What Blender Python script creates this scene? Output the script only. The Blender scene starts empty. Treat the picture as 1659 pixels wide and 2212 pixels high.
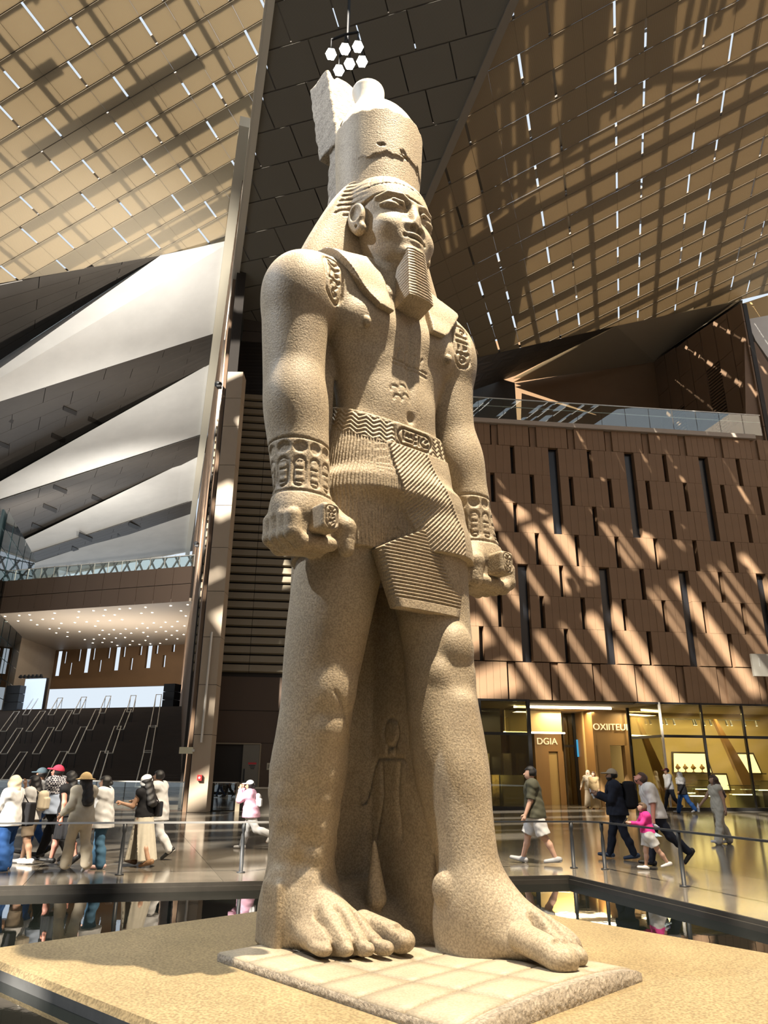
import bpy, math, random, time
import numpy as np
from mathutils import Vector, Matrix

T0 = time.time()
SC = bpy.context.scene
COL = SC.collection
random.seed(7)
RNG = np.random.default_rng(11)
R = math.radians

# ------------------------------------------------------------------ camera
IMW, IMH, FPX, YHOR, CAMZ = 1659.0, 2212.0, 1575.0, 1672.0, 1.65
PITCH = math.atan((YHOR - IMH / 2) / FPX)
ROLL = R(0.55)
_fw = np.array([0, math.cos(PITCH), math.sin(PITCH)])
_u0 = np.array([0, -math.sin(PITCH), math.cos(PITCH)])
_r0 = np.array([1.0, 0, 0])
_rt = _r0 * math.cos(ROLL) + _u0 * math.sin(ROLL)
_up = _u0 * math.cos(ROLL) - _r0 * math.sin(ROLL)
CAMP = np.array([0, 0, CAMZ])
cam_d = bpy.data.cameras.new('camera')
cam = bpy.data.objects.new('camera', cam_d)
COL.objects.link(cam)
cam_d.sensor_fit = 'VERTICAL'
cam_d.sensor_height = 36.0
cam_d.lens = 36.0 * FPX / IMH
cam_d.clip_start, cam_d.clip_end = 0.05, 600
cam.matrix_world = Matrix(((_rt[0], _up[0], -_fw[0], 0), (_rt[1], _up[1], -_fw[1], 0),
                           (_rt[2], _up[2], -_fw[2], CAMZ), (0, 0, 0, 1)))
SC.camera = cam
SC.cycles.max_bounces = 5
SC.cycles.use_adaptive_sampling = True
SC.cycles.adaptive_threshold = 0.04
SC.cycles.diffuse_bounces = 2
SC.cycles.glossy_bounces = 2
SC.cycles.transmission_bounces = 2
SC.cycles.transparent_max_bounces = 8
SC.cycles.caustics_reflective = False
SC.cycles.caustics_refractive = False
SC.cycles.sample_clamp_indirect = 5.0

# ------------------------------------------------------------------ world, sun, exposure
SC.view_settings.view_transform = 'Standard'
SC.view_settings.look = 'None'
SC.view_settings.gamma = 1.0
SC.view_settings.exposure = EXPOSURE = 0.35
world = bpy.data.worlds.new('sky')
SC.world = world
world.use_nodes = True
_bg = world.node_tree.nodes['Background']
_bg.inputs[0].default_value = (0.80, 0.90, 1.0, 1)
_bg.inputs[1].default_value = 0.75
SUN_DIR = Vector((0.45, 0.70, -0.55)).normalized()
_sd = bpy.data.lights.new('sun', 'SUN')
_sd.energy = 13.0
_sd.angle = R(0.5)
_sd.color = (1.0, 0.93, 0.82)
sun = bpy.data.objects.new('sun', _sd)
COL.objects.link(sun)
sun.rotation_euler = SUN_DIR.to_track_quat('-Z', 'Y').to_euler()

# ------------------------------------------------------------------ picture-to-plane measuring helpers
def ray(x, y):
    d = _fw * FPX + _rt * (x - IMW / 2) - _up * (y - IMH / 2)
    return d / np.linalg.norm(d)
def on_plane(x, y, p, n):
    d = ray(x, y); p = np.array(p, float); n = np.array(n, float)
    return CAMP + d * (np.dot(p - CAMP, n) / np.dot(d, n))
def on_z(x, y, z=0.0):
    return on_plane(x, y, (0, 0, z), (0, 0, 1))
def on_y(x, y, Y):
    return on_plane(x, y, (0, Y, 0), (0, 1, 0))

# ------------------------------------------------------------------ object helpers
def tag(o, label=None, cat=None, group=None, kind=None):
    if label: o['label'] = label
    if cat: o['category'] = cat
    if group: o['group'] = group
    if kind: o['kind'] = kind
    return o
def empty(name, loc=(0, 0, 0), rz=0.0, parent=None):
    o = bpy.data.objects.new(name, None)
    o.empty_display_size = 0.2
    COL.objects.link(o)
    o.location = loc
    o.rotation_euler = (0, 0, rz)
    if parent: o.parent = parent
    return o
def link(name, me, mat=None, parent=None, smooth=False):
    if mat is not None and not me.materials: me.materials.append(mat)
    if smooth: me.polygons.foreach_set('use_smooth', np.ones(len(me.polygons), bool))
    o = bpy.data.objects.new(name, me)
    COL.objects.link(o)
    if parent: o.parent = parent
    return o
def np_mesh(name, V, Q):
    V = np.asarray(V, np.float32); Q = np.asarray(Q, np.int32)
    me = bpy.data.meshes.new(name)
    me.vertices.add(len(V)); me.vertices.foreach_set('co', V.ravel())
    k = Q.shape[1]
    me.loops.add(Q.size); me.loops.foreach_set('vertex_index', Q.ravel())
    me.polygons.add(len(Q)); me.polygons.foreach_set('loop_start', np.arange(0, Q.size, k, dtype=np.int32))
    me.update(calc_edges=True); me.validate()
    return me

class MB:
    """collects simple solids, then becomes one mesh object"""
    def __init__(s): s.v = []; s.f = []
    def add(s, verts, faces):
        b = len(s.v); s.v += [tuple(map(float, v)) for v in verts]
        s.f += [tuple(b + i for i in f) for f in faces]; return s
    def box(s, c, h, M=None):
        vs = [Vector((c[0] + sx * h[0], c[1] + sy * h[1], c[2] + sz * h[2])) for sz in (-1, 1) for sy in (-1, 1) for sx in (-1, 1)]
        if M is not None: vs = [M @ v for v in vs]
        return s.add(vs, [(0, 2, 3, 1), (4, 5, 7, 6), (0, 1, 5, 4), (2, 6, 7, 3), (0, 4, 6, 2), (1, 3, 7, 5)])
    def hexa(s, p):   # 8 points: bottom 4 ccw, top 4 ccw
        return s.add(p, [(3, 2, 1, 0), (4, 5, 6, 7), (0, 1, 5, 4), (1, 2, 6, 5), (2, 3, 7, 6), (3, 0, 4, 7)])
    def prism(s, poly, off):   # polygon of 3-d points pushed by a vector
        n = len(poly); off = Vector(off)
        a = [Vector(p) for p in poly]; b = [p + off for p in a]
        return s.add(a + b, [tuple(range(n - 1, -1, -1)), tuple(range(n, 2 * n))] + [(i, (i + 1) % n, n + (i + 1) % n, n + i) for i in range(n)])
    def tube(s, pts, r, n=8, cap=True):
        pts = [Vector(p) for p in pts]; rr = r if isinstance(r, (list, tuple)) else [r] * len(pts)
        b = len(s.v); ref = None
        for i, p in enumerate(pts):
            d = (pts[min(i + 1, len(pts) - 1)] - pts[max(i - 1, 0)]).normalized()
            if ref is None: ref = d.orthogonal().normalized()
            ref = (ref - d * ref.dot(d)).normalized(); q = d.cross(ref)
            for k in range(n):
                a = 2 * math.pi * k / n
                s.v.append(tuple(p + (ref * math.cos(a) + q * math.sin(a)) * rr[i]))
        for i in range(len(pts) - 1):
            for k in range(n):
                s.f.append((b + i * n + k, b + i * n + (k + 1) % n, b + (i + 1) * n + (k + 1) % n, b + (i + 1) * n + k))
        if cap:
            s.f.append(tuple(b + k for k in range(n - 1, -1, -1)))
            e = b + (len(pts) - 1) * n
            s.f.append(tuple(e + k for k in range(n)))
        return s
    def lathe(s, prof, c=(0, 0, 0), n=16):   # prof: (r, z)
        b = len(s.v)
        for r, z in prof:
            for k in range(n):
                a = 2 * math.pi * k / n
                s.v.append((c[0] + r * math.cos(a), c[1] + r * math.sin(a), c[2] + z))
        for i in range(len(prof) - 1):
            for k in range(n):
                s.f.append((b + i * n + k, b + i * n + (k + 1) % n, b + (i + 1) * n + (k + 1) % n, b + (i + 1) * n + k))
        s.f.append(tuple(b + k for k in range(n - 1, -1, -1)))
        e = b + (len(prof) - 1) * n
        s.f.append(tuple(e + k for k in range(n)))
        return s
    def mesh(s, name):
        me = bpy.data.meshes.new(name); me.from_pydata(s.v, [], s.f); me.validate(); me.update(); return me
    def build(s, name, mat=None, parent=None, smooth=False):
        return link(name, s.mesh(name), mat, parent, smooth)

# ------------------------------------------------------------------ materials
MATS = {}
def mat(name, col, rough=0.6, metal=0.0, noise=0.0, nscale=5.0, bump=0.0, bscale=20.0, col2=None, emit=None, emit_s=1.0,
        spec=0.5, speck=0.0, speck_scale=60.0, coords='Object', stretch=(1, 1, 1), detail=4.0, bdist=0.02):
    if name in MATS: return MATS[name]
    m = bpy.data.materials.new(name); m.use_nodes = True
    nt = m.node_tree; N = nt.nodes; L = nt.links
    b = N['Principled BSDF']
    b.inputs['Roughness'].default_value = rough
    b.inputs['Metallic'].default_value = metal
    b.inputs['Specular IOR Level'].default_value = spec
    b.inputs['Base Color'].default_value = (*col, 1)
    tc = mp = None
    if noise or bump or speck:
        tc = N.new('ShaderNodeTexCoord'); mp = N.new('ShaderNodeMapping')
        mp.inputs['Scale'].default_value = stretch
        L.new(tc.outputs[coords], mp.inputs[0])
    cur = None
    if noise:
        nz = N.new('ShaderNodeTexNoise'); nz.inputs['Scale'].default_value = nscale; nz.inputs['Detail'].default_value = detail
        nz.inputs['Roughness'].default_value = 0.6
        L.new(mp.outputs[0], nz.inputs['Vector'])
        rp = N.new('ShaderNodeValToRGB'); rp.color_ramp.elements[0].position = 0.3; rp.color_ramp.elements[1].position = 0.7
        c2 = col2 or tuple(c * (1 - noise) for c in col)
        rp.color_ramp.elements[0].color = (*c2, 1); rp.color_ramp.elements[1].color = (*col, 1)
        L.new(nz.outputs[0], rp.inputs[0]); cur = rp.outputs[0]
    if speck:
        s2 = N.new('ShaderNodeTexNoise'); s2.inputs['Scale'].default_value = speck_scale; s2.inputs['Detail'].default_value = 2.0
        L.new(mp.outputs[0], s2.inputs['Vector'])
        r2 = N.new('ShaderNodeValToRGB'); r2.color_ramp.elements[0].position = 0.38; r2.color_ramp.elements[1].position = 0.60
        r2.color_ramp.elements[0].color = (1 - speck,) * 3 + (1,); r2.color_ramp.elements[1].color = (1, 1, 1, 1)
        L.new(s2.outputs[0], r2.inputs[0])
        mx = N.new('ShaderNodeMixRGB'); mx.blend_type = 'MULTIPLY'; mx.inputs[0].default_value = 1.0
        if cur is None: mx.inputs[1].default_value = (*col, 1)
        else: L.new(cur, mx.inputs[1])
        L.new(r2.outputs[0], mx.inputs[2]); cur = mx.outputs[0]
    if cur is not None: L.new(cur, b.inputs['Base Color'])
    if bump:
        bz = N.new('ShaderNodeTexNoise'); bz.inputs['Scale'].default_value = bscale; bz.inputs['Detail'].default_value = 5.0
        L.new(mp.outputs[0], bz.inputs['Vector'])
        bp = N.new('ShaderNodeBump'); bp.inputs['Strength'].default_value = bump; bp.inputs['Distance'].default_value = bdist
        L.new(bz.outputs[0], bp.inputs['Height']); L.new(bp.outputs[0], b.inputs['Normal'])
    if emit:
        b.inputs['Emission Color'].default_value = (*emit, 1); b.inputs['Emission Strength'].default_value = emit_s
    MATS[name] = m
    return m

# ------------------------------------------------------------------ sculpting: distance fields turned into meshes
f32 = np.float32
def smin(a, b, k):
    h = np.clip(0.5 + 0.5 * (b - a) / k, 0, 1)
    return b + (a - b) * h - k * h * (1 - h)
def smax(a, b, k): return -smin(-a, -b, k)
def ell(P, c, r):
    c = np.array(c, f32); r = np.array(r, f32)
    q = (P - c) / r
    k0 = np.sqrt((q * q).sum(1)); q2 = q / r
    k1 = np.sqrt((q2 * q2).sum(1)) + 1e-6
    return k0 * (k0 - 1) / k1
def sph(P, c, r):
    d = P - np.array(c, f32); return np.sqrt((d * d).sum(1)) - r
def cone(P, a, b, ra, rb, sq=None):
    a = np.array(a, f32); b = np.array(b, f32)
    if sq is not None:
        s = np.array(sq, f32); P = P / s; a = a / s; b = b / s
    ab = b - a; t = np.clip(((P - a) @ ab) / max(float(ab @ ab), 1e-9), 0, 1)
    d = P - a - t[:, None] * ab
    return np.sqrt((d * d).sum(1)) - (ra + (rb - ra) * t)
def box(P, c, h, r=0.0):
    q = np.abs(P - np.array(c, f32)) - np.array(h, f32) + r
    return np.sqrt((np.maximum(q, 0) ** 2).sum(1)) + np.minimum(q.max(1), 0) - r
def catmull(T, n=240):
    T = np.array(sorted(T), float); z = T[:, 0]; zz = np.linspace(z[0], z[-1], n); out = np.zeros((n, T.shape[1])); out[:, 0] = zz
    m = np.zeros_like(T)
    m[1:-1] = ((T[2:] - T[:-2]).T / (z[2:] - z[:-2])).T
    m[0] = (T[1] - T[0]) / (z[1] - z[0]); m[-1] = (T[-1] - T[-2]) / (z[-1] - z[-2])
    i = np.clip(np.searchsorted(z, zz, side='right') - 1, 0, len(z) - 2)
    h = (z[i + 1] - z[i]); t = (zz - z[i]) / h
    for c in range(1, T.shape[1]):
        out[:, c] = ((2 * t**3 - 3 * t**2 + 1) * T[i, c] + (t**3 - 2 * t**2 + t) * h * m[i, c] + (-2 * t**3 + 3 * t**2) * T[i + 1, c] + (t**3 - t**2) * h * m[i + 1, c])
    return out
class Loft:
    """stack of superellipses along z: rows (z, cx, cy, a, b)"""
    def __init__(s, rows, n=2.0, mirror=False):
        rows = [tuple(r) for r in rows]
        if mirror: rows = [(r[0], -r[1]) + r[2:] for r in rows]
        s.T = catmull(rows).astype(f32); s.n = n; s.z0, s.z1 = s.T[0, 0], s.T[-1, 0]
    def __call__(s, P, grow=0.0):
        z = P[:, 2]; T = s.T
        cx = np.interp(z, T[:, 0], T[:, 1]); cy = np.interp(z, T[:, 0], T[:, 2])
        a = np.interp(z, T[:, 0], T[:, 3]) + grow; b = np.interp(z, T[:, 0], T[:, 4]) + grow
        x = np.abs((P[:, 0] - cx) / a); y = np.abs((P[:, 1] - cy) / b)
        if s.n == 2.0: k = np.sqrt(x * x + y * y)
        else: k = (x ** s.n + y ** s.n) ** (1 / s.n)
        d = (k - 1) * np.minimum(a, b)
        e = np.maximum(z - s.z1, s.z0 - z)
        return np.where(e > 0, np.sqrt(np.maximum(d, 0) ** 2 + e * e), np.maximum(d, e)).astype(f32)
def seg2(u, v, pts):
    """distance in the plane to a polyline"""
    d = np.full(u.shape, 9.0, f32)
    for (x0, y0), (x1, y1) in zip(pts[:-1], pts[1:]):
        dx, dy = x1 - x0, y1 - y0; L2 = dx * dx + dy * dy + 1e-9
        t = np.clip(((u - x0) * dx + (v - y0) * dy) / L2, 0, 1)
        d = np.minimum(d, np.hypot(u - x0 - t * dx, v - y0 - t * dy))
    return d
def feval(f, P, n=400000):
    out = np.empty(len(P), f32)
    for s in range(0, len(P), n): out[s:s + n] = f(P[s:s + n])
    return out
def sdf_mesh(name, f, lo, hi, h, m=4, slack=0.04):
    lo = np.array(lo, float); hi = np.array(hi, float)
    nb = np.ceil((hi - lo) / (h * m)).astype(int); n = nb * m
    ax = [lo[i] + h * m * (np.arange(nb[i]) + 0.5) for i in range(3)]
    G = np.stack(np.meshgrid(*ax, indexing='ij'), -1).reshape(-1, 3).astype(f32)
    c = f(G).reshape(nb)
    act = np.abs(c) < (h * m * 0.866 * 1.35 + slack)
    F = np.repeat(np.repeat(np.repeat(np.where(c < 0, -1, 1).astype(f32), m, 0), m, 1), m, 2)
    m2 = m // 2
    bi, bj, bk = np.nonzero(act)                                   # refine once: half-size blocks
    o2 = np.array([(a, b, d) for a in (0, 1) for b in (0, 1) for d in (0, 1)])
    B = (np.stack((bi, bj, bk), 1)[:, None, :] * 2 + o2[None]).reshape(-1, 3)
    c2 = feval(f, (lo + h * m2 * (B + 0.5)).astype(f32))
    o3 = np.array([(a, b, d) for a in range(m2) for b in range(m2) for d in range(m2)])
    sg = np.where(c2 < 0, -1, 1).astype(f32)
    X = (B[:, None, :] * m2 + o3[None]).reshape(-1, 3)
    F[X[:, 0], X[:, 1], X[:, 2]] = np.repeat(sg, len(o3))
    X = (B[np.abs(c2) < h * m2 * 0.866 * 1.35 + slack * .6][:, None, :] * m2 + o3[None]).reshape(-1, 3)
    I, J, K = X[:, 0], X[:, 1], X[:, 2]
    out = feval(f, (lo + h * (X + 0.5)).astype(f32))
    F[I, J, K] = out
    F[0] = 1; F[-1] = 1; F[:, 0] = 1; F[:, -1] = 1; F[:, :, 0] = 1; F[:, :, -1] = 1
    ins = F < 0
    cnt = np.zeros(tuple(np.array(F.shape) - 1), np.int8)
    S = [slice(None, -1), slice(1, None)]
    for a in (0, 1):
        for b in (0, 1):
            for d in (0, 1): cnt += ins[S[a], S[b], S[d]]
    ci, cj, ck = np.nonzero((cnt > 0) & (cnt < 8))
    vid = np.full(cnt.shape, -1, np.int32); vid[ci, cj, ck] = np.arange(len(ci))
    acc = np.zeros((len(ci), 3), f32); num = np.zeros(len(ci), f32)
    cor = {(a, b, d): F[ci + a, cj + b, ck + d] for a in (0, 1) for b in (0, 1) for d in (0, 1)}
    for ax_ in range(3):
        for p in (0, 1):
            for q in (0, 1):
                k0 = [0, 0, 0]; k1 = [0, 0, 0]; o = [i for i in range(3) if i != ax_]
                k0[o[0]] = k1[o[0]] = p; k0[o[1]] = k1[o[1]] = q; k1[ax_] = 1
                v0 = cor[tuple(k0)]; v1 = cor[tuple(k1)]
                x = (v0 < 0) != (v1 < 0)
                t = np.where(x, v0 / np.where(x, v0 - v1, 1), 0)
                pos = np.tile(np.array(k0, f32), (len(ci), 1)); pos[:, ax_] += t
                acc[x] += pos[x]; num += x
    V = acc / num[:, None] + np.stack((ci, cj, ck), 1)
    V = lo + h * (V + 0.5)
    Q = []
    for ax_ in range(3):
        s0 = [slice(None)] * 3; s1 = [slice(None)] * 3
        s0[ax_] = slice(None, -1); s1[ax_] = slice(1, None)
        a = ins[tuple(s0)]; b = ins[tuple(s1)]
        e = np.nonzero(a != b)
        o = [(1, 2), (2, 0), (0, 1)][ax_]
        E = np.stack(e, 1)
        def cell(du, dv):
            X = E.copy(); X[:, o[0]] += du; X[:, o[1]] += dv
            return vid[X[:, 0], X[:, 1], X[:, 2]]
        q = np.stack((cell(-1, -1), cell(0, -1), cell(0, 0), cell(-1, 0)), 1)
        fl = b[e]
        q[fl] = q[fl][:, ::-1]
        Q.append(q)
    Q = np.concatenate(Q); Q = Q[(Q >= 0).all(1)]
    return np_mesh(name, V, Q)
def sculpt(name, f, lo, hi, h, mat_, parent=None, **k):
    t = time.time()
    me = sdf_mesh(name, f, lo, hi, h, **k)
    o = link(name, me, mat_, parent, smooth=True)
    print('  sculpt %-18s %7d faces %.1fs' % (name, len(me.polygons), time.time() - t))
    return o

# ------------------------------------------------------------------ the hall: materials
M_FLOOR = mat('polished_floor', (0.20, 0.175, 0.14), rough=0.12, noise=0.35, nscale=0.9, spec=0.6, bump=0.02, bscale=3)
M_FLOORJ = mat('floor_joint', (0.03, 0.027, 0.022), rough=0.5)
M_CURB = mat('dark_stone', (0.05, 0.045, 0.038), rough=0.35, noise=0.3, nscale=3)
M_CURB_L = mat('grey_stone', (0.22, 0.22, 0.215), rough=0.4, noise=0.25, nscale=4)
M_WATER = mat('still_water', (0.006, 0.008, 0.007), rough=0.02, spec=0.9, bump=0.03, bscale=1.2, bdist=0.05)
M_PLINTH = mat('plinth_granite', (0.42, 0.325, 0.18), rough=0.42, noise=0.22, nscale=1.3, speck=0.42, speck_scale=42, bump=0.12, bscale=60, bdist=0.004, spec=0.35)
M_SLAB = mat('base_stone', (0.50, 0.42, 0.30), rough=0.55, noise=0.2, nscale=2.2, speck=0.2, speck_scale=50, bump=0.15, bscale=50, bdist=0.004)
M_CLAD = mat('wall_cladding', (0.345, 0.215, 0.125), rough=0.55, noise=0.12, nscale=0.7, spec=0.3)
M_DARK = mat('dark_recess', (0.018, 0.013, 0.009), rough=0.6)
M_BROWN = mat('brown_wall', (0.22, 0.125, 0.058), rough=0.6, noise=0.1, nscale=0.5)
M_BROWN2 = mat('brown_stone', (0.26, 0.165, 0.10), rough=0.6, noise=0.12, nscale=0.6)
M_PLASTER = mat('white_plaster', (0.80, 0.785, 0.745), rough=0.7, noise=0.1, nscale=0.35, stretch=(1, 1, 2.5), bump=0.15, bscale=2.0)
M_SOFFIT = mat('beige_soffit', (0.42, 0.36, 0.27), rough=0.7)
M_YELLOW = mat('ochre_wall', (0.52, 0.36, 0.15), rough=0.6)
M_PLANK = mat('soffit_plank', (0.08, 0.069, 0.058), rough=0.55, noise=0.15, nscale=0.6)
M_SLAT = mat('wall_slat', (0.30, 0.25, 0.17), rough=0.55, noise=0.1, nscale=0.8)
M_PILLAR = mat('pillar_stone', (0.50, 0.40, 0.29), rough=0.5, noise=0.1, nscale=0.8)
M_STEEL = mat('pale_steel', (0.72, 0.69, 0.62), rough=0.35, metal=0.35)
M_BLACK = mat('black_metal', (0.012, 0.013, 0.015), rough=0.4)
M_MULL = mat('mullion_black', (0.01, 0.01, 0.01), rough=0.35)
M_BRIDGE = mat('bridge_cladding', (0.095, 0.062, 0.042), rough=0.6, noise=0.1, nscale=0.3)
M_STEP = mat('stair_stone', (0.075, 0.052, 0.036), rough=0.55, noise=0.15, nscale=0.8)

def glass(name, tint=(0.9, 0.95, 0.92), refl=0.12, rough=0.0):
    m = bpy.data.materials.new(name); m.use_nodes = True
    nt = m.node_tree; N = nt.nodes; L = nt.links; N.remove(N['Principled BSDF'])
    tr = N.new('ShaderNodeBsdfTransparent'); tr.inputs[0].default_value = (*tint, 1)
    gl = N.new('ShaderNodeBsdfGlossy'); gl.inputs['Roughness'].default_value = rough
    lw = N.new('ShaderNodeLayerWeight'); lw.inputs[0].default_value = 0.25
    mr = N.new('ShaderNodeMath'); mr.operation = 'MULTIPLY_ADD'; mr.inputs[1].default_value = 0.6; mr.inputs[2].default_value = refl
    L.new(lw.outputs['Fresnel'], mr.inputs[0])
    mx = N.new('ShaderNodeMixShader'); L.new(mr.outputs[0], mx.inputs[0]); L.new(tr.outputs[0], mx.inputs[1]); L.new(gl.outputs[0], mx.inputs[2])
    L.new(mx.outputs[0], N['Material Output'].inputs[0])
    return m
M_GLASS = glass('clear_glass')
M_GLASS_SHOP = glass('shop_glass', (0.90, 0.88, 0.72), 0.05)
M_GLASS_DARK = glass('tinted_glass', (0.35, 0.45, 0.47), 0.22)

def perforated(name, col, tr=0.35, pitch=0.085, hole=0.45):
    """metal mesh panel: light shines through its small holes"""
    m = bpy.data.materials.new(name); m.use_nodes = True
    nt = m.node_tree; N = nt.nodes; L = nt.links; N.remove(N['Principled BSDF'])
    tc = N.new('ShaderNodeTexCoord'); sp = N.new('ShaderNodeSeparateXYZ'); L.new(tc.outputs['Object'], sp.inputs[0])
    def wave(o, off):
        a = N.new('ShaderNodeMath'); a.operation = 'MULTIPLY_ADD'; a.inputs[1].default_value = 2 * math.pi / pitch; a.inputs[2].default_value = off
        L.new(o, a.inputs[0]); b = N.new('ShaderNodeMath'); b.operation = 'SINE'; L.new(a.outputs[0], b.inputs[0]); return b.outputs[0]
    mul = N.new('ShaderNodeMath'); mul.operation = 'MULTIPLY'; L.new(wave(sp.outputs[0], 0), mul.inputs[0]); L.new(wave(sp.outputs[1], 0), mul.inputs[1])
    ab = N.new('ShaderNodeMath'); ab.operation = 'ABSOLUTE'; L.new(mul.outputs[0], ab.inputs[0])
    rp = N.new('ShaderNodeMapRange'); rp.inputs[1].default_value = hole; rp.inputs[2].default_value = hole + 0.2; rp.inputs[3].default_value = tr * 0.45; rp.inputs[4].default_value = min(1, tr * 1.9)
    L.new(ab.outputs[0], rp.inputs[0])
    df = N.new('ShaderNodeBsdfDiffuse'); df.inputs[0].default_value = (*col, 1)
    tl = N.new('ShaderNodeBsdfTranslucent'); tl.inputs[0].default_value = (min(1, col[0] * 1.9), min(1, col[1] * 1.9), min(1, col[2] * 1.9), 1)
    mx = N.new('ShaderNodeMixShader'); L.new(rp.outputs[0], mx.inputs[0]); L.new(df.outputs[0], mx.inputs[1]); L.new(tl.outputs[0], mx.inputs[2])
    L.new(mx.outputs[0], N['Material Output'].inputs[0])
    return m
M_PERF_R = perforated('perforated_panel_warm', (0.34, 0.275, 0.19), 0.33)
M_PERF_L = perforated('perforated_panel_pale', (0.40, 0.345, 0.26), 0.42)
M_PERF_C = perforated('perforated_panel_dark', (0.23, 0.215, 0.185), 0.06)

V3 = lambda p: Vector((float(p[0]), float(p[1]), float(p[2])))

# ------------------------------------------------------------------ floor round the pool, laid in large slabs
PK = np.array([3.34, 14.30]); PE1 = np.array([.978, .207]); PE2 = np.array([-.313, .950])
def pw(u, v, z=0.0):
    p = PK + PE1 * u + PE2 * v; return (p[0], p[1], z)
FLOOR = MB()
def quad_prism(mb, c, z0, z1):
    mb.hexa([(p[0], p[1], z0) for p in c] + [(p[0], p[1], z1) for p in c])
quad_prism(FLOOR, [pw(-60, 0), pw(60, 0), pw(60, 120), pw(-60, 120)], -.4, -.012)
quad_prism(FLOOR, [pw(0, -12.2), pw(60, -12.2), pw(60, 0), pw(0, 0)], -.4, -.012)
quad_prism(FLOOR, [pw(-60, -60), pw(60, -60), pw(60, -12.2), pw(-60, -12.2)], -.4, -.012)
quad_prism(FLOOR, [pw(-60, -12.2), pw(-25, -12.2), pw(-25, 0), pw(-60, 0)], -.4, -.012)
floor = FLOOR.build('floor', M_FLOORJ); tag(floor, kind='structure')
def tile_mesh(u, v, g=.004):
    m = MB(); c = [PE1 * (g) + PE2 * g, PE1 * (u - g) + PE2 * g, PE1 * (u - g) + PE2 * (v - g), PE1 * g + PE2 * (v - g)]
    m.hexa([(p[0], p[1], -.02) for p in c] + [(p[0], p[1], 0) for p in c]); return m.mesh('floor_slab')
_tiles = {}
def lay(u0, u1, v0, v1, du, dv):
    for j in range(int(round((v1 - v0) / dv))):
        for i in range(int(round((u1 - u0) / du))):
            k = (du, dv)
            if k not in _tiles: _tiles[k] = tile_mesh(du, dv); _tiles[k].materials.append(M_FLOOR)
            o = link('floor_slab', _tiles[k], None, floor); o.location = pw(u0 + i * du, v0 + j * dv)
lay(-18, 9, 0, 12, 3.0, 2.0)
lay(-24, 30, 12, 36, 6.0, 4.0)
lay(0, 9, -6, 0, 3.0, 2.0)
_rest = MB()
for a, b, c_, d_ in ((-60, -18, 0, 12), (9, 60, 0, 12), (-60, -24, 12, 36), (30, 60, 12, 36), (-60, 60, 36, 120), (9, 60, -12.2, 0), (0, 9, -12.2, -6), (-60, 60, -60, -12.2), (-60, -25, -12.2, 0)):
    quad_prism(_rest, [pw(a, c_), pw(b, c_), pw(b, d_), pw(a, d_)], -.02, 0)
tag(_rest.build('floor_paving', M_FLOOR, floor), kind='stuff')

# pool basin and water
_b = MB()
_b.hexa([pw(-25, -12.2, -.8), pw(0, -12.2, -.8), pw(0, 0, -.8), pw(-25, 0, -.8), pw(-25, -12.2, -.6), pw(0, -12.2, -.6), pw(0, 0, -.6), pw(-25, 0, -.6)])
tag(_b.build('floor_basin', M_CURB), kind='structure')
water = link('pool_water', np_mesh('pool_water', [pw(-25, -12.2, -.13), pw(0, -12.2, -.13), pw(0, 0, -.13), pw(-25, 0, -.13)], [(0, 1, 2, 3)]), M_WATER)
tag(water, 'still dark reflecting water of the pool around the plinth', 'water', kind='stuff')
for nm, a, b in (('trim_1', (-25, 0), (0, 0)), ('trim_2', (0, 0), (0, -12.2))):
    m = MB(); A = np.array(pw(*a)); B = np.array(pw(*b)); d = (B - A) / np.linalg.norm(B - A); n = np.array([d[1], -d[0], 0]) if nm == 'trim_1' else np.array([-d[1], d[0], 0]) * -1
    if nm == 'trim_2': n = -PE1; n = np.array([n[0], n[1], 0])
    for z0, z1, o0, o1 in ((-.06, -.004, .0, .02), (-.6, -.06, .0, .06)):
        m.hexa([V3(A + n * o1 + (0, 0, z0)), V3(B + n * o1 + (0, 0, z0)), V3(B + (0, 0, z0)), V3(A + (0, 0, z0)), V3(A + n * o1 + (0, 0, z1)), V3(B + n * o1 + (0, 0, z1)), V3(B + (0, 0, z1)), V3(A + (0, 0, z1))])
    tag(m.build(nm, M_CURB), kind='structure')

# ------------------------------------------------------------------ plinth island
PLQ = [(-3.98, 8.1), (0.67, 4.0), (4.75, 7.35), (0.46, 12.4)]
pl = empty('stone_plinth', (0.4, 8.0, -.6)); tag(pl, 'low square speckled ochre granite plinth rising from the pool', 'plinth')
def inset(q, d):
    c = np.mean(q, axis=0); return [tuple(c + (np.array(p) - c) * (1 - d / np.linalg.norm(np.array(p) - c))) for p in q]
off = np.array([-0.4, -8.0, .6])
def rel(p, z): return (p[0] + off[0], p[1] + off[1], z + off[2])
_i = inset(PLQ, .05)
MB().hexa([rel(p, -.6) for p in PLQ] + [rel(p, -.05) for p in PLQ]).build('plinth_side', M_CURB_L, pl)
MB().hexa([rel(p, -.05) for p in PLQ] + [rel(p, 0) for p in _i]).build('plinth_top', M_PLINTH, pl)

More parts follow.
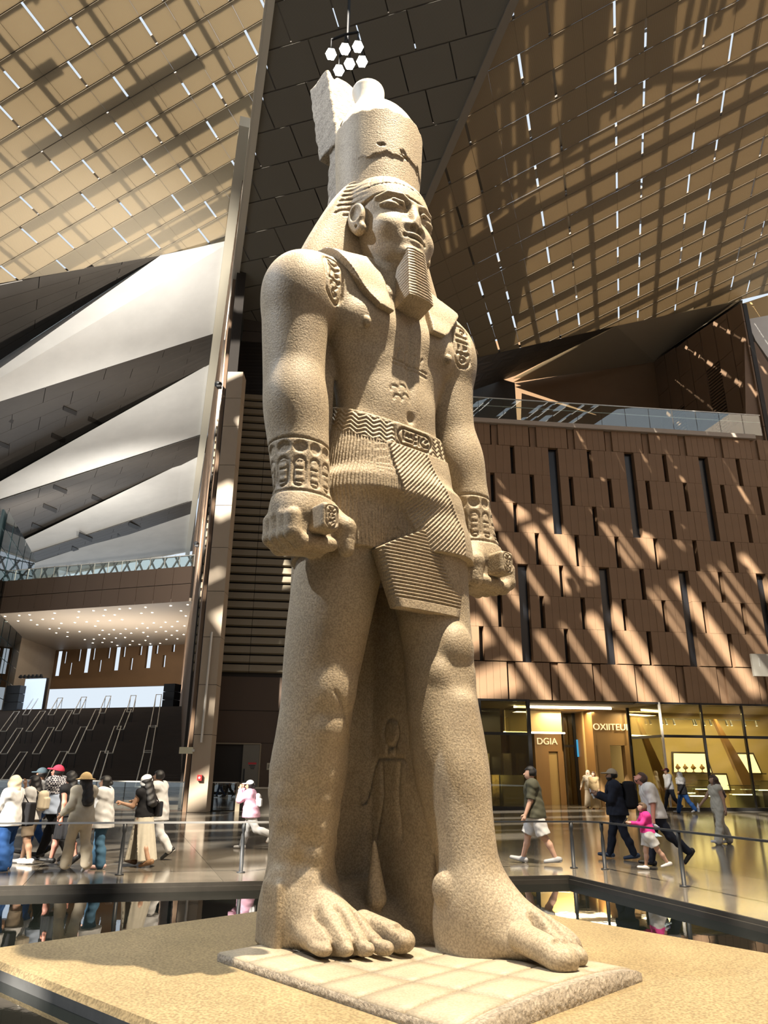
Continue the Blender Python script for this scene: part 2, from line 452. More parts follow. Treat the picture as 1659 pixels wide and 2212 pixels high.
# ------------------------------------------------------------------ wall on the right with narrow windows
WP = np.array([12.48, 40.26, 0.0]); WD = np.array([.9939, .1104, 0.0]); WN = np.array([.1104, -.9939, 0.0])   # WN looks at the pool
def ww(s, z, d=0.0):
    p = WP + WD * s + WN * d; return V3((p[0], p[1], z))
WROT = math.atan2(WD[1], WD[0])
ROWZ = [20.22, 18.41, 16.57, 14.77, 12.89, 11.08, 9.28, 7.44]
PER = 4.765
S0, S1 = -10.6, 12.4
def slots(row):
    """(centre, half width) of the openings of one row"""
    o = []
    for k in range(-4, 5):
        if row < 3:
            o.append((2.40 + k * PER, .30))
            if row in (0, 2): o.append((-.12 + k * PER, .13))
            else: o += [(.98 + k * PER, .13), (-1.40 + k * PER, .13)]
            if row == 1: pass
        elif row == 3: o += [(1.06 + k * PER, .13), (-1.34 + k * PER, .13)]
        else:
            o.append((.12 + k * PER, .30))
            if row in (4, 6): o.append((2.36 + k * PER, .13))
            else: o += [(1.10 + k * PER, .13), (-1.30 + k * PER, .13)]
    return sorted(o)
wall_right = MB()
wall_right.hexa([ww(S0, 5.44, -1.2), ww(S0, 5.44, -.42), ww(S1, 5.44, -.42), ww(S1, 5.44, -1.2), ww(S0, 21.9, -1.2), ww(S0, 21.9, -.42), ww(S1, 21.9, -.42), ww(S1, 21.9, -1.2)])
wall_right = wall_right.build('wall_right', M_DARK); tag(wall_right, kind='structure')  # near-black backing puts the shade of deep slots into the colour
_pm = {}
def wall_panel(parent, s0, s1, z0, z1, depth=.42, proud=0.0, mat_=M_CLAD, g=.012, name='cladding_panel'):
    k = (round(s1 - s0, 3), round(z1 - z0, 3), depth, mat_.name)
    if k not in _pm:
        w, h = s1 - s0 - g, z1 - z0 - g
        _pm[k] = MB().box((0, depth / 2, 0), (w / 2, depth / 2, h / 2)).mesh(name); _pm[k].materials.append(mat_)
    o = link(name, _pm[k], None, parent); o.location = ww((s0 + s1) / 2, (z0 + z1) / 2, proud); o.rotation_euler = (0, 0, WROT)
    return o
for r in range(7):
    x = S0
    for c, hw in slots(r) + [(S1 + .2, .2)]:
        if c + hw < S0: continue
        e = min(c - hw, S1)
        if e - x > .12:
            n = max(1, round((e - x) / .42))
            for i in range(n): wall_panel(wall_right, x + (e - x) * i / n, x + (e - x) * (i + 1) / n, ROWZ[r + 1], ROWZ[r], proud=random.uniform(0, .012))
        x = max(x, c + hw)
        if x >= S1: break
WIN_N = 1
for row0, row1 in ((0, 3), (4, 7)):
    for c, hw in slots(row0):
        if hw > .2 and S0 < c < S1:
            wp = MB().box((0, 0, 0), (.27, .02, (ROWZ[row0] - ROWZ[row1]) / 2)).build('window_%d' % WIN_N, mat('window_black', (.012, .014, .018), .25)); WIN_N += 1
            wp.location = ww(c, (ROWZ[row0] + ROWZ[row1]) / 2, -.36); wp.rotation_euler = (0, 0, WROT); tag(wp, kind='structure')
# friezes above and below
for nm, z0, z1 in (('trim_3', 20.24, 21.62), ('trim_4', 5.44, 7.40)):
    e = MB(); e.hexa([ww(S0, z0, -.8), ww(S0, z0, -.30), ww(S1, z0, -.30), ww(S1, z0, -.8), ww(S0, z1, -.8), ww(S0, z1, -.30), ww(S1, z1, -.30), ww(S1, z1, -.8)])
    e = e.build(nm, M_DARK); tag(e, kind='structure')
    fin0 = .95 if nm == 'trim_3' else 1.3
    for k in range(-5, 6):
        a = fin0 + k * 2.38
        for i in range(6):
            s0_ = a + .10 + i * (2.38 - .10) / 6; s1_ = s0_ + (2.38 - .10) / 6
            if s0_ > S0 and s1_ < S1: wall_panel(e, s0_, s1_, z0, z1, depth=.3, proud=-.02 if i else -.16, name='frieze_panel')
cap = MB(); cap.hexa([ww(S0, 21.62, -1), ww(S0, 21.62, .15), ww(S1 - 1.6, 21.62, .15), ww(S1 - 1.6, 21.62, -1), ww(S0, 21.9, -1), ww(S0, 21.9, .15), ww(S1 - 1.6, 21.9, .15), ww(S1 - 1.6, 21.9, -1)])
tag(cap.build('trim_5', mat('parapet_cap', (.52, .44, .36), .5)), kind='structure')

# glass balustrade on the terrace
bal = empty('terrace_balustrade', ww(0, 21.9, 0), WROT); tag(bal, 'long clear glass balustrade along the top of the slotted wall', 'balustrade')
x = -8.4
while x < 11.3:
    w = min(1.55, 11.4 - x)
    p = MB().box((x + w / 2, 0, .72), (w / 2 - .015, .012, .70)).build('glass_pane', M_GLASS, bal); x += 1.55
MB().box((1.5, 0, 1.45), (9.95, .03, .025)).build('handrail', M_STEEL, bal)
MB().box((1.5, .12, .98), (9.95, .02, .02)).build('rail_bar', M_STEEL, bal)

# terrace room behind the balustrade
TB = 52.0
B0 = on_y(985, 852, TB); B1 = on_y(1415, 782, TB)
F1 = on_plane(1604, 655, WP, WN)
def poly(name, pts, m, kind='structure', off=(0, 0.3, 0), parent=None):
    o = MB().prism([V3(p) for p in pts], off).build(name, m, parent)
    if kind: tag(o, kind=kind)
    return o
poly('wall_back', [(B0[0] - 9, TB, 20), (B1[0] + 1, TB, 20), (B1[0] + 1, TB, B1[2] + 3), (B0[0] - 9, TB, B0[2] + 4)], M_BROWN)
poly('wall_terrace_left', [(B0[0] - 9, TB - 3.2, 20), (on_y(1112, 826, TB - 3.2)[0], TB - 3.2, 20), on_y(1112, 827, TB - 3.2), on_y(985, 790, TB - 3.2), (B0[0] - 9, TB - 3.2, B0[2] + 4)], M_PLANK)
# side wall with vents, built of stone panels
side = poly('wall_terrace_side', [(B1[0], TB, 20), (F1[0], F1[1], 20), F1, B1], M_DARK, off=(.3, .05, 0))
Pa, Pb = np.array([B1[0], TB, 20.0]), np.array([F1[0], F1[1], 20.0])
za, zb = B1[2], F1[2]
def side_pt(t, h): return Pa + (Pb - Pa) * t + np.array([0, 0, h])
sn = np.cross((Pb - Pa) / np.linalg.norm(Pb - Pa), [0, 0, 1]); sn = sn if sn[0] < 0 else -sn
for i in range(7):
    t0, t1 = i / 7 + .004, (i + 1) / 7 - .004
    h0 = -1.3 * (i % 2)
    while h0 < 18:
        h1 = h0 + 2.6
        a, b = max(h0, 0) + .015, h1 - .015
        top0, top1 = (za + (zb - za) * t0) - 20, (za + (zb - za) * t1) - 20
        if min(top0, top1) > a + .1 and i not in (1, 4):
            c = [side_pt(t0, a), side_pt(t1, a), side_pt(t1, min(b, top1)), side_pt(t0, min(b, top0))]
            MB().prism([V3(p) for p in c], V3(sn * .12)).build('stone_panel', M_BROWN2, side)
        h0 = h1
    if i in (1, 4):
        top = min((za + (zb - za) * t0), (za + (zb - za) * t1)) - 20
        lim = top - (3.2 if i == 4 else 5)
        MB().prism([V3(side_pt(t0, lim + .05)), V3(side_pt(t1, lim + .05)), V3(side_pt(t1, (za + (zb - za) * t1) - 20)), V3(side_pt(t0, (za + (zb - za) * t0) - 20))], V3(sn * .12)).build('stone_panel', M_BROWN2, side)
        z = .1
        while z < lim:
            MB().prism([V3(side_pt(t0, z)), V3(side_pt(t1, z)), V3(side_pt(t1, z + .11)), V3(side_pt(t0, z + .11))], V3(sn * .10)).build('vent_slat', M_BROWN2, side); z += .24
# beige soffit and dark plank strip under the right roof
D1 = np.array([.300, .954, 0.0]); D1 /= np.linalg.norm(D1)
D2 = np.array([.90, -.283, .36]); D2 /= np.linalg.norm(D2)
DN = np.cross(D1, D2); DN /= np.linalg.norm(DN); DN = DN if DN[2] > 0 else -DN
QR = on_y(1331, 700, 45.0)
E0, E1, E2 = on_plane(985, 783, QR, DN), on_plane(1331, 704, QR, DN), on_plane(1604, 648, QR, DN)
TIP = on_y(1108, 826, TB - .3)
sof = MB().add([V3(B1), V3(TIP), V3(E1), V3(E2), V3(F1)], [(0, 1, 2), (0, 2, 3), (0, 3, 4)]); sof.v += [(v[0], v[1], v[2] + .3) for v in sof.v]; sof.f += [(5, 7, 6), (5, 8, 7), (5, 9, 8)]
tag(sof.build('ceiling_soffit', M_SOFFIT), kind='structure')

# ------------------------------------------------------------------ roof planes made of perforated panels
def clip_poly(poly_, x0, x1, y0, y1):
    def cut(P, ax, v, keep_less):
        out = []
        for i in range(len(P)):
            a, b = P[i], P[(i + 1) % len(P)]
            ia = (a[ax] <= v) if keep_less else (a[ax] >= v); ib = (b[ax] <= v) if keep_less else (b[ax] >= v)
            if ia: out.append(a)
            if ia != ib:
                t = (v - a[ax]) / (b[ax] - a[ax]); out.append((a[0] + t * (b[0] - a[0]), a[1] + t * (b[1] - a[1])))
        return out
    P = list(poly_)
    for ax, v, l in ((0, x0, False), (0, x1, True), (1, y0, False), (1, y1, True)):
        if P: P = cut(P, ax, v, l)
    return P
def pieces(name, parent, org, a, b, n, polyuv, cells, m, thick=.04):
    """cells: rectangles (u0, u1, v0, v1) on the plane org + u a + v b, cut to the outline"""
    M = Matrix(((a[0], b[0], n[0], org[0]), (a[1], b[1], n[1], org[1]), (a[2], b[2], n[2], org[2]), (0, 0, 0, 1)))
    cache = {}; cnt = 0
    for u0, u1, v0, v1 in cells:
        P = clip_poly(polyuv, u0, u1, v0, v1)
        if len(P) < 3: continue
        ar = abs(sum(P[i][0] * P[(i + 1) % len(P)][1] - P[(i + 1) % len(P)][0] * P[i][1] for i in range(len(P)))) / 2
        full = (u1 - u0) * (v1 - v0)
        if ar < .04 * full: continue
        c = ((u0 + u1) / 2, (v0 + v1) / 2)
        k = (round(u1 - u0, 3), round(v1 - v0, 3))
        if ar > .999 * full:
            if k not in cache:
                cache[k] = MB().box((0, 0, thick / 2), ((u1 - u0) / 2, (v1 - v0) / 2, thick / 2)).mesh(name); cache[k].materials.append(m)
            o = link(name, cache[k], None, parent)
        else:
            o = MB().prism([(p[0] - c[0], p[1] - c[1], 0) for p in P], (0, 0, thick)).build(name, m, parent)
        o.matrix_local = M @ Matrix.Translation((c[0], c[1], 0)); cnt += 1
    return cnt
def plane_uv(px, org, a, b, n):
    out = []
    for x, y in px:
        p = on_plane(x, y, org, n) - org; out.append((float(p @ a), float(p @ b)))
    return out
def ceiling_root(name='ceiling'):
    e = empty(name); tag(e, kind='structure'); return e
MOD, ROW = 1.465, 1.60
def roof_cells(u0, u1, v0, v1, uo, vo, seam=.012, slit=.13, rowgap=.055):
    """rows of panels three modules long, a bright slit after each third panel"""
    cells = []; rails = []
    for j in range(int((v1 - v0) / ROW) + 2):
        v = v0 + ((vo - v0) % ROW) + (j - 1) * ROW; odd = int(round((v - vo) / ROW)) % 2
        rails.append(v)
        k = -40
        while True:
            u = uo + odd * MOD + k * MOD * 3
            if u > u1: break
            if u + 3 * MOD > u0:
                for i in range(3):
                    a = u + i * MOD + (slit / 2 if i == 0 else seam / 2); b = u + (i + 1) * MOD - (slit / 2 if i == 2 else seam / 2)
                    cells.append((a, b, v + rowgap / 2, v + ROW - rowgap / 2))
            k += 1
    return cells, rails
# right roof
RR_ = ceiling_root()
PX_R = [(1145, -80), (1740, -80), (1740, 614), (1598, 648), (1331, 704), (985, 783), (806, 705)]
UVR = plane_uv(PX_R, QR, D2, D1, DN)
us = [p[0] for p in UVR]; vs = [p[1] for p in UVR]
cl, rails_r = roof_cells(min(us), max(us), min(vs), max(vs), .21, -21.17)
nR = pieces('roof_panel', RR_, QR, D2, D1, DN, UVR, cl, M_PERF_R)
# centre soffit, almost level
A1 = on_plane(1110, 0, QR, DN); A2 = on_plane(920, 440, QR, DN)
CU = np.array([.954, -.300, 0.0]); CU /= np.linalg.norm(CU)
CN = np.cross(A2 - A1, CU); CN /= np.linalg.norm(CN); CN = CN if CN[2] > 0 else -CN
CV = np.cross(CN, CU); CV = CV if CV[1] > 0 else -CV
RC_ = ceiling_root()
PX_C = [(602, -80), (1145, -80), (806, 705), (770, 830), (486, 812), (592, 0)]
UVC = plane_uv(PX_C, A1, CU, CV, CN)
us = [p[0] for p in UVC]; vs = [p[1] for p in UVC]
cl = []; rails_c = []
for j in range(-10, 30):
    v = .85 + j * 1.62
    if v > max(vs) or v + 1.62 < min(vs): continue
    rails_c.append(v)
    for i in range(-12, 8):
        u = -5.03 + i * 2.19 + (.75 if j % 2 else 0)
        cl.append((u + .03, u + 2.19 - .03, v + .03, v + 1.62 - .03))
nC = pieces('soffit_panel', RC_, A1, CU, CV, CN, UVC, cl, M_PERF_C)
# left roof, higher up
S_ = on_plane(551, 250, A1, CN) + np.array([0, 0, 1.0]); QL = CAMP + (S_ - CAMP) * 1.24
RL_ = ceiling_root()
PX_L = [(-120, -100), (604, -100), (592, 0), (510, 517), (340, 553), (0, 612), (-120, 635)]
UVL = plane_uv(PX_L, QL, D2, D1, DN)
us = [p[0] for p in UVL]; vs = [p[1] for p in UVL]
cl, rails_l = roof_cells(min(us), max(us), min(vs), max(vs), -6.1 * 1.24, -5.6 * 1.24)
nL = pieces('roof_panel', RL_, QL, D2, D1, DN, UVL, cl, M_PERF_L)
print('  roof panels', nR, nC, nL)
# purlins over the row joints and trusses above: what the panels hang from
def beams(name, org, a, b, n, polyuv, rails, lift, h, m):
    mb = MB(); M = Matrix(((a[0], b[0], n[0], org[0]), (a[1], b[1], n[1], org[1]), (a[2], b[2], n[2], org[2]), (0, 0, 0, 1)))
    for v in rails:
        P = clip_poly(polyuv, -99, 99, v - .02, v + .02)
        if len(P) < 3: continue
        u0, u1 = min(p[0] for p in P), max(p[0] for p in P)
        mb.box(((u0 + u1) / 2, v, lift + h / 2), ((u1 - u0) / 2, .05, h / 2), M)
    o = mb.build(name, m); tag(o, kind='structure'); return o
M_BEAM = mat('roof_steel', (0.16, 0.14, 0.12), 0.6)
beams('ceiling_purlins', QR, D2, D1, DN, UVR, rails_r, .07, .10, M_BEAM)
beams('ceiling_purlins', A1, CU, CV, CN, UVC, rails_c, .06, .10, M_BEAM)
beams('ceiling_purlins', QL, D2, D1, DN, UVL, rails_l, .07, .10, M_BEAM)
def trusses(org, a, b, n, polyuv, seed):
    mb = MB(); rg = random.Random(seed); M = Matrix(((a[0], b[0], n[0], org[0]), (a[1], b[1], n[1], org[1]), (a[2], b[2], n[2], org[2]), (0, 0, 0, 1)))
    us = [p[0] for p in polyuv]; vs = [p[1] for p in polyuv]
    u = min(us) + .7
    while u < max(us):
        P = clip_poly(polyuv, u - .1, u + .1, -99, 99)
        if len(P) > 2:
            v0, v1 = min(p[1] for p in P) + .3, max(p[1] for p in P) - .3
            for z in (1.2, 3.4): mb.box((u, (v0 + v1) / 2, z), (.14, (v1 - v0) / 2, .14), M)
            v = v0
            while v + 3.4 < v1:
                mb.tube([M @ Vector((u, v, 1.2)), M @ Vector((u, v + 1.7, 3.4)), M @ Vector((u, v + 3.4, 1.2))], .10, 5); v += 3.4
        u += 4.4
    v = min(vs)
    while v < max(vs):
        w = rg.uniform(.4, 1.1)
        P = clip_poly(polyuv, -99, 99, v - w / 2, v + w / 2)
        if len(P) > 2:
            u0, u1 = min(p[0] for p in P), max(p[0] for p in P)
            mb.box(((u0 + u1) / 2, v, 4.2 + rg.uniform(0, .5)), ((u1 - u0) / 2, w / 2, .05), M)
        v += w + rg.uniform(1.2, 2.8)
    o = mb.build('ceiling_truss', M_BEAM); tag(o, kind='structure')
trusses(QR, D2, D1, DN, UVR, 3)
trusses(QL, D2, D1, DN, UVL, 5)
# over the level soffit lies a closed deck with a few openings
o = MB()
Mc = Matrix(((CU[0], CV[0], CN[0], A1[0]), (CU[1], CV[1], CN[1], A1[1]), (CU[2], CV[2], CN[2], A1[2]), (0, 0, 0, 1)))
for (u0, u1, v0, v1) in ((-30, -7.6, -9, 40), (-7.6, -6.3, -9, -1.3), (-7.6, -6.3, .2, 40), (-6.3, -4.9, -9, 40), (-4.9, -3.1, -9, .9), (-4.9, -3.1, 2.3, 40), (-3.1, 9, -9, 40)):
    P = clip_poly(UVC, u0, u1, v0, v1)
    if len(P) > 2: o.prism([Mc @ Vector((p[0], p[1], .9)) for p in P], V3(CN * .08))
o.box((0, 42, 33.3), (6, 14, .1))  # unseen slab added to keep the sun off the terrace wall
tag(o.build('ceiling_deck', M_BEAM), kind='structure')
# ridge gutter between soffit and right roof; pale fascia along the left edge of the soffit
def bar(name, A, B, w, h, m, parent=None, upv=(0, 0, 1)):
    A, B = V3(A), V3(B); d = (B - A).normalized(); r = d.cross(Vector(upv)).normalized(); u = r.cross(d)
    mb = MB(); mb.hexa([A - r * w / 2 - u * h / 2, A + r * w / 2 - u * h / 2, B + r * w / 2 - u * h / 2, B - r * w / 2 - u * h / 2, A - r * w / 2 + u * h / 2, A + r * w / 2 + u * h / 2, B + r * w / 2 + u * h / 2, B - r * w / 2 + u * h / 2])
    return mb.build(name, m, parent)
dA = (A2 - A1)
tag(bar('trim_6', A1 - dA * .35, A1 + dA * 1.65, .36, .16, mat('ridge_metal', (.27, .24, .20), .5)), kind='structure')
L0 = on_plane(612, -160, A1, CN); L1 = on_plane(487, 812, A1, CN)
tag(bar('trim_7', L0 - CU * .12, L1 - CU * .12, .30, .30, M_STEEL), kind='structure')
tag(bar('trim_8', L0 - CU * .36 + [0, 0, .1], L1 - CU * .36 + [0, 0, .1], .10, .5, M_STEEL), kind='structure')

def warp_sheet(name, parent, A, B, C_, D_, off, m, n=8):
    A, B, C_, D_ = [np.array(p, float) for p in (A, B, C_, D_)]
    nn = np.cross(C_ - A, D_ - B); nn /= np.linalg.norm(nn); nn = nn if nn[2] > 0 else -nn
    V = []; Q = []
    for j in range(n + 1):
        for i in range(n + 1):
            s_, t_ = i / n, j / n
            V.append((A * (1 - s_) + B * s_) * (1 - t_) + (D_ * (1 - s_) + C_ * s_) * t_ + nn * off)
    for j in range(n):
        for i in range(n): a = j * (n + 1) + i; Q.append((a, a + 1, a + n + 2, a + n + 1))
    k = len(V); V += [v + nn * .15 for v in V]; Q += [tuple(k + i for i in reversed(q)) for q in Q]
    return link(name, np_mesh(name, V, Q), m, parent)
# dark plank strip at the foot of the right roof
def plank_quad(parent, A, B, C_, D_, nu, nv, m, gap=.03, thick=.06, name='soffit_plank', stagger=True, nrm=None):
    """A-B lower edge, D-C upper edge; nv rows, each cut into about nu lengths"""
    A, B, C_, D_ = [np.array(p, float) for p in (A, B, C_, D_)]
    n = np.cross(B - A, D_ - A) + np.cross(B - C_, D_ - C_) * -1 if False else np.cross(C_ - A, D_ - B); n /= np.linalg.norm(n)
    if nrm is not None and n @ np.array(nrm) < 0: n = -n
    def P(s, t): return (A * (1 - s) + B * s) * (1 - t) + (D_ * (1 - s) + C_ * s) * t
    for j in range(nv):
        t0, t1 = j / nv, (j + 1) / nv
        h = np.linalg.norm(P(.5, t1) - P(.5, t0)); g = min(.25, gap / max(h, .01)) * (t1 - t0) / 2
        cuts = [0.0] + [(i + (.5 if (stagger and j % 2) else 0)) / nu for i in range(1 if not (stagger and j % 2) else 0, nu)] + [1.0]
        for s0, s1 in zip(cuts[:-1], cuts[1:]):
            if s1 - s0 < 1e-4: continue
            w = np.linalg.norm(P(s1, t0) - P(s0, t0)); gs = min(.2, .5 * gap / max(w, .05)) * (s1 - s0)
            c = [P(s0 + gs, t0 + g), P(s1 - gs, t0 + g), P(s1 - gs, t1 - g), P(s0 + gs, t1 - g)]
            MB().prism([V3(p) for p in c], V3(n * thick)).build(name, m, parent)
strip = ceiling_root('ceiling_strip')
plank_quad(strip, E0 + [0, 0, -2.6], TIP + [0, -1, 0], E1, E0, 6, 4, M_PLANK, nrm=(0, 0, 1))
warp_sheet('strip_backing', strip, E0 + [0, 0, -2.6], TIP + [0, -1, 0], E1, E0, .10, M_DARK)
# ochre wall and pale panels at the far right
G = lambda x, y, d=.0: on_plane(x, y, WP - WN * d, WN)
poly('wall_far_right', [G(1606, 655, 2), G(1720, 618, 2), G(1720, 960, 2), G(1606, 960, 2)], M_YELLOW)
poly('wall_far_panel', [G(1612, 690, .5), G(1720, 670, .5), G(1720, 860, .5), G(1632, 735, .5)], M_PLASTER)
poly('wall_far_panel', [G(1608, 730, .2), G(1632, 740, .2), G(1720, 880, .2), G(1720, 960, .2), G(1612, 960, .2)], M_BROWN2)

# ------------------------------------------------------------------ left: stair hall
SD = np.array([-.2722, .9622, 0.0])                       # direction of the stair hall's side wall
SN = np.array([.9622, .2722, 0.0])
PB = np.array([-8.45, 34.3, 0.0])                         # foot of the pillar, left corner
# stone pillar at the end of the side wall
pil = empty('stone_pillar', tuple(PB)); tag(pil, 'tall slender tan stone pillar with panel joints beside the staircase', 'pillar')
zz = [0, 3.25, 5.45, 7.65, 9.85, 12.05, 14.25, 16.45, 18.65, 20.3, 21.9]
for a, b in zip(zz[:-1], zz[1:]):
    MB().box((.41, .45, (a + b) / 2), (.41, .45, (b - a) / 2 - .012)).build('stone_panel', M_PILLAR, pil)
MB().box((.41, .45, 10.9), (.38, .42, 10.9)).build('core', M_DARK, pil)
def at_pillar(x, y): p = on_y(x, y, 34.27); return p - PB
t0, t1 = at_pillar(459, 1366), at_pillar(436, 1604)
MB().tube([V3(t0 + [0, -.10, 0]), V3(t1 + [0, -.10, 0])], .055, 8).build('conduit', M_STEEL, pil)
b0 = at_pillar(432, 1680)
fa = MB().box((0, 0, 0), (.10, .06, .12)).build('fire_alarm_box', mat('alarm_red', (.55, .03, .03), .4)); fa.location = V3(PB + b0 + [0, -.06, 0]); tag(fa, 'small red fire alarm call box on the tan pillar', 'alarm')
MB().lathe([(.05, 0), (.045, .02), (.0, .025)], (0, 0, 0), 10).build('push_button', mat('alarm_white', (.8, .75, .72), .4), fa).rotation_euler = (R(90), 0, 0)
fa.children[0].location = (0, -.055, 0)
sg = MB().box((0, 0, 0), (.30, .03, .14)).build('small_sign', mat('sign_cream', (.75, .72, .52), .5)); sg.location = V3(on_y(402, 1621, 34.1)); tag(sg, 'small blank cream sign sticking out from the tan pillar', 'sign')
bar_ = MB().box((0, 0, 0), (.05, .05, .05)).build('sign_bracket', M_STEEL, sg); bar_.location = (.33, 0, 0)

# ribbed side wall running away from the pillar
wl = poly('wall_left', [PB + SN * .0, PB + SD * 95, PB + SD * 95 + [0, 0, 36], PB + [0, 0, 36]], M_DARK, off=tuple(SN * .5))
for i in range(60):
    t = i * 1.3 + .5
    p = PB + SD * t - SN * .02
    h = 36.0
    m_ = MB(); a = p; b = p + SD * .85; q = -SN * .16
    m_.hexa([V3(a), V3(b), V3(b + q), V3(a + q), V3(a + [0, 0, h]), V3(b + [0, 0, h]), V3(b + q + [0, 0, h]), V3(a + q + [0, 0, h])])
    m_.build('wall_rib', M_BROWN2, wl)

# folded white and dark roof over the stairs
RAILZ = 36.0
def rail_pt(x, y): return on_z(x, y, RAILZ)
def left_pt(y, z):
    a, b = on_z(-40, y, z), None
    return a
FOLD = [((512, 515), 817, 31.0), ((476, 716), 880, 27.2), ((471, 776), 1082, 30.0), ((449, 936), 1094, 27.0), ((446, 977), 1226, 30.0), ((428, 1078), 1230, 28.0), ((424, 1106), 1262, 29.0), ((418, 1190), 1275, 28)]
FR = [rail_pt(*f[0]) for f in FOLD]; FL = [left_pt(f[1], f[2]) for f in FOLD]; FL = [r + (l - r) * 1.25 for r, l in zip(FR, FL)]
zig = empty('ceiling_folds'); tag(zig, kind='structure')
# first dark field between the left roof and the first white fold
U0 = on_plane(345, 553, QL, DN); U1 = on_plane(-200, 655, QL, DN)
U0b = on_plane(352, 546, QL, DN)
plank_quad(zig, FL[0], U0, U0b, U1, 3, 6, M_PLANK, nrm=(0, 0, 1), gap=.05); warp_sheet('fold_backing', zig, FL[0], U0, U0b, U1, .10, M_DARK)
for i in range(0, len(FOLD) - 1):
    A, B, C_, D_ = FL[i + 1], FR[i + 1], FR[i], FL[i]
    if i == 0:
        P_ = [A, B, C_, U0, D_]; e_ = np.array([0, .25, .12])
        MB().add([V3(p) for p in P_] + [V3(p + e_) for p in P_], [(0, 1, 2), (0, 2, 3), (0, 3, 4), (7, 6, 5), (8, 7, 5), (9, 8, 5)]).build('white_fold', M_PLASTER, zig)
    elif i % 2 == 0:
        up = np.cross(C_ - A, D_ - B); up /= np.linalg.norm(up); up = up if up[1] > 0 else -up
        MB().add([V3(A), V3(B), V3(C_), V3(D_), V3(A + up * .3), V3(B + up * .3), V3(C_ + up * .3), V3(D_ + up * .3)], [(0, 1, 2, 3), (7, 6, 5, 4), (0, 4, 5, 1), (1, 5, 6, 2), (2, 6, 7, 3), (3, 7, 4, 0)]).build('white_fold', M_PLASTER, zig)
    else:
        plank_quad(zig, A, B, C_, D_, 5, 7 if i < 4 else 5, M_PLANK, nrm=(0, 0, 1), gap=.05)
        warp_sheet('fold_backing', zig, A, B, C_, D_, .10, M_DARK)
for i, pts_ in ((1, ((14, 903), (151, 886), (205, 909), (126, 945), (4, 958))), (3, ((130, 1056), (213, 1078), (108, 1097), (84, 1139))), (5, ((293, 1137), (268, 1163), (185, 1160), (170, 1190)))):
    A, B, C_, D_ = FL[i + 1], FR[i + 1], FR[i], FL[i]; n_ = np.cross(C_ - A, D_ - B); n_ /= np.linalg.norm(n_); n_ = n_ if n_[2] > 0 else -n_
    ax_ = (B - A) / np.linalg.norm(B - A) * (-.55) + (C_ - B) / np.linalg.norm(C_ - B) * .0
    for x_, y_ in pts_:
        c = on_plane(x_, y_, (A + B + C_ + D_) / 4, n_) - n_ * .10; u_ = on_plane(x_ + 14, y_ + 6, (A + B + C_ + D_) / 4, n_) - n_ * .10 - c; v_ = on_plane(x_ - 1, y_ + 4, (A + B + C_ + D_) / 4, n_) - n_ * .10 - c
        MB().prism([V3(c - u_ - v_), V3(c + u_ - v_), V3(c + u_ + v_), V3(c - u_ + v_)], V3(n_ * .12)).build('ceiling_vent', M_DARK, zig)
R0 = rail_pt(560, 200); R1 = rail_pt(415, 1195)
tag(bar('trim_9', rail_pt(552, 255) + [-.5, 0, -.3], rail_pt(412, 1192) + [-.5, 0, -.3], .7, .7, mat('cream_metal', (.72, .66, .52), .45)), kind='structure')

# footbridge across the stair hall, with lit soffit and glass rail
BQ = np.array([-17.45, 66.0, 0.0])
BX = np.array([.954, -.300, 0.0]); BX /= np.linalg.norm(BX); BN = np.array([.300, .954, 0.0]); BN /= np.linalg.norm(BN)
def bp(x, y, d=0.0): return on_plane(x, y, BQ + BN * d, BN)
a_, b_ = bp(416, 1222), bp(412, 1299)
zt, zb_ = float(a_[2]), float(b_[2])
br = empty('footbridge', V3((a_[0], a_[1], zb_)), math.atan2(BX[1], BX[0])); tag(br, 'dark brown panelled footbridge spanning above the grand staircase', 'bridge')
Hb = zt - zb_
MB().box((-21, 4.0, Hb / 2), (21.5, 3.9, Hb / 2 - .05)).build('deck', M_DARK, br)
for i in range(18):
    for j in range(2):
        MB().box((-.95 - i * 1.95, .03, Hb * (.25 + .5 * j)), (.95, .07, Hb * .25 - .03)).build('fascia_panel', M_BRIDGE, br)
for i in range(24):
    MB().box((-.8 - i * 1.6, .2, Hb + .55), (.77, .015, .52)).build('glass_pane', M_GLASS, br)
    MB().box((-.0 - i * 1.6, .2, Hb + .55), (.025, .03, .58)).build('baluster', M_STEEL, br)
MB().box((-20, .2, Hb + 1.12), (20, .03, .03)).build('handrail', M_STEEL, br)
# ceiling under the bridge, reaching back to the window wall, set with little lamps
BK = 21.0
cb = MB(); cs = [bp(412, 1299) - BX * 40 + [0, 0, .02], bp(412, 1299) + [0, 0, .02], bp(412, 1299) + BN * BK + [0, 0, .02], bp(412, 1299) + BN * BK - BX * 40 + [0, 0, .02]]
cb.hexa([V3(p) for p in cs] + [V3(p + [0, 0, .3]) for p in cs]); lampceil = cb.build('ceiling_lobby', mat('lobby_ceiling', (.46, .38, .29), .55)); tag(lampceil, kind='structure')
M_LAMP = mat('lamp_glow', (1, .93, .8), emit=(1, .9, .72), emit_s=14)
_dl = MB().lathe([(.10, -.03), (.085, -.04), (0, -.04)], (0, 0, 0), 8).mesh('downlight'); _dl.materials.append(M_LAMP)
k = 0; DLS = []; ORD = ['first', 'second', 'third', 'fourth', 'fifth', 'sixth', 'seventh', 'eighth', 'ninth', 'tenth', 'eleventh', 'twelfth', 'thirteenth', 'fourteenth', 'fifteenth', 'sixteenth']
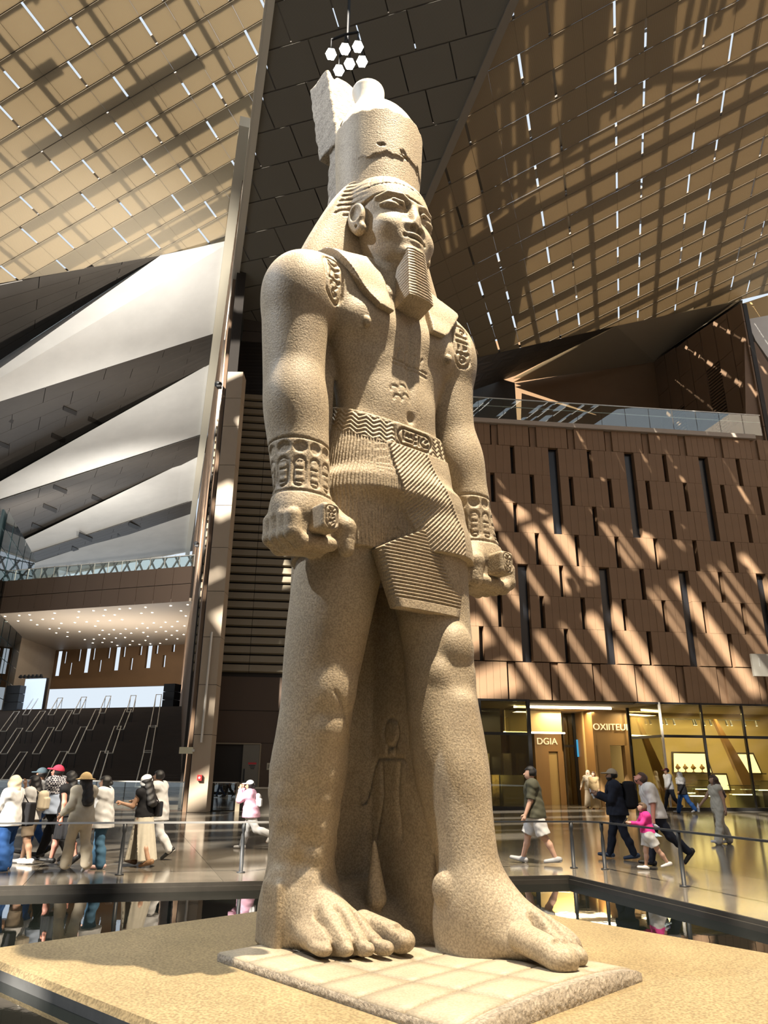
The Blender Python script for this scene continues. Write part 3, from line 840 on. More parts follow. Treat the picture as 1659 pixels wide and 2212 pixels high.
for j in range(9):
    for i in range(16):
        if random.random() < .25: continue
        p = bp(412, 1299) - BX * (1.2 + i * 1.5 + (j % 2) * .6 + random.uniform(-.2, .2)) + BN * (1.2 + j * 2.3)
        o = link('downlight', _dl, None); o.location = V3(p + [0, 0, .03]); k += 1
        tag(o, 'tiny recessed lamp, %s from the right in the %s row under the footbridge' % (ORD[len([1 for q in DLS if q == j])], ORD[j]), 'lamp', 'recessed lamps under the footbridge'); DLS.append(j)
# window wall at the back: cladding with lit slots, bright glazing below
BW = BQ + BN * BK
def bw(x, y, d=0.0): return on_plane(x, y, BW - BN * d, BN)
zt2 = zb_ + .3; zg = float(bw(250, 1484)[2]); zs = float(bw(250, 1532)[2])
back = empty('wall_stair_back'); tag(back, kind='structure')
wins = [(108, 1423, 6), (125, 1433, 12), (140, 1420, 6), (151, 1444, 6), (171, 1415, 6), (187, 1426, 12), (202, 1412, 6), (215, 1438, 6), (235, 1409, 6), (252, 1421, 12), (268, 1406, 6), (283, 1434, 6), (304, 1402, 6), (321, 1416, 12), (339, 1399, 6), (354, 1428, 6), (375, 1395, 6), (86, 1448, 8)]
o0 = bp(412, 1299) + BN * BK
def bu(p): return float((np.array(p) - o0) @ BX)
spans = []
for cx, cy, w in wins:
    hh = 27 if w > 8 else 13
    u0, u1 = bu(bw(cx - w / 2, cy)), bu(bw(cx + w / 2, cy)); z0, z1 = float(bw(cx, cy + hh)[2]), float(bw(cx, cy - hh)[2])
    spans.append((u0, u1, z0, z1))
us_ = sorted({round(v, 3) for s in spans for v in s[:2]} | {-42.0, 2.0})
for a, b in zip(us_[:-1], us_[1:]):
    c = (a + b) / 2
    op = [s for s in spans if s[0] < c < s[1]]
    segs = [(zg, zt2)]
    for s in op: segs = [q for g in segs for q in ((g[0], min(g[1], s[2])), (max(g[0], s[3]), g[1])) if q[1] - q[0] > .02]
    n = max(1, round((b - a) / .9))
    for z0, z1 in segs:
        for i in range(n):
            u0 = a + (b - a) * i / n; u1 = a + (b - a) * (i + 1) / n
            cs = [o0 + BX * u0, o0 + BX * u1, o0 + BX * u1 + BN * .4, o0 + BX * u0 + BN * .4]
            MB().hexa([V3((p[0], p[1], z0)) for p in cs] + [V3((p[0], p[1], z1)) for p in cs]).build('cladding_strip', M_BROWN, back)
# diamond lattice of the glazing below
lat = empty('window_lattice', V3(o0 + BN * .4 + [0, 0, 0])); tag(lat, kind='structure')
M_LATT = mat('lattice_grey', (.10, .11, .12), .5)
lat.rotation_euler = (0, 0, math.atan2(BX[1], BX[0]))
for i in range(-1, 24):
    for s in (-1, 1):
        x0 = -40 + i * 1.9
        MB().tube([(x0 - s * 1.3, 0, zs - 1.6), (x0 + s * 1.3, 0, zg + .1)], .13, 5).build('lattice_bar', M_LATT, lat)
for z in (zs - 1.6, (zs + zg) / 2 - .4, zg):
    MB().box((-19, 0, z), (22, .06, .06)).build('lattice_rail', M_LATT, lat)

# the grand staircase
ST0 = np.array([-9.30, 37.9, 0.0]); top_p = bp(392, 1527); NST = 46
rise_t = float(on_plane(392, 1527, BQ - BN * 1.0, BN)[2]); run_t = float((BQ - BN * 1.0 - ST0) @ BN)
stair = empty('grand_staircase', V3(ST0), math.atan2(BX[1], BX[0])); tag(stair, 'wide flight of dark brown steps rising under the footbridge', 'stairs')
rs, rn = rise_t / NST, run_t / NST
shift = float((SD @ BX) / (SD @ BN))
for i in range(NST):
    x1 = shift * (i * rn) + .2
    MB().box((x1 - 23, i * rn + rn / 2 + .02, (i + .5) * rs), (23, rn / 2 + .06, rs / 2)).build('step', M_STEP, stair)
    if i: MB().box((x1 - 23, i * rn + .0, (i + 1) * rs - .02), (23, .03, .012)).build('nosing', mat('nosing', (.20, .145, .10), .5), stair)
MB().box((shift * run_t - 23 + .2, run_t + 10.6, rise_t / 2), (24, 10.6, rise_t / 2 - .02)).build('landing', M_STEP, stair)
stm = MB(); stm.add([(-46, 0, -.3), (.2, 0, -.3), (shift * run_t, run_t, rise_t - .4), (-56, run_t, rise_t - .4)], [(0, 1, 2, 3)])
def stair_at(x, y, h=1.0):
    """point of the stair slope (raised by h) seen at a pixel"""
    n = np.cross(BX, BN * run_t + np.array([0, 0, rise_t])); n /= np.linalg.norm(n)
    return on_plane(x, y, ST0 + [0, 0, h], n)
ZR = lambda X, Y: (X * .3737, 1150 + Y * .3737)
RAILS = [[(200, 950, 130, 1055), (335, 958, 278, 1055), (472, 952, 422, 1050), (612, 947, 572, 1045), (757, 943, 732, 1038), (903, 938, 868, 1125)],
         [(82, 1036, 0, 1150), (232, 1034, 150, 1150), (387, 1030, 320, 1146), (552, 1025, 497, 1142), (725, 1022, 675, 1140)],
         [(97, 1133, 0, 1280), (277, 1128, 187, 1280), (466, 1125, 392, 1278), (662, 1121, 606, 1276), (862, 1117, 830, 1272)],
         [(117, 1270, 0, 1440), (347, 1267, 240, 1470), (582, 1265, 512, 1470), (834, 1262, 782, 1470)]]
POSW = ['leftmost', 'second from the left', 'third from the left', 'fourth from the left', 'fifth from the left', 'rightmost']
for fi, fl in enumerate(RAILS):
    for ri, (xt, yt, xb, yb) in enumerate(fl):
        A = stair_at(*ZR(xb, yb)); B = stair_at(*ZR(xt, yt)); q = BX * .55
        h = empty('stair_handrail', V3((A[0], A[1], A[2] - 1)))
        tag(h, 'thin white looped handrail, %s in the %s row up the staircase' % (POSW[ri] if ri < len(fl) - 1 else 'rightmost', ['topmost', 'second', 'third', 'lowest'][fi]), 'handrail', 'looped handrails on the grand staircase')
        Z = A - [0, 0, 1] - [0, 0, 0]
        P_ = [A - Z, B - Z, B + q - Z, A + q - Z]
        MB().tube([V3(p) for p in P_ + [P_[0]]], .035, 6).build('rail_loop', M_STEEL, h)
        for e in (0.06, .94):
            for s in (0, 1):
                p = P_[0] + (P_[1] - P_[0]) * e + (q if s else 0)
                MB().tube([V3(p), V3(p - [0, 0, 1.0])], .02, 5).build('rail_post', M_BLACK, h)

# screen and loudspeakers at the head of the stairs
def upright(name, x0, y0, x1, y1, depth, m, label, cat, dist, thick=.4):
    pl_ = BQ - BN * dist
    a = on_plane(x0, y1, pl_, BN); b = on_plane(x1, y1, pl_, BN); c = on_plane(x0, y0, pl_, BN)
    w = float((b - a) @ BX); h = float(c[2] - a[2])
    e = empty(name, V3((a + b) / 2), math.atan2(BX[1], BX[0])); tag(e, label, cat)
    return e, w, h
M_SCREEN = mat('screen_white', (.65, .75, .85), .35, emit=(.65, .8, 1.0), emit_s=.7)
e, w, h = upright('led_screen', 46, 1466, 93, 1534, .3, None, 'large pale blue display screen at the head of the stairs, far left', 'screen', .8)
MB().box((0, 0, h / 2), (w / 2, .15, h / 2)).build('screen_frame', M_BLACK, e); MB().box((0, -.17, h / 2), (w / 2 - .06, .02, h / 2 - .06)).build('screen_face', M_SCREEN, e)
e, w, h = upright('loudspeaker_stack', 14, 1482, 44, 1536, .3, None, 'black loudspeaker stack left of the pale display screen', 'loudspeaker', 1.2)
for i in range(3): MB().box((0, 0, h * (i + .5) / 3), (w / 2, .5, h / 6 - .02)).build('speaker_cabinet', M_BLACK, e)
e, w, h = upright('loudspeaker_stack', 356, 1478, 380, 1530, .3, None, 'black loudspeaker stack at the right end of the stair landing', 'loudspeaker', .8)
for i in range(3): MB().box((0, 0, h * (i + .5) / 3), (w / 2, .5, h / 6 - .02)).build('speaker_cabinet', M_BLACK, e)
e, w, h = upright('stage_light_bar', 40, 1458, 92, 1466, .3, None, 'row of dark stage lamps above the pale display screen', 'lamp bar', .9)
MB().tube([(-w / 2, 0, h * .5), (w / 2, 0, h * .3)], .06, 6).build('truss_bar', M_BLACK, e)
for i in range(6): MB().lathe([(.10, 0), (.16, .12), (.12, .3), (.05, .34)], (-w / 2 + w * (i + .5) / 6, 0, h * .15), 8).build('lamp_head', M_BLACK, e)

# side of the hall at the far left: stone return wall and glazed curtain wall
p0 = bw(90, 1532, 0); p1 = bp(-10, 1560, -2)
def vert(name, x0, x1, dist0, dist1, ya, yb, m):
    A = on_plane(x0, yb, BQ + BN * dist0, BN); A2_ = on_plane(x0, ya, BQ + BN * dist0, BN); B = on_plane(x1, yb, BQ + BN * dist1, BN)
    z0, z1 = A[2], A2_[2]
    return poly(name, [(A[0], A[1], z0), (B[0], B[1], z0), (B[0], B[1], z1), (A[0], A[1], z1)], m, off=(-.3, .1, 0))
vert('wall_stone_return', 96, 14, 20.9, 12, 1392, 1560, M_PILLAR)
glz = empty('window_curtain'); tag(glz, kind='structure')
A = on_plane(26, 1500, BQ + BN * 11.5, BN); B = on_plane(-60, 1500, BQ - BN * 4, BN); d_ = (B - A)
z0, z1 = 7.0, 26.0
for j in range(10):
    for i in range(5):
        a = A + d_ * (i / 5 + .01); b = A + d_ * ((i + 1) / 5 - .01); q0 = z0 + (z1 - z0) * j / 10 + .04; q1 = z0 + (z1 - z0) * (j + 1) / 10 - .04
        MB().prism([(a[0], a[1], q0), (b[0], b[1], q0), (b[0], b[1], q1), (a[0], a[1], q1)], (-.03, 0, 0)).build('glass_pane', M_GLASS_DARK, glz)
MB().prism([V3((A[0] - .4, A[1], z0)), V3((B[0] - .4, B[1], z0)), V3((B[0] - .4, B[1], z1)), V3((A[0] - .4, A[1], z1))], (-.2, 0, 0)).build('curtain_backing', mat('curtain_back', (.10, .15, .16), .5), glz)

# ------------------------------------------------------------------ slatted wall between pillar and statue
sw = empty('wall_slats'); tag(sw, kind='structure')
SL = np.array([-7.7, 37.6, 0.0]); 
def sp(s, z, d=0.0): p = SL + WD * s + WN * d; return V3((p[0], p[1], z))
bk = MB(); bk.hexa([sp(-2, 0, -.5), sp(-2, 0, -.2), sp(7.4, 0, -.2), sp(7.4, 0, -.5), sp(-2, 26, -.5), sp(-2, 26, -.2), sp(7.4, 26, -.2), sp(7.4, 26, -.5)]); bk.build('slat_backing', M_DARK, sw)
_sm = {}
z = .05; r = 0
while z < 22.2:
    low = z < 6.2
    xs = [2.65, 3.9, 5.6, 7.3] if low else [-1.9, .9, 2.85, 4.8, 7.3]
    hgt = .34 if low else .40
    for a, b in zip(xs[:-1], xs[1:]):
        k = (round(b - a, 3), hgt)
        if k not in _sm:
            m_ = MB(); hw = (b - a) / 2 - .012
            m_.add([(-hw, 0, 0), (hw, 0, 0), (hw, -.13, .06), (-hw, -.13, .06), (-hw, 0, hgt), (hw, 0, hgt), (hw, -.06, hgt - .02), (-hw, -.06, hgt - .02)], [(0, 1, 2, 3), (3, 2, 6, 7), (7, 6, 5, 4), (0, 3, 7, 4), (1, 5, 6, 2), (0, 4, 5, 1)])
            _sm[k] = m_.mesh('wall_slat'); _sm[k].materials.append(M_SLAT)
        o = link('wall_slat', _sm[k], None, sw); o.location = sp((a + b) / 2, z, -.05); o.rotation_euler = (0, 0, WROT)
    z += .40 if low else .47
# plain brown panel, door and door leaf in the lower part
SB = SL + WN * .0
for z0, z1 in ((4.6, 6.25), (3.05, 4.57)):
    c = MB(); c.hexa([sp(-1.5, z0, -.15), sp(2.62, z0, -.15), sp(2.62, z0, -.25), sp(-1.5, z0, -.25), sp(-1.5, z1, -.15), sp(2.62, z1, -.15), sp(2.62, z1, -.25), sp(-1.5, z1, -.25)]); c.build('wall_panel', M_BRIDGE, sw)
c = MB(); c.hexa([sp(1.75, 0, -.15), sp(2.62, 0, -.15), sp(2.62, 0, -.25), sp(1.75, 0, -.25), sp(1.75, 3.03, -.15), sp(2.62, 3.03, -.15), sp(2.62, 3.03, -.25), sp(1.75, 3.03, -.25)]); c.build('wall_panel', M_BRIDGE, sw)
dr = empty('door_1', sp(.95, 0, -.1), WROT); tag(dr, kind='structure')
MB().box((-.4, .1, 1.5), (1.2, .04, 1.5)).build('door_opening', M_DARK, dr)
for x in (-1.62, .78): MB().box((x, 0, 1.5), (.035, .06, 1.5)).build('door_jamb', M_SLAT, dr)
MB().box((-.42, 0, 3.0), (1.2, .06, .035)).build('door_head', M_SLAT, dr)
lf = MB().box((.34, -.02, 1.48), (.40, .03, 1.47)).build('door_leaf', mat('door_grey', (.20, .185, .15), .45), dr)
MB().box((-.02 + .08, -.07, 1.55), (.035, .02, .28)).build('pull_handle', M_BLACK, lf)
def wall_text(name, body, size, loc, rz, m, parent=None, ext=.004, align='CENTER'):
    cu = bpy.data.curves.new(name, 'FONT'); cu.body = body; cu.size = size; cu.extrude = ext; cu.align_x = align; cu.align_y = 'CENTER'
    t_ = bpy.data.objects.new(name + '_curve', cu); COL.objects.link(t_); bpy.context.view_layer.update(); me = bpy.data.meshes.new_from_object(t_.evaluated_get(bpy.context.evaluated_depsgraph_get())); bpy.data.objects.remove(t_); me.materials.clear(); me.materials.append(m)
    o = bpy.data.objects.new(name, me); COL.objects.link(o); o.location = loc; o.rotation_euler = (R(90), 0, rz)
    if parent: o.parent = parent
    return o
ns = empty('door_notice', sp(1.38, 1.93, -.06), WROT); tag(ns, 'white paper notice with a red header on the grey door leaf', 'notice')
MB().box((0, 0, 0), (.20, .006, .19)).build('paper', mat('paper_white', (.80, .78, .74), .6), ns)
MB().box((0, -.006, .15), (.20, .006, .045)).build('red_header', mat('notice_red', (.60, .04, .05), .5), ns)
for i in range(3): MB().box((.01 * i, -.009, .06 - i * .075), (.15 - .03 * i, .002, .020)).build('print_line', M_BLACK, ns)
n2 = empty('wall_notice', sp(2.22, 1.95, -.13), WROT); tag(n2, 'small cream sheet pinned to the wall right of the door', 'notice')
MB().box((0, 0, 0), (.13, .006, .16)).build('sheet', mat('sheet_cream', (.55, .50, .38), .6), n2)
for i in range(3): MB().box((0, -.007, .06 - i * .06), (.09, .002, .012)).build('print_line', M_BLACK, n2)
# glass guard rail in front of the door and beside the stairs
gg = empty('glass_guard', V3(on_z(452, 1752, 0)), WROT); tag(gg, 'low glass guard rail in front of the grey door', 'guard rail')
gw = float(np.linalg.norm(on_z(512, 1752) - on_z(452, 1752)))
MB().box((gw / 2, 0, .62), (gw / 2, .012, .58)).build('glass_pane', M_GLASS, gg); MB().box((gw / 2, 0, 1.22), (gw / 2, .03, .025)).build('handrail', M_STEEL, gg)
MB().box((gw, 0, .6), (.10, .05, .62)).build('end_post', M_SLAT, gg)
gs = empty('glass_guard', V3(on_z(395, 1752, 0) + [0, 0, 0]), math.atan2(BX[1], BX[0])); tag(gs, 'long glass guard rail along the foot of the staircase', 'guard rail')
for i in range(12): MB().box((-.8 - i * 1.6, 0, .62), (.78, .012, .58)).build('glass_pane', M_GLASS, gs)
MB().box((-9.6, 0, 1.22), (9.6, .03, .025)).build('handrail', M_STEEL, gs)
# dark boarded wall closing the gap between slats and soffit
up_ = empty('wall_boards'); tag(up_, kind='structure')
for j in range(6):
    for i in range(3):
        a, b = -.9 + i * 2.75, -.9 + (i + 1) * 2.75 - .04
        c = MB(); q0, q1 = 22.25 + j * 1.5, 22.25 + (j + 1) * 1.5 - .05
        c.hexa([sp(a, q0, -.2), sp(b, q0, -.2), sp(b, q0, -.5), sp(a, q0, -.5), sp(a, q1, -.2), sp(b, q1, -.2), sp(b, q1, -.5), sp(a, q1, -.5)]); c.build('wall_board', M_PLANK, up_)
inf_ = MB(); q_ = [sp(7.0, 0, -.3), ww(S0 + .3, 0, -.5), ww(S0 + .3, 0, -.9), sp(7.0, 0, -.7)]
inf_.hexa([(p.x, p.y, 0) for p in q_] + [(p.x, p.y, 27) for p in q_]); tag(inf_.build('wall_infill', M_BRIDGE), kind='structure')
# little counter by the slatted wall
ct = empty('service_counter', V3(on_z(566, 1757, 0)), WROT); tag(ct, 'grey service counter against the slatted wall behind the statue', 'counter')
MB().box((0, 0, .5), (.75, .35, .5)).build('counter_body', mat('counter_grey', (.16, .14, .11), .5), ct); MB().box((0, 0, 1.03), (.80, .40, .03)).build('counter_top', mat('counter_top', (.42, .38, .32), .4), ct)

# added fill lamps in invented housings, placed to brighten the white folds
def fill(loc, tgt, energy, deg, label):
    e = empty('uplight', V3(loc)); tag(e, label, 'lamp')
    q = (V3(tgt) - V3(loc)).to_track_quat('Z', 'Y').to_matrix().to_4x4()
    b = MB().lathe([(.12, -.10), (.16, .0), (.18, .22)], (0, 0, .22), 10); b.v = [tuple(Matrix.Translation((0, 0, .22)) @ q @ Matrix.Translation((0, 0, -.22)) @ Vector(v)) for v in b.v]; b.build('lamp_housing', M_BLACK, e)
    MB().box((0, 0, .06), (.12, .12, .06)).build('lamp_foot', M_BLACK, e)
    l = bpy.data.lights.new('uplight_lamp', 'SPOT'); l.energy = energy; l.color = (1.0, .95, .87); l.spot_size = R(deg); l.spot_blend = .8; l.shadow_soft_size = .4
    o = bpy.data.objects.new('uplight_lamp', l); COL.objects.link(o); o.location = V3(loc) + Vector((0, 0, .22)) + (V3(tgt) - V3(loc)).normalized() * .35
    o.rotation_euler = (V3(tgt) - V3(loc)).to_track_quat('-Z', 'Y').to_euler()
fill(PB - SN * .45 + [0, .3, 21.0], (FL[0] + FR[1]) / 2 + [-2, 0, 0], 15000, 130, 'small black uplight bracketed high on the tan pillar')
fill(PB + SD * 17 - SN * .45 + [0, 0, 17.0], (FL[2] + FR[3]) / 2, 10000, 130, 'small black uplight bracketed on the ribbed side wall')
for i, (px, tx) in enumerate(((330, .35), (130, .6))):
    p = bp(px, 1225) + BN * 1.2; p[2] = zt
    fill(p, FR[4] * (1 - tx) + FL[4] * tx, 11000, 130, ['small black uplight on the footbridge near the ribbed wall', 'small black uplight on the footbridge, farther left'][i])

# ------------------------------------------------------------------ shop fronts under the slotted wall
M_SHOPWALL = mat('shop_wall', (.62, .50, .26), .6)
M_SHOPBR = mat('shop_bronze', (.30, .17, .065), .4, noise=.1, nscale=1)
M_SHOPDK = mat('shop_dark', (.045, .035, .02), .4)
M_WOOD = mat('shop_wood', (.36, .215, .09), .45, noise=.15, nscale=1.2, stretch=(1, 1, .2))
M_STRIP = mat('strip_light', (1, .9, .7), emit=(1, .88, .62), emit_s=9)
M_NICHE = mat('niche_glow', (.9, .8, .5), emit=(1, .85, .45), emit_s=1.6)
ZTOP = 5.44
def sx(px, d=0.0):
    """wall coordinate s of a floor-level pixel column, on the plane pushed back by d"""
    p = on_plane(px, 1640, WP - WN * d, WN); return float((p - WP) @ WD)
def sbox(name, s0, s1, d0, d1, z0, z1, m, parent=None):
    mb = MB(); mb.hexa([ww(s0, z0, -d1), ww(s0, z0, -d0), ww(s1, z0, -d0), ww(s1, z0, -d1), ww(s0, z1, -d1), ww(s0, z1, -d0), ww(s1, z1, -d0), ww(s1, z1, -d1)]) if False else mb.hexa([ww(s0, z0, -d0), ww(s1, z0, -d0), ww(s1, z0, -d1), ww(s0, z0, -d1), ww(s0, z1, -d0), ww(s1, z1, -d0), ww(s1, z1, -d1), ww(s0, z1, -d1)])
    return mb.build(name, m, parent)
sL0, sL1 = -14.0, sx(1147)
sR0, sR1 = sx(1437), 13.6
shell = empty('wall_shop'); tag(shell, kind='structure')
sbox('shop_ceiling', -14, 14, .6, 11.5, ZTOP - .1, ZTOP + .15, M_SOFFIT, shell)
sbox('shop_back', -14, 14, 11.4, 11.8, 0, ZTOP, M_SHOPBR, shell)
sbox('shop_end', 13.7, 14, .2, 11.5, 0, ZTOP, M_SHOPWALL, shell)
# lintel strip lights over the entrance
for a, b, d in ((sx(1145), sx(1372), 2.4),):
    ls = sbox('strip_light', a, b, d, d + .12, ZTOP - .22, ZTOP - .12, M_STRIP); tag(ls, 'long warm strip light under the shop entrance ceiling', 'lamp')
ls = sbox('strip_light', sx(1150), sx(1300), 5.2, 5.32, 4.0, 4.08, M_STRIP); tag(ls, 'short warm strip light over the inner shop doorway', 'lamp')
sbox('entrance_bulkhead', sx(1150), sx(1290), 5.0, 5.4, 4.1, 5.3, M_SHOPWALL, shell)
# glazing: right shop
gz = empty('window_shop_right'); tag(gz, kind='structure')
mull = [sx(1437), sx(1437) + 2.35, sx(1437) + 4.70, sx(1437) + 7.05]
sbox('glazing_base', sR0 - 1.3, sR1, -.05, .35, 0, .16, M_MULL, gz)
sbox('glazing_head', sR0 - 1.3, sR1, -.02, .3, ZTOP - .10, ZTOP, M_MULL, gz)
sbox('transom', sR0, sR1, -.03, .08, 3.62, 3.76, M_MULL, gz)
for i, s in enumerate(mull):
    sbox('mullion', s - .05, s + .05, -.05, .10, .16, ZTOP, M_STEEL if i == 0 else M_MULL, gz)
    e = mull[i + 1] if i + 1 < len(mull) else sR1
    sbox('glass_pane', s + .05, e - .05, .0, .02, .16, 3.62, M_GLASS_SHOP, gz); sbox('glass_pane', s + .05, e - .05, .0, .02, 3.76, ZTOP - .1, M_GLASS_SHOP, gz)
# canted corner panes
def cant(name, sA, dA_, sB, dB_, z0, z1, m, th=.03):
    a, b = ww(sA, 0, -dA_), ww(sB, 0, -dB_)
    return MB().prism([(a.x, a.y, z0), (b.x, b.y, z0), (b.x, b.y, z1), (a.x, a.y, z1)], (-.0, th, 0)).build(name, m, gz)
sc, dc = sx(1366, 2.6), 2.6
cant('glass_pane', sR0 - .05, .05, sc, dc, .16, 3.62, M_GLASS_SHOP); cant('glass_pane', sR0 - .05, .05, sc, dc, 3.76, ZTOP - .1, M_GLASS_SHOP)
cant('transom', sR0 - .05, .0, sc, dc, 3.62, 3.76, M_MULL, .08); cant('glazing_base', sR0 - .05, 0, sc, dc, 0, .16, M_MULL, .1)
sbox('mullion', sc - .06, sc + .06, dc - .05, dc + .1, 0, ZTOP, M_MULL, gz)
# left glazing
gl = empty('window_shop_left'); tag(gl, kind='structure')
for s in (sL1, sx(1108), sx(1040), sx(1040) - 2.4):
    if s in (sL1,): sbox('mullion', s - .09, s + .09, -.05, .12, 0, ZTOP, M_MULL, gl)
    elif s < sx(1050): sbox('mullion', s - .06, s + .06, -.05, .1, 0, ZTOP, M_MULL, gl)
sbox('transom', sL1 - 7, sL1, -.03, .08, 3.62, 3.76, M_MULL, gl); sbox('glazing_base', sL1 - 7, sL1, -.05, .35, 0, .16, M_MULL, gl); sbox('glazing_head', sL1 - 7, sL1, -.02, .3, ZTOP - .10, ZTOP, M_MULL, gl)
for a, b in ((sx(1040) + .06, sL1 - .09), (sx(1040) - 2.3, sx(1040) - .06)):
    sbox('glass_pane', a, b, 0, .02, .16, 3.62, M_GLASS_SHOP, gl); sbox('glass_pane', a, b, 0, .02, 3.76, ZTOP - .1, M_GLASS_SHOP, gl)
sbox('return_pane', sL1 - .02, sL1 + .02, .1, 4.5, .16, ZTOP - .1, M_GLASS_SHOP, gl)
# inside of the left shop: dark shelves, posters
sbox('shop_partition', sL1 - 7, sL1 - .3, 4.6, 4.8, 0, ZTOP, M_SHOPDK, shell)
for i in range(4):
    r_ = sbox('display_rack', sL1 - 2.5 + i * .62, sL1 - 2.05 + i * .62, 3.0, 3.3, .16, 2.6 + .2 * (i % 2), mat('rack_%d' % i, [(.10, .08, .05), (.16, .13, .08), (.06, .05, .04), (.13, .10, .06)][i], .5))
    tag(r_, ['slim dark display rack, leftmost inside the left shop window', 'slim tan display rack, second inside the left shop window', 'black display rack, third inside the left shop window', 'brown display rack, rightmost inside the left shop window'][i], 'display rack', 'display racks in the left shop')
pc = empty('framed_relief', ww(sL1 - 2.15, .16, -.8), WROT); tag(pc, 'low gold patterned panel standing behind the left shop glass', 'panel')
MB().box((0, 0, .75), (.62, .05, .75)).build('panel_board', mat('gold_relief', (.55, .38, .13), .5, noise=.6, nscale=4, bump=1, bscale=6), pc); MB().box((0, .04, .75), (.66, .03, .79)).build('panel_frame', M_SHOPDK, pc)
pc = empty('floor_cabinet', ww(sL1 - .85, .16, -.8), WROT); tag(pc, 'low olive cabinet beside the gold panel in the left shop', 'cabinet')
MB().box((0, 0, .75), (.58, .3, .75)).build('cabinet_body', mat('olive_panel', (.26, .22, .10), .5), pc); MB().box((0, -.31, .75), (.55, .015, .70)).build('cabinet_door', mat('olive_panel2', (.30, .25, .12), .45), pc)
# entrance recess: wooden portals with lettering
def portal(name, px0, px1, d, z0, z1, m, parent):
    return sbox(name, sx(px0, d), sx(px1, d), d, d + .5, z0, z1, m, parent)
p1 = empty('wall_portal_left'); tag(p1, kind='structure')
portal('portal_head', 1157, 1216, 7.0, 3.05, 5.3, M_WOOD, p1); portal('portal_jamb', 1157, 1186, 7.0, 0, 3.05, M_WOOD, p1); portal('portal_jamb', 1206, 1218, 7.0, 0, 3.05, M_WOOD, p1)
portal('portal_door', 1186, 1206, 7.2, 0, 3.0, mat('door_glow', (.55, .40, .17), .4), p1)  # door panel in one plain golden colour
p2 = empty('wall_portal_right'); tag(p2, kind='structure')
portal('portal_head', 1292, 1358, 4.2, 3.35, ZTOP - .1, M_WOOD, p2); portal('portal_jamb', 1290, 1320, 4.2, 0, 3.35, M_WOOD, p2); portal('portal_jamb', 1352, 1368, 4.2, 0, ZTOP - .1, M_WOOD, p2)
portal('portal_inside', 1316, 1356, 8.5, 0, 3.6, M_SHOPWALL, p2)
sbox('portal_reveal', sx(1291, 4.2) - .15, sx(1291, 4.2) + .05, 4.2, 9, 0, ZTOP - .1, M_WOOD, p2)
# middle glass doors between the portals
gm = empty('window_shop_middle'); tag(gm, kind='structure')
a, b = sx(1219, 7.0), sx(1290, 7.0); mid = sx(1246, 7.0)
sbox('mullion', mid - .12, mid + .12, 6.9, 7.05, 0, ZTOP - .1, M_MULL, gm); sbox('transom', a, b, 6.95, 7.05, 3.3, 3.45, M_MULL, gm); sbox('mullion', a, a + .1, 6.95, 7.05, 0, ZTOP - .1, M_SHOPDK, gm)
for q0, q1 in ((a + .1, mid - .12), (mid + .12, b)):
    sbox('glass_pane', q0, q1, 6.98, 7.0, .05, 3.3, M_GLASS_SHOP, gm); sbox('glass_pane', q0, q1, 6.98, 7.0, 3.45, ZTOP - .1, M_GLASS_SHOP, gm)
bs = sbox('blue_screen', sx(1246, 6.9), sx(1276, 6.9), 6.7, 6.78, 2.75, 3.75, mat('blue_screen', (.03, .20, .42), .3, emit=(.04, .3, .6), emit_s=.6)); tag(bs, 'small bright blue sign panel on the middle shop glass', 'sign')
M_LET = mat('sign_letters', (.85, .74, .50), .3, emit=(1, .85, .5), emit_s=.5)
wall_text('sign_letters', 'DGIA', .55, ww(sx(1184, 6.9), 3.62, -6.9), WROT, M_LET, None, .03)
wall_text('sign_letters', 'OXIITEUI', .52, ww(sx(1325, 4.1), 4.35, -4.1), WROT, M_LET, None, .03)
for o, t in ((bpy.data.objects['sign_letters'], 'raised cream shop lettering on the left wooden portal'), (bpy.data.objects['sign_letters.001'], 'raised cream shop lettering on the right wooden portal')): tag(o, t, 'lettering')
# right shop: back wall, slanted fins, niches, counters, lamps
rb = empty('wall_shop_back'); tag(rb, kind='structure')
DB = 5.5
sbox('back_wall', sR0 - 2.2, 13.7, DB, DB + .2, 0, ZTOP, M_SHOPWALL, rb)
for px_t, px_b, w in ((1385, 1428, .5), (1555, 1610, .7)):
    a0, a1 = sx(px_t, 3.8), sx(px_b, 3.8)
    A_, B_ = ww(a0, 4.9, -3.8), ww(a1, 0.05, -3.8)
    MB().prism([A_, Vector(A_) + Vector((.12, 0, 0)), Vector(B_) + Vector((w + .3, 0, 0)), B_], (0, .35, 0)).build('slanted_fin', M_SHOPBR, rb)
def niche(px0, px1, z0, z1, slant, label):
    s0_, s1_ = sx(px0, DB), sx(px1, DB)
    e = empty('display_niche', ww((s0_ + s1_) / 2, z0, -DB + .06), WROT); tag(e, label, 'display niche')
    w = (s1_ - s0_) / 2; h = z1 - z0
    MB().prism([(-w - .12, 0, -.08), (w + .12 + slant, 0, -.08), (w + .08, 0, h + .1), (-w - .02 - slant * .0, 0, h + .1)], (0, .03, 0)).build('niche_frame', M_SHOPDK, e)
    MB().prism([(-w, -.02, 0), (w + slant, -.02, 0), (w, -.02, h), (-w + .1, -.02, h)], (0, .015, 0)).build('niche_face', M_NICHE, e)
    return e, w
n1, w1 = niche(1452, 1523, 1.92, 2.98, .25, 'glowing trapezoid display niche with four small stands')
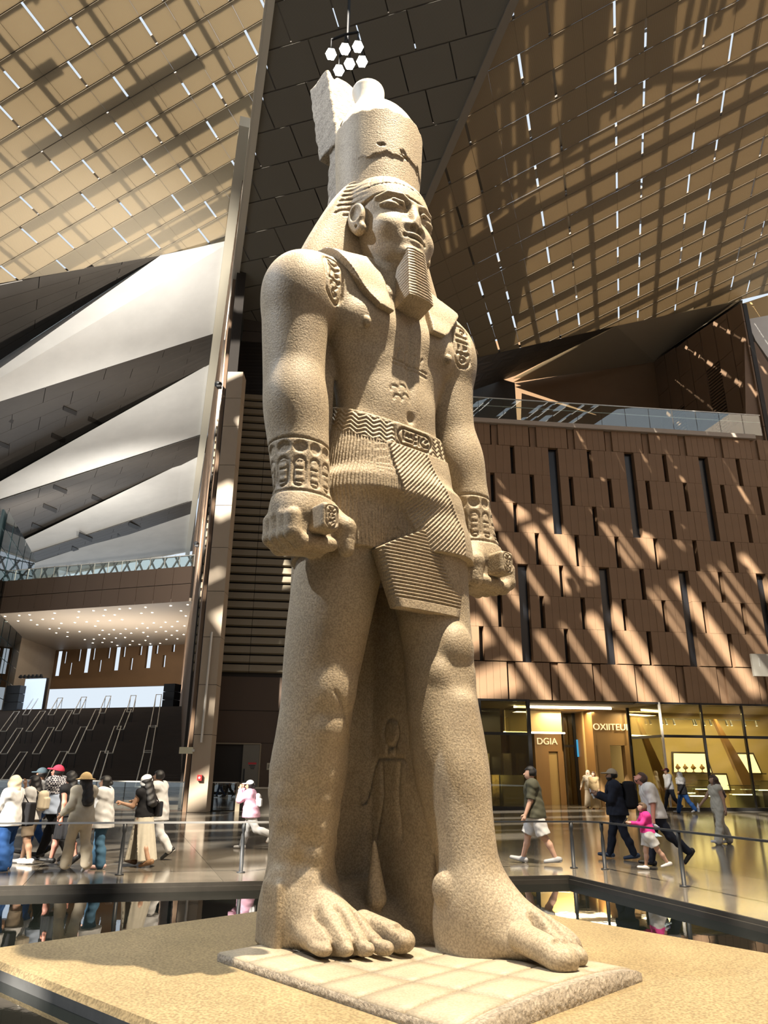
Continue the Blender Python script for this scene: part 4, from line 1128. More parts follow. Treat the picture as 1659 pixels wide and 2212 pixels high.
def bust(s, d, z, label):
    e = empty('jewelry_bust', ww(s, z, -d), WROT); tag(e, label, 'bust stand', 'jewelry stands in the wide niche')
    MB().lathe([(.10, 0), (.10, .03), (.03, .06), (.03, .16), (.10, .2), (.15, .3), (.10, .36), (.05, .42), (.04, .48)], (0, 0, 0), 10).build('bust_form', M_SHOPBR, e, True)
    MB().tube([(.11 * math.cos(t), -.13, .3 - .1 * math.sin(t)) for t in np.linspace(0, math.pi, 7)], .02, 5).build('necklace', mat('gold', (.8, .55, .15), .3, 1.0), e)
sbox('niche_shelf', sx(1450, DB), sx(1527, DB), DB - .5, DB, 1.84, 1.90, M_SHOPDK, rb)
for i, px in enumerate((1462, 1478, 1495, 1514)): bust(sx(px, DB - .25), DB - .25, 1.90, ['leftmost', 'second', 'third', 'rightmost'][i] + ' small necklace stand in the wide glowing niche')
n2_, w2 = niche(1588, 1626, 1.92, 2.98, .35, 'glowing trapezoid display niche by the slanted brown fin')
sbox('niche_shelf', sx(1586, DB), sx(1640, DB), DB - .5, DB, 1.84, 1.90, M_SHOPDK, rb)
n3, w3 = niche(1535, 1562, .95, 1.78, .1, 'small glowing display niche low on the shop back wall')
def counter(name, px0, px1, d, h, m, label, lit=True):
    s0_, s1_ = sx(px0, d), sx(px1, d); w = (s1_ - s0_) / 2
    e = empty(name, ww((s0_ + s1_) / 2, .02, -d), WROT); tag(e, label, 'display case')
    MB().box((0, .35, h / 2), (w, .35, h / 2)).build('case_body', m, e)
    MB().box((0, .35, h + .25), (w - .02, .33, .25)).build('glass_box', M_GLASS, e)
    if lit: MB().box((0, .35, h + .03), (w - .04, .04, .02)).build('case_light', M_STRIP, e)
    MB().box((0, .35, h + .51), (w, .36, .015)).build('case_rim', M_SHOPDK, e)
counter('display_case', 1468, 1494, 2.6, .75, M_SHOPWALL, 'pale glass-topped display case behind the couple, left of the dark one')
counter('display_case', 1487, 1532, 1.6, .62, mat('case_olive', (.14, .12, .06), .4), 'dark olive display case at the front of the right shop')
counter('display_case', 1500, 1538, 3.2, .95, M_SHOPBR, 'bronze display case behind the dark olive one')
counter('display_case', 1578, 1632, 2.2, .70, mat('case_green', (.20, .19, .10), .4), 'wide green display case right of the woman in cream')
counter('display_case', 1636, 1665, 1.6, .95, mat('case_dark', (.10, .10, .06), .4), 'dark display case at the right edge of the picture')
# track lamps
_tl = MB().tube([(0, 0, .0), (.04, -.05, -.30)], [.05, .07], 8).mesh('track_lamp'); _tl.materials.append(M_BLACK)
_tg = MB().lathe([(.06, 0), (.0, .005)], (.045, -.055, -.315), 8).mesh('lamp_glow'); _tg.materials.append(M_STRIP)
tr = sbox('lamp_track', sx(1375, 4), sx(1655, 4), 4.0, 4.06, 4.86, 4.90, M_BLACK); tag(tr, 'thin black lamp track under the right shop ceiling', 'lamp track')
for i, px in enumerate((1402, 1412, 1438, 1448, 1465, 1508, 1512, 1530, 1545, 1580, 1590, 1620, 1645)):
    o = link('track_lamp', _tl, None); o.location = ww(sx(px, 4.0), 4.86, -4.03); o.rotation_euler = (0, 0, WROT + random.uniform(-.6, .6)); tag(o, '%s small black track lamp from the left above the glowing shop wall' % ORD[i], 'lamp', 'track lamps in the right shop')
    g = link('lamp_lens', _tg, None, o)
def area(name, loc, size, sy, energy, col, rot=(0, 0, 0)):
    l = bpy.data.lights.new(name, 'AREA'); l.shape = 'RECTANGLE'; l.size = size; l.size_y = sy; l.energy = energy; l.color = col
    o = bpy.data.objects.new(name, l); COL.objects.link(o); o.location = loc; o.rotation_euler = rot; return o
area('shop_light', ww(6.5, 5.2, -3.4), 9, .8, 440, (1, .80, .42), (0, 0, WROT))
area('shop_light', ww(-1.0, 5.2, -4.5), 3.0, .8, 190, (1, .72, .36), (0, 0, WROT))
area('shop_light', ww(-5.5, 5.0, -2.5), 3.0, .8, 90, (1, .85, .6), (0, 0, WROT))
area('shop_light', ww(1.0, 3.4, -7.2), 1.2, .6, 160, (1, .78, .4), (0, 0, WROT))
area('lobby_light', V3(bp(250, 1299) + BN * 9 + [0, 0, -.4]), 24, 10, 500, (1, .88, .7))
area('landing_uplight', V3(bp(250, 1299) + BN * 8 + [0, 0, -7.5]), 26, 6, 2600, (1, .93, .85), (R(180), 0, 0))  # added fill in place of daylight coming through the glazing

# ------------------------------------------------------------------ the colossal statue
M_STONE = mat('granite', (0.50, 0.41, 0.285), rough=0.62, noise=0.22, nscale=1.6, bump=0.5, bscale=45, speck=0.34, speck_scale=55, col2=(0.36, 0.285, 0.19), bdist=0.012)
M_STONE_ROUGH = mat('granite_rough', (0.44, 0.375, 0.29), rough=0.75, noise=0.25, nscale=2.2, bump=0.9, bscale=16, speck=0.4, speck_scale=38, bdist=0.03)
M_STONE_PALE = mat('restored_stone', (0.56, 0.52, 0.44), rough=0.6, noise=0.12, nscale=3, bump=0.15, bscale=30, bdist=0.01)

ST = empty('colossal_statue', (-0.29, 8.73, 0.0), R(38.7))
tag(ST, 'colossal tan granite statue of a striding crowned pharaoh on the plinth', 'statue')

L_TORSO = Loft([(4.7, 0, -.50, .84, .56), (5.1, 0, -.50, .83, .53), (5.5, 0, -.50, .77, .465), (5.85, 0, -.50, .70, .43), (6.2, 0, -.49, .74, .44),
                (6.55, 0, -.48, .88, .47), (6.9, 0, -.47, 1.02, .48), (7.2, 0, -.46, 1.12, .455), (7.5, 0, -.45, 1.16, .40), (7.75, 0, -.43, 1.08, .34),
                (7.95, 0, -.42, .80, .28), (8.12, 0, -.42, .42, .22)], 2.3)
L_ARM_R = Loft([(4.2, -1.33, -.68, .30, .25), (4.5, -1.31, -.66, .315, .265), (4.8, -1.31, -.62, .335, .29), (5.1, -1.33, -.58, .345, .32), (5.4, -1.345, -.54, .36, .345),
                (5.7, -1.36, -.50, .365, .36), (5.95, -1.37, -.47, .355, .365), (6.3, -1.385, -.46, .365, .37), (6.7, -1.39, -.46, .395, .39), (7.0, -1.38, -.47, .42, .40),
                (7.3, -1.33, -.47, .43, .39), (7.55, -1.24, -.46, .38, .34), (7.7, -1.15, -.45, .28, .26)], 2.1)
L_ARM_L = Loft([(4.2, 1.40, -.70, .26, .24), (4.5, 1.37, -.68, .27, .25), (4.8, 1.33, -.64, .285, .27), (5.1, 1.29, -.60, .30, .30), (5.4, 1.25, -.55, .32, .32),
                (5.7, 1.20, -.50, .33, .34), (5.95, 1.16, -.47, .325, .35), (6.3, 1.12, -.46, .33, .36), (6.7, 1.12, -.46, .34, .37), (7.0, 1.13, -.47, .36, .37),
                (7.3, 1.12, -.47, .38, .36), (7.55, 1.06, -.46, .36, .33), (7.7, 1.0, -.45, .28, .26)], 2.1)
L_LEG_R = Loft([(.05, -.66, .10, .36, .44), (.5, -.66, .06, .33, .40), (.9, -.66, .03, .325, .36), (1.3, -.66, 0, .36, .39), (1.7, -.665, -.04, .395, .42), (2.05, -.665, -.1, .385, .40),
                (2.4, -.66, -.16, .385, .40), (2.8, -.64, -.2, .42, .43), (3.3, -.60, -.25, .455, .48), (3.8, -.55, -.31, .485, .50), (4.3, -.48, -.38, .50, .50), (4.8, -.40, -.45, .46, .46)], 2.2)
L_LEG_L = Loft([(.05, .47, -1.36, .33, .42), (.35, .46, -1.36, .30, .40), (.65, .45, -1.32, .275, .35), (.95, .45, -1.25, .275, .33), (1.3, .46, -1.15, .31, .37), (1.7, .47, -1.06, .355, .42),
                (2.05, .49, -.98, .37, .41), (2.4, .51, -.90, .375, .39), (2.7, .53, -.85, .38, .38), (3.0, .55, -.80, .40, .38), (3.4, .54, -.74, .44, .39), (3.8, .51, -.70, .47, .44),
                (4.3, .46, -.66, .49, .48), (4.8, .38, -.58, .46, .46)], 2.2)

def carve(f, mask, d, w, depth):
    """sink strokes of half width w into the field where mask holds"""
    g = f[mask]; g = g + depth * np.clip(1.25 - d / w, 0, 1)
    f[mask] = g
    return f
def foot(P, cx, heel, toes, base=.1, thick=1.0):
    """toes: list of (x, tip y, radius), heel: y of the ankle"""
    ty = np.mean([t[1] for t in toes]); mid = heel + (ty - heel) * .5; fx = np.mean([t[0] for t in toes])
    d = ell(P, (cx, heel + .05, base + .22), (.33, .40, .34))
    d = smin(d, cone(P, (cx, heel - .08, base + .40 * thick), (fx * .6 + cx * .4, mid - .08, base + .20), .29, .17), .25)
    d = smin(d, ell(P, (fx, mid - .04, base + .10), (.38, .44, .17 * thick)), .2)
    for i, (x, y, r) in enumerate(toes):
        q = cone(P, (x * .8 + fx * .2, y + .62, base + .19), (x, y + .24, base + r * 1.05), r * .9, r * .86)
        q = smin(q, ell(P, (x, y + .13, base + r * .8), (r, .15, r * .85)), .04)
        nail = box(P, (x, y + .12, base + r * 1.72), (r * .55, .07, .03), .02)
        q = smax(q, -nail, .012)
        d = smin(d, q, .022)
    for (x0, y0, r0), (x1, y1, r1) in zip(toes[:-1], toes[1:]):
        xm = (x0 + r0 * (1 if x1 > x0 else -1) + x1 - r1 * (1 if x1 > x0 else -1)) / 2; ym = (y0 + y1) / 2
        mk = (P[:, 1] < ym + .6) & (np.abs(P[:, 0] - xm) < .12) & (P[:, 2] < base + .5)
        if mk.any(): d = carve(d, mk, seg2(P[mk, 0], P[mk, 1], [(xm * .9 + fx * .1, ym + .42), (xm, ym + .2), (xm, ym - .25)]), .026, .055)
    return d
TOES_R = [(-.27, -1.24, .125), (-.47, -1.21, .086), (-.63, -1.13, .084), (-.785, -1.03, .082), (-.935, -.91, .08)]
TOES_L = [(.30, -2.64, .14), (.56, -2.54, .115), (.76, -2.38, .09), (.89, -2.26, .085), (.99, -2.10, .08)]

def fist(P, s):
    """clenched fist hanging at the side, thumb in front, holding a short baton"""
    cx = 1.29 if s < 0 else 1.40
    X = P.copy(); X[:, 0] = (X[:, 0] - s * cx) * (-s); X[:, 2] = X[:, 2] + .10      # +x now points to the body
    d = box(X, (0, -.70, 4.20), (.31, .25, .26), .16)
    d = smin(d, ell(X, (0, -.66, 4.42), (.33, .27, .25)), .15)
    for i in range(4):                                      # four fingers curled under
        y = -.93 + .145 * i
        fz = 4.03 + .012 * i
        d = smin(d, cone(X, (-.28, y, fz + .20), (-.27, y, fz + .02), .085, .085), .03)
        d = smin(d, cone(X, (-.27, y, fz + .02), (-.16, y, fz - .06), .085, .082), .03)
        d = smin(d, cone(X, (-.16, y, fz - .06), (.20, y, fz - .02), .082, .075), .03)
    d = smin(d, cone(X, (.24, -.78, 4.40), (.36, -.96, 4.22), .13, .115), .10)   # thumb
    d = smin(d, cone(X, (.36, -.96, 4.22), (.37, -.98, 3.98), .115, .085), .04)
    return d, X
def baton(P, s):
    cx = 1.29 if s < 0 else 1.40
    X = P.copy(); X[:, 0] = (X[:, 0] - s * cx) * (-s); X[:, 2] = X[:, 2] + .10
    return X, box(X, (.02, -.74, 4.22), (.11, .46, .145), .05)

BELT_Z = lambda y: 5.45 + .46 * (y + .95)
def glyph_field(u, v, W, H, seed, n=7):
    """little carved signs inside an oval: distance to the strokes"""
    rg = random.Random(seed)
    d = np.abs(np.where((np.abs(v) < H - W), np.abs(u) - W, np.hypot(u, np.abs(v) - (H - W)) - W))
    for i in range(n):
        y = H * .82 - (i + .5) * 2 * H * .82 / n
        k = rg.choice('cbzlvh'); x = rg.uniform(-.25, .25) * W; s = W * .42
        if k == 'c': d = np.minimum(d, np.abs(np.hypot(u - x, v - y) - s * .55))
        elif k == 'b': d = np.minimum(d, seg2(u, v, [(-W * .6, y), (W * .6, y)]))
        elif k == 'z': d = np.minimum(d, seg2(u, v, [(-W * .65 + j * W * .26, y + (s * .3 if j % 2 else -s * .3)) for j in range(6)]))
        elif k == 'l': d = np.minimum(d, np.minimum(seg2(u, v, [(-W * .45, y - s * .5), (-W * .45, y + s * .5), (-W * .15, y + s * .5)]), seg2(u, v, [(W * .1, y - s * .5), (W * .4, y + s * .5)])))
        elif k == 'v': d = np.minimum(d, seg2(u, v, [(-W * .5, y + s * .5), (-W * .2, y - s * .5), (W * .2, y - s * .4), (W * .55, y + s * .4)]))
        else: d = np.minimum(d, np.minimum(seg2(u, v, [(-W * .4, y - s * .5), (-W * .4, y + s * .5)]), seg2(u, v, [(W * .1, y + s * .4), (W * .45, y + s * .1), (W * .1, y - s * .4)])))
    return d
def body_core(P):
    t = L_TORSO(P)
    # chest, belly, ribs
    for s in (-1, 1):
        t = smin(t, ell(P, (s * .50, -.70, 6.98), (.50, .26, .34)), .12)
        t = smin(t, ell(P, (s * .95, -.42, 7.42), (.45, .36, .38)), .25)
    t = smin(t, ell(P, (0, -.72, 5.95), (.45, .22, .42)), .2)
    t = t + .035 * np.exp(-((P[:, 0] / .055) ** 2)) * np.exp(-((P[:, 2] - 6.45) / .75) ** 2) * (P[:, 1] < -.6)
    t = smax(t, -ell(P, (0, -.99, 5.73), (.055, .07, .075)), .04)
    for s in (-1, 1):
        t = smin(t, ell(P, (s * .68, -.955, 6.83), (.045, .05, .075)), .02)
    return t
def arms(P):
    ar = L_ARM_R(P); al = L_ARM_L(P)
    ar = smin(ar, ell(P, (-1.36, -.48, 7.16), (.44, .44, .56)), .15)
    al = smin(al, ell(P, (1.12, -.48, 7.18), (.37, .40, .52)), .15)
    # elbow crease and forearm muscle
    ar = smin(ar, ell(P, (-1.42, -.62, 5.62), (.30, .24, .42)), .18)
    al = smin(al, ell(P, (1.22, -.62, 5.62), (.27, .22, .40)), .18)
    return smin(ar, al, .02)
def legs(P):
    r = L_LEG_R(P); l = L_LEG_L(P)
    # knees
    for cx, cy, z, q in ((-.66, -.50, 2.48, r), (.53, -1.15, 2.98, l)):
        k = smin(ell(P, (cx, cy, z), (.20, .13, .24)), ell(P, (cx + .0, cy + .03, z - .33), (.13, .10, .15)), .08)
        if cx < 0: r = smin(r, k, .16)
        else:
            k = smin(k, ell(P, (cx + .10, cy + .05, z - .28), (.12, .11, .14)), .05)
            k = smin(k, ell(P, (cx - .22, cy + .08, z - .30), (.10, .10, .14)), .06)
            l = smin(l, k, .10)
    # shin ridges
    r = smin(r, cone(P, (-.70, -.42, 2.05), (-.66, -.30, .75), .10, .06), .18)
    l = smin(l, cone(P, (.49, -1.24, 2.35), (.46, -1.50, .85), .09, .06), .18)
    # ankle knobs
    l = smin(l, ell(P, (.16, -1.22, .62), (.07, .12, .13)), .06)
    r = smin(r, ell(P, (-.96, .0, .66), (.07, .11, .12)), .06)
    r = smin(r, foot(P, -.66, .02, TOES_R), .15)
    l = smin(l, foot(P, .50, -1.32, TOES_L, thick=1.1), .15)
    # broken toes of the advanced foot
    l = smax(l, -box(P, (1.05, -2.62, .3), (.32, .17, .4), .05), .03)
    mk = (P[:, 1] < -1.9) & (P[:, 2] < .7) & (P[:, 0] > .2) & (P[:, 0] < .8)
    if mk.any(): l = carve(l, mk, seg2(P[mk, 0], P[mk, 1], [(.54, -2.02), (.47, -2.3), (.43, -2.8)]), .04, .10)
    # squared stone left around the rear heel
    r = smin(r, box(P, (-.69, -.04, .31), (.365, .15, .33), .04), .07)
    return r, l
def web(P):
    w = box(P, (.50, -.12, 1.9), (.20, .80, 1.95), .04)
    w = smin(w, box(P, (.02, .40, 3.9), (.62, .26, 3.9), .04), .12)
    ramp = P[:, 2] - (.02 + .54 * np.clip((P[:, 1] + .95) / .9, 0, 1))
    ramp = np.maximum(ramp, np.abs(P[:, 0] - .08) - .42); ramp = np.maximum(ramp, -P[:, 1] - 1.1); ramp = np.maximum(ramp, P[:, 1] - .6); ramp = np.maximum(ramp, -P[:, 2])
    w = smin(w, ramp * .85, .05)
    w = smin(w, cone(P, (-.02, -.42, .45), (-.02, -.38, .98), .11, .02), .06)
    # carved figure on the side of the web
    mk = (np.abs(P[:, 0] - .30) < .10) & (P[:, 2] > .9) & (P[:, 2] < 2.6) & (P[:, 1] < .25)
    if mk.any():
        u = P[mk, 1] + .25; v = P[mk, 2]
        d = np.abs(np.hypot(u * 1.2, v - 2.10) - .16)
        d = np.minimum(d, seg2(u, v, [(-.30, 1.72), (-.22, 1.82), (.22, 1.82), (.30, 1.74), (.40, 1.35), (.46, 1.25)]))
        d = np.minimum(d, seg2(u, v, [(-.07, 1.95), (-.07, 1.82)])); d = np.minimum(d, seg2(u, v, [(.07, 1.95), (.07, 1.82)]))
        d = np.minimum(d, seg2(u, v, [(-.16, 1.75), (-.13, 1.4), (-.20, 1.0)])); d = np.minimum(d, seg2(u, v, [(.16, 1.75), (.13, 1.4), (.24, 1.0)]))
        w = carve(w, mk, d, .022, .03)
    return w
L_NECK = Loft([(7.5, 0, -.50, .50, .40), (7.9, 0, -.53, .40, .37), (8.3, 0, -.56, .38, .38)], 2.0)
def upper_parts(P):
    t = body_core(P); a = arms(P)
    hk = (P[:, 2] < 4.9) & (np.abs(P[:, 0]) > .75)
    if hk.any():
        H = P[hk]; a[hk] = smin(a[hk], np.where(H[:, 0] < 0, fist(H, -1)[0], fist(H, 1)[0]), .10)
    d = smin(t, a, .09)
    # stone left between the arms and the trunk
    gap = box(P, (-1.0, -.18, 5.7), (.22, .28, 1.6), .05); gap = smin(gap, box(P, (.95, -.18, 5.7), (.16, .28, 1.6), .05), .02)
    d = smin(d, gap, .06)
    nk = P[:, 2] > 7.2
    if nk.any(): d[nk] = smin(d[nk], L_NECK(P[nk]), .14)
    return d
def lower_parts(P):
    r, l = legs(P); return smin(r, l, .05)
def statue_body(P):
    d = np.full(len(P), 9.0, f32)
    k = P[:, 2] > 3.3
    if k.any(): d[k] = upper_parts(P[k])
    k = P[:, 2] < 5.2
    if k.any(): d[k] = smin(d[k], lower_parts(P[k]), .10)
    k = (P[:, 1] > -2.3)
    if k.any(): d[k] = smin(d[k], web(P[k]), .06)
    # cartouches on the shoulders
    for s, cx, zz in ((-1, -1.13, 7.30), (1, 1.02, 7.22)):
        mk = (np.abs(P[:, 0] - cx) < .28) & (np.abs(P[:, 2] - zz) < .42) & (P[:, 1] < -.3)
        if mk.any():
            u = (P[mk, 0] - cx) * 1.0; v = P[mk, 2] - zz
            d = carve(d, mk, glyph_field(u, v, .15, .33, 31 + s, 6), .020, .028)
    # marks on the chest under the beard, the stomach plant
    mk = (np.abs(P[:, 0]) < .45) & (P[:, 2] > 5.7) & (P[:, 2] < 6.95) & (P[:, 1] < -.6)
    if mk.any():
        u = P[mk, 0]; v = P[mk, 2]
        g = np.minimum(seg2(u, v, [(-.25, 6.42), (.30, 6.42)]), seg2(u, v, [(-.25, 6.48), (.30, 6.48)]))
        for x in (-.2, -.08, .06, .18): g = np.minimum(g, seg2(u, v, [(x, 6.5), (x + .02, 6.62), (x + .05, 6.66)]))
        for x, y in ((-.24, 6.05), (-.13, 6.09), (-.20, 5.93), (-.08, 5.97)):
            g = np.minimum(g, np.abs(np.hypot(u - x, v - y) - .055) + .3 * (v < y - .02))
        d = carve(d, mk, g, .014, .016)
    # bracelets
    for s, cx in ((-1, -1.31), (1, 1.33)):
        mk = (np.abs(P[:, 0] - cx) < .42) & (P[:, 2] > 4.4) & (P[:, 2] < 5.1) & (P[:, 1] < -.1)
        if not mk.any(): continue
        th = np.arctan2(P[mk, 0] - cx, -(P[mk, 1] + .62)); v = P[mk, 2] - 4.74; u = th * .32
        p = .19; k = np.round(u / p); uu = u - k * p
        odd = (k % 2) == 0
        g = np.minimum(np.abs(v - .32), np.abs(v + .30))
        disc = np.hypot(uu, (v - .21) * 1.15) - .065
        oval = np.where(np.abs(v + .08) < .10, np.abs(uu) - .065, np.hypot(uu, np.abs(v + .08) - .10) - .065)
        g = np.minimum(g, np.abs(oval))
        z = np.abs(((v + .08) % .075) - .037) + .4 * (np.abs(v + .08) > .15) + .4 * (np.abs(uu) > .045)
        g = np.minimum(g, z + .005)
        g = np.minimum(g, np.maximum(disc, 0))
        d = carve(d, mk, g, .014, .022)
    # split line on the rear knee
    mk = (P[:, 2] > 1.9) & (P[:, 2] < 2.6) & (P[:, 0] < 0) & (P[:, 1] < 0)
    if mk.any():
        d = carve(d, mk, seg2(P[mk, 0], P[mk, 2], [(-.75, 2.45), (-.62, 2.3), (-.58, 2.18), (-.42, 2.0), (-.36, 1.92)]), .016, .03)
    # uneven, weathered rear lower leg
    wv = np.sin(P[:, 2] * 9 + 3 * np.sin(P[:, 0] * 7)) * np.sin(P[:, 0] * 13 + P[:, 1] * 11) * np.sin(P[:, 2] * 17 + P[:, 1] * 9)
    d = d + .012 * wv * (P[:, 0] < -.1) * np.clip((1.9 - P[:, 2]) / .5, 0, 1) * np.clip((P[:, 2] - .5) / .3, 0, 1)
    return np.maximum(d, .1 - .12 - P[:, 2])
def zslab(f, z0, z1):
    return lambda P: np.maximum(f(P), np.maximum(z0 - P[:, 2], P[:, 2] - z1))
sculpt('leg_block', zslab(statue_body, -.05, 4.0), (-1.25, -2.75, -.1), (1.2, .95, 4.05), .021, M_STONE, ST)
def hands_ok(P):
    # the fists hang below the cut: keep them with the upper body
    d = statue_body(P)
    cut = 3.97 - P[:, 2]
    cut = np.where((np.abs(P[:, 0]) > .98) & (P[:, 1] < -.3), 3.6 - P[:, 2], cut)
    return np.maximum(d, np.maximum(cut, P[:, 2] - 8.25))
sculpt('body', hands_ok, (-2.0, -1.4, 3.55), (2.0, .95, 8.35), .0165, M_STONE, ST)

# --- batons held in the fists
for s in (-1, 1):
    def fb(P, s=s):
        X, d = baton(P, s)
        mk = (X[:, 1] < -1.12)
        if mk.any(): d = carve(d, mk, glyph_field(X[mk, 0] - .02, X[mk, 2] - 4.22, .07, .12, 5, 5), .010, .018)
        return d
    sculpt('baton', fb, (min(s * 1.0, s * 1.5) - .12, -1.26, 3.9), (max(s * 1.0, s * 1.5) + .1, -.22, 4.36), .009, M_STONE, ST)

# --- kilt with fine pleats, belt with zigzag
KC = (0, -.52)
def flap_edge(z):
    return np.interp(z, [4.2, 4.35, 4.6, 4.9, 5.2, 5.45], [.02, -.06, -.22, -.33, -.38, -.40])
def kilt(P):
    x, y, z = P[:, 0], P[:, 1], P[:, 2]
    d = smin(smin(L_LEG_R(P, .055), L_LEG_L(P, .055), .45), L_TORSO(P, .045), .25)
    hem = 3.98 - .10 * np.clip((y + .6), -.6, 1) + .0 * x
    th = np.arctan2(x, -(y - KC[1]))
    fe = flap_edge(z)
    inflap = (x > fe) & (y < -.45)
    d = d - .022 * np.clip((x - fe) / .01, 0, 1) * (y < -.45) * (x < fe + 2)
    ph1 = th * 140
    second = np.interp(z, [4.35, 5.35], [.62, .12])
    al = 1.05
    ph2 = (x * math.cos(al) * 1.0 - (z - 5.3) * math.sin(al) * .55 + .35 * (x - fe) * 0) * 2 * math.pi / .027
    pl = np.where(inflap, np.where(x < second, np.sin(ph2), 0.25 * np.sin(ph1 * .8)), np.sin(ph1))
    d = d + .0075 * pl
    edge = np.abs(x - second) + 5 * (y > -.45)
    d = d - .012 * np.clip(1 - edge / .035, 0, 1)
    d = np.maximum(d, hem - z)
    zb = BELT_Z(y) - .12
    return np.maximum(d, z - zb)
sculpt('kilt', kilt, (-1.25, -1.65, 3.75), (1.2, .35, 5.85), .0108, M_STONE, ST)
def belt(P):
    x, y, z = P[:, 0], P[:, 1], P[:, 2]
    t = z - BELT_Z(y)
    d = smin(L_TORSO(P, .05), ell(P, (0, -.72, 5.95), (.48, .25, .45)), .2)
    s = np.arctan2(x, -(y + .5)) * .75
    zz = t + .028 * (np.abs(((s / .085) % 2) - 1) * 2 - 1)
    d = d + .008 * np.sin(zz * 2 * math.pi / .055) * (np.abs(t) < .135) * (np.abs(x) > .30)
    d = np.maximum(d, np.abs(t) - .165)
    # oval with carved signs in the middle
    c = box(P, (0, -.98, BELT_Z(-.98)), (.30, .07, .15), .05)
    mk = (np.abs(x) < .32) & (y < -.85)
    d = np.minimum(d, c)
    if mk.any():
        g = glyph_field(t[mk], x[mk], .105, .26, 12, 7)
        d = carve(d, mk, g, .017, .03)
    return np.maximum(d, y + .02)
sculpt('belt', belt, (-1.0, -1.2, 5.15), (1.0, .1, 6.1), .0115, M_STONE, ST)

# --- stiff pleated apron
def apron():
    V = []; Q = []; nz, nx = 170, 12
    zt, zb = 4.30, 3.33
    for j in range(nz + 1):
        z = zb + (zt - zb) * j / nz
        if z < 3.98: hw = .45 + (.62 - .45) * (z - zb) / (3.98 - zb)
        else: hw = .62 * (1 - ((z - 3.98) / (zt - 3.98)) ** 1.15) + .004
        yb = -1.17 + .06 * (z - zb)
        wv = .011 * math.sin(2 * math.pi * (z - zb - .08) / .040) if z > zb + .10 else .006
        for i in range(nx + 1):
            x = hw * (2 * i / nx - 1) + .12
            V.append((x, yb - wv + .05 * ((x - .12) / .6) ** 2, z))
        for i in range(nx + 1):
            x = hw * (2 * i / nx - 1) + .12
            V.append((x, yb + .16 + .05 * (x / .6) ** 2 + .35 * (z - zb) * .3, z))
    w = 2 * (nx + 1)
    for j in range(nz):
        for i in range(nx):
            a = j * w + i; Q.append((a, a + 1, a + w + 1, a + w))
            a += nx + 1; Q.append((a + 1, a, a + w, a + w + 1))
        a = j * w; b = a + nx + 1; Q.append((b, a, a + w, b + w))
        a = j * w + nx; b = a + nx + 1; Q.append((a, b, b + w, a + w))
    for i in range(nx): Q.append((i + 1, i, nx + 1 + i, nx + 2 + i))
    me = np_mesh('apron', V, Q)
    o = link('apron', me, M_STONE, ST); return o
apron()

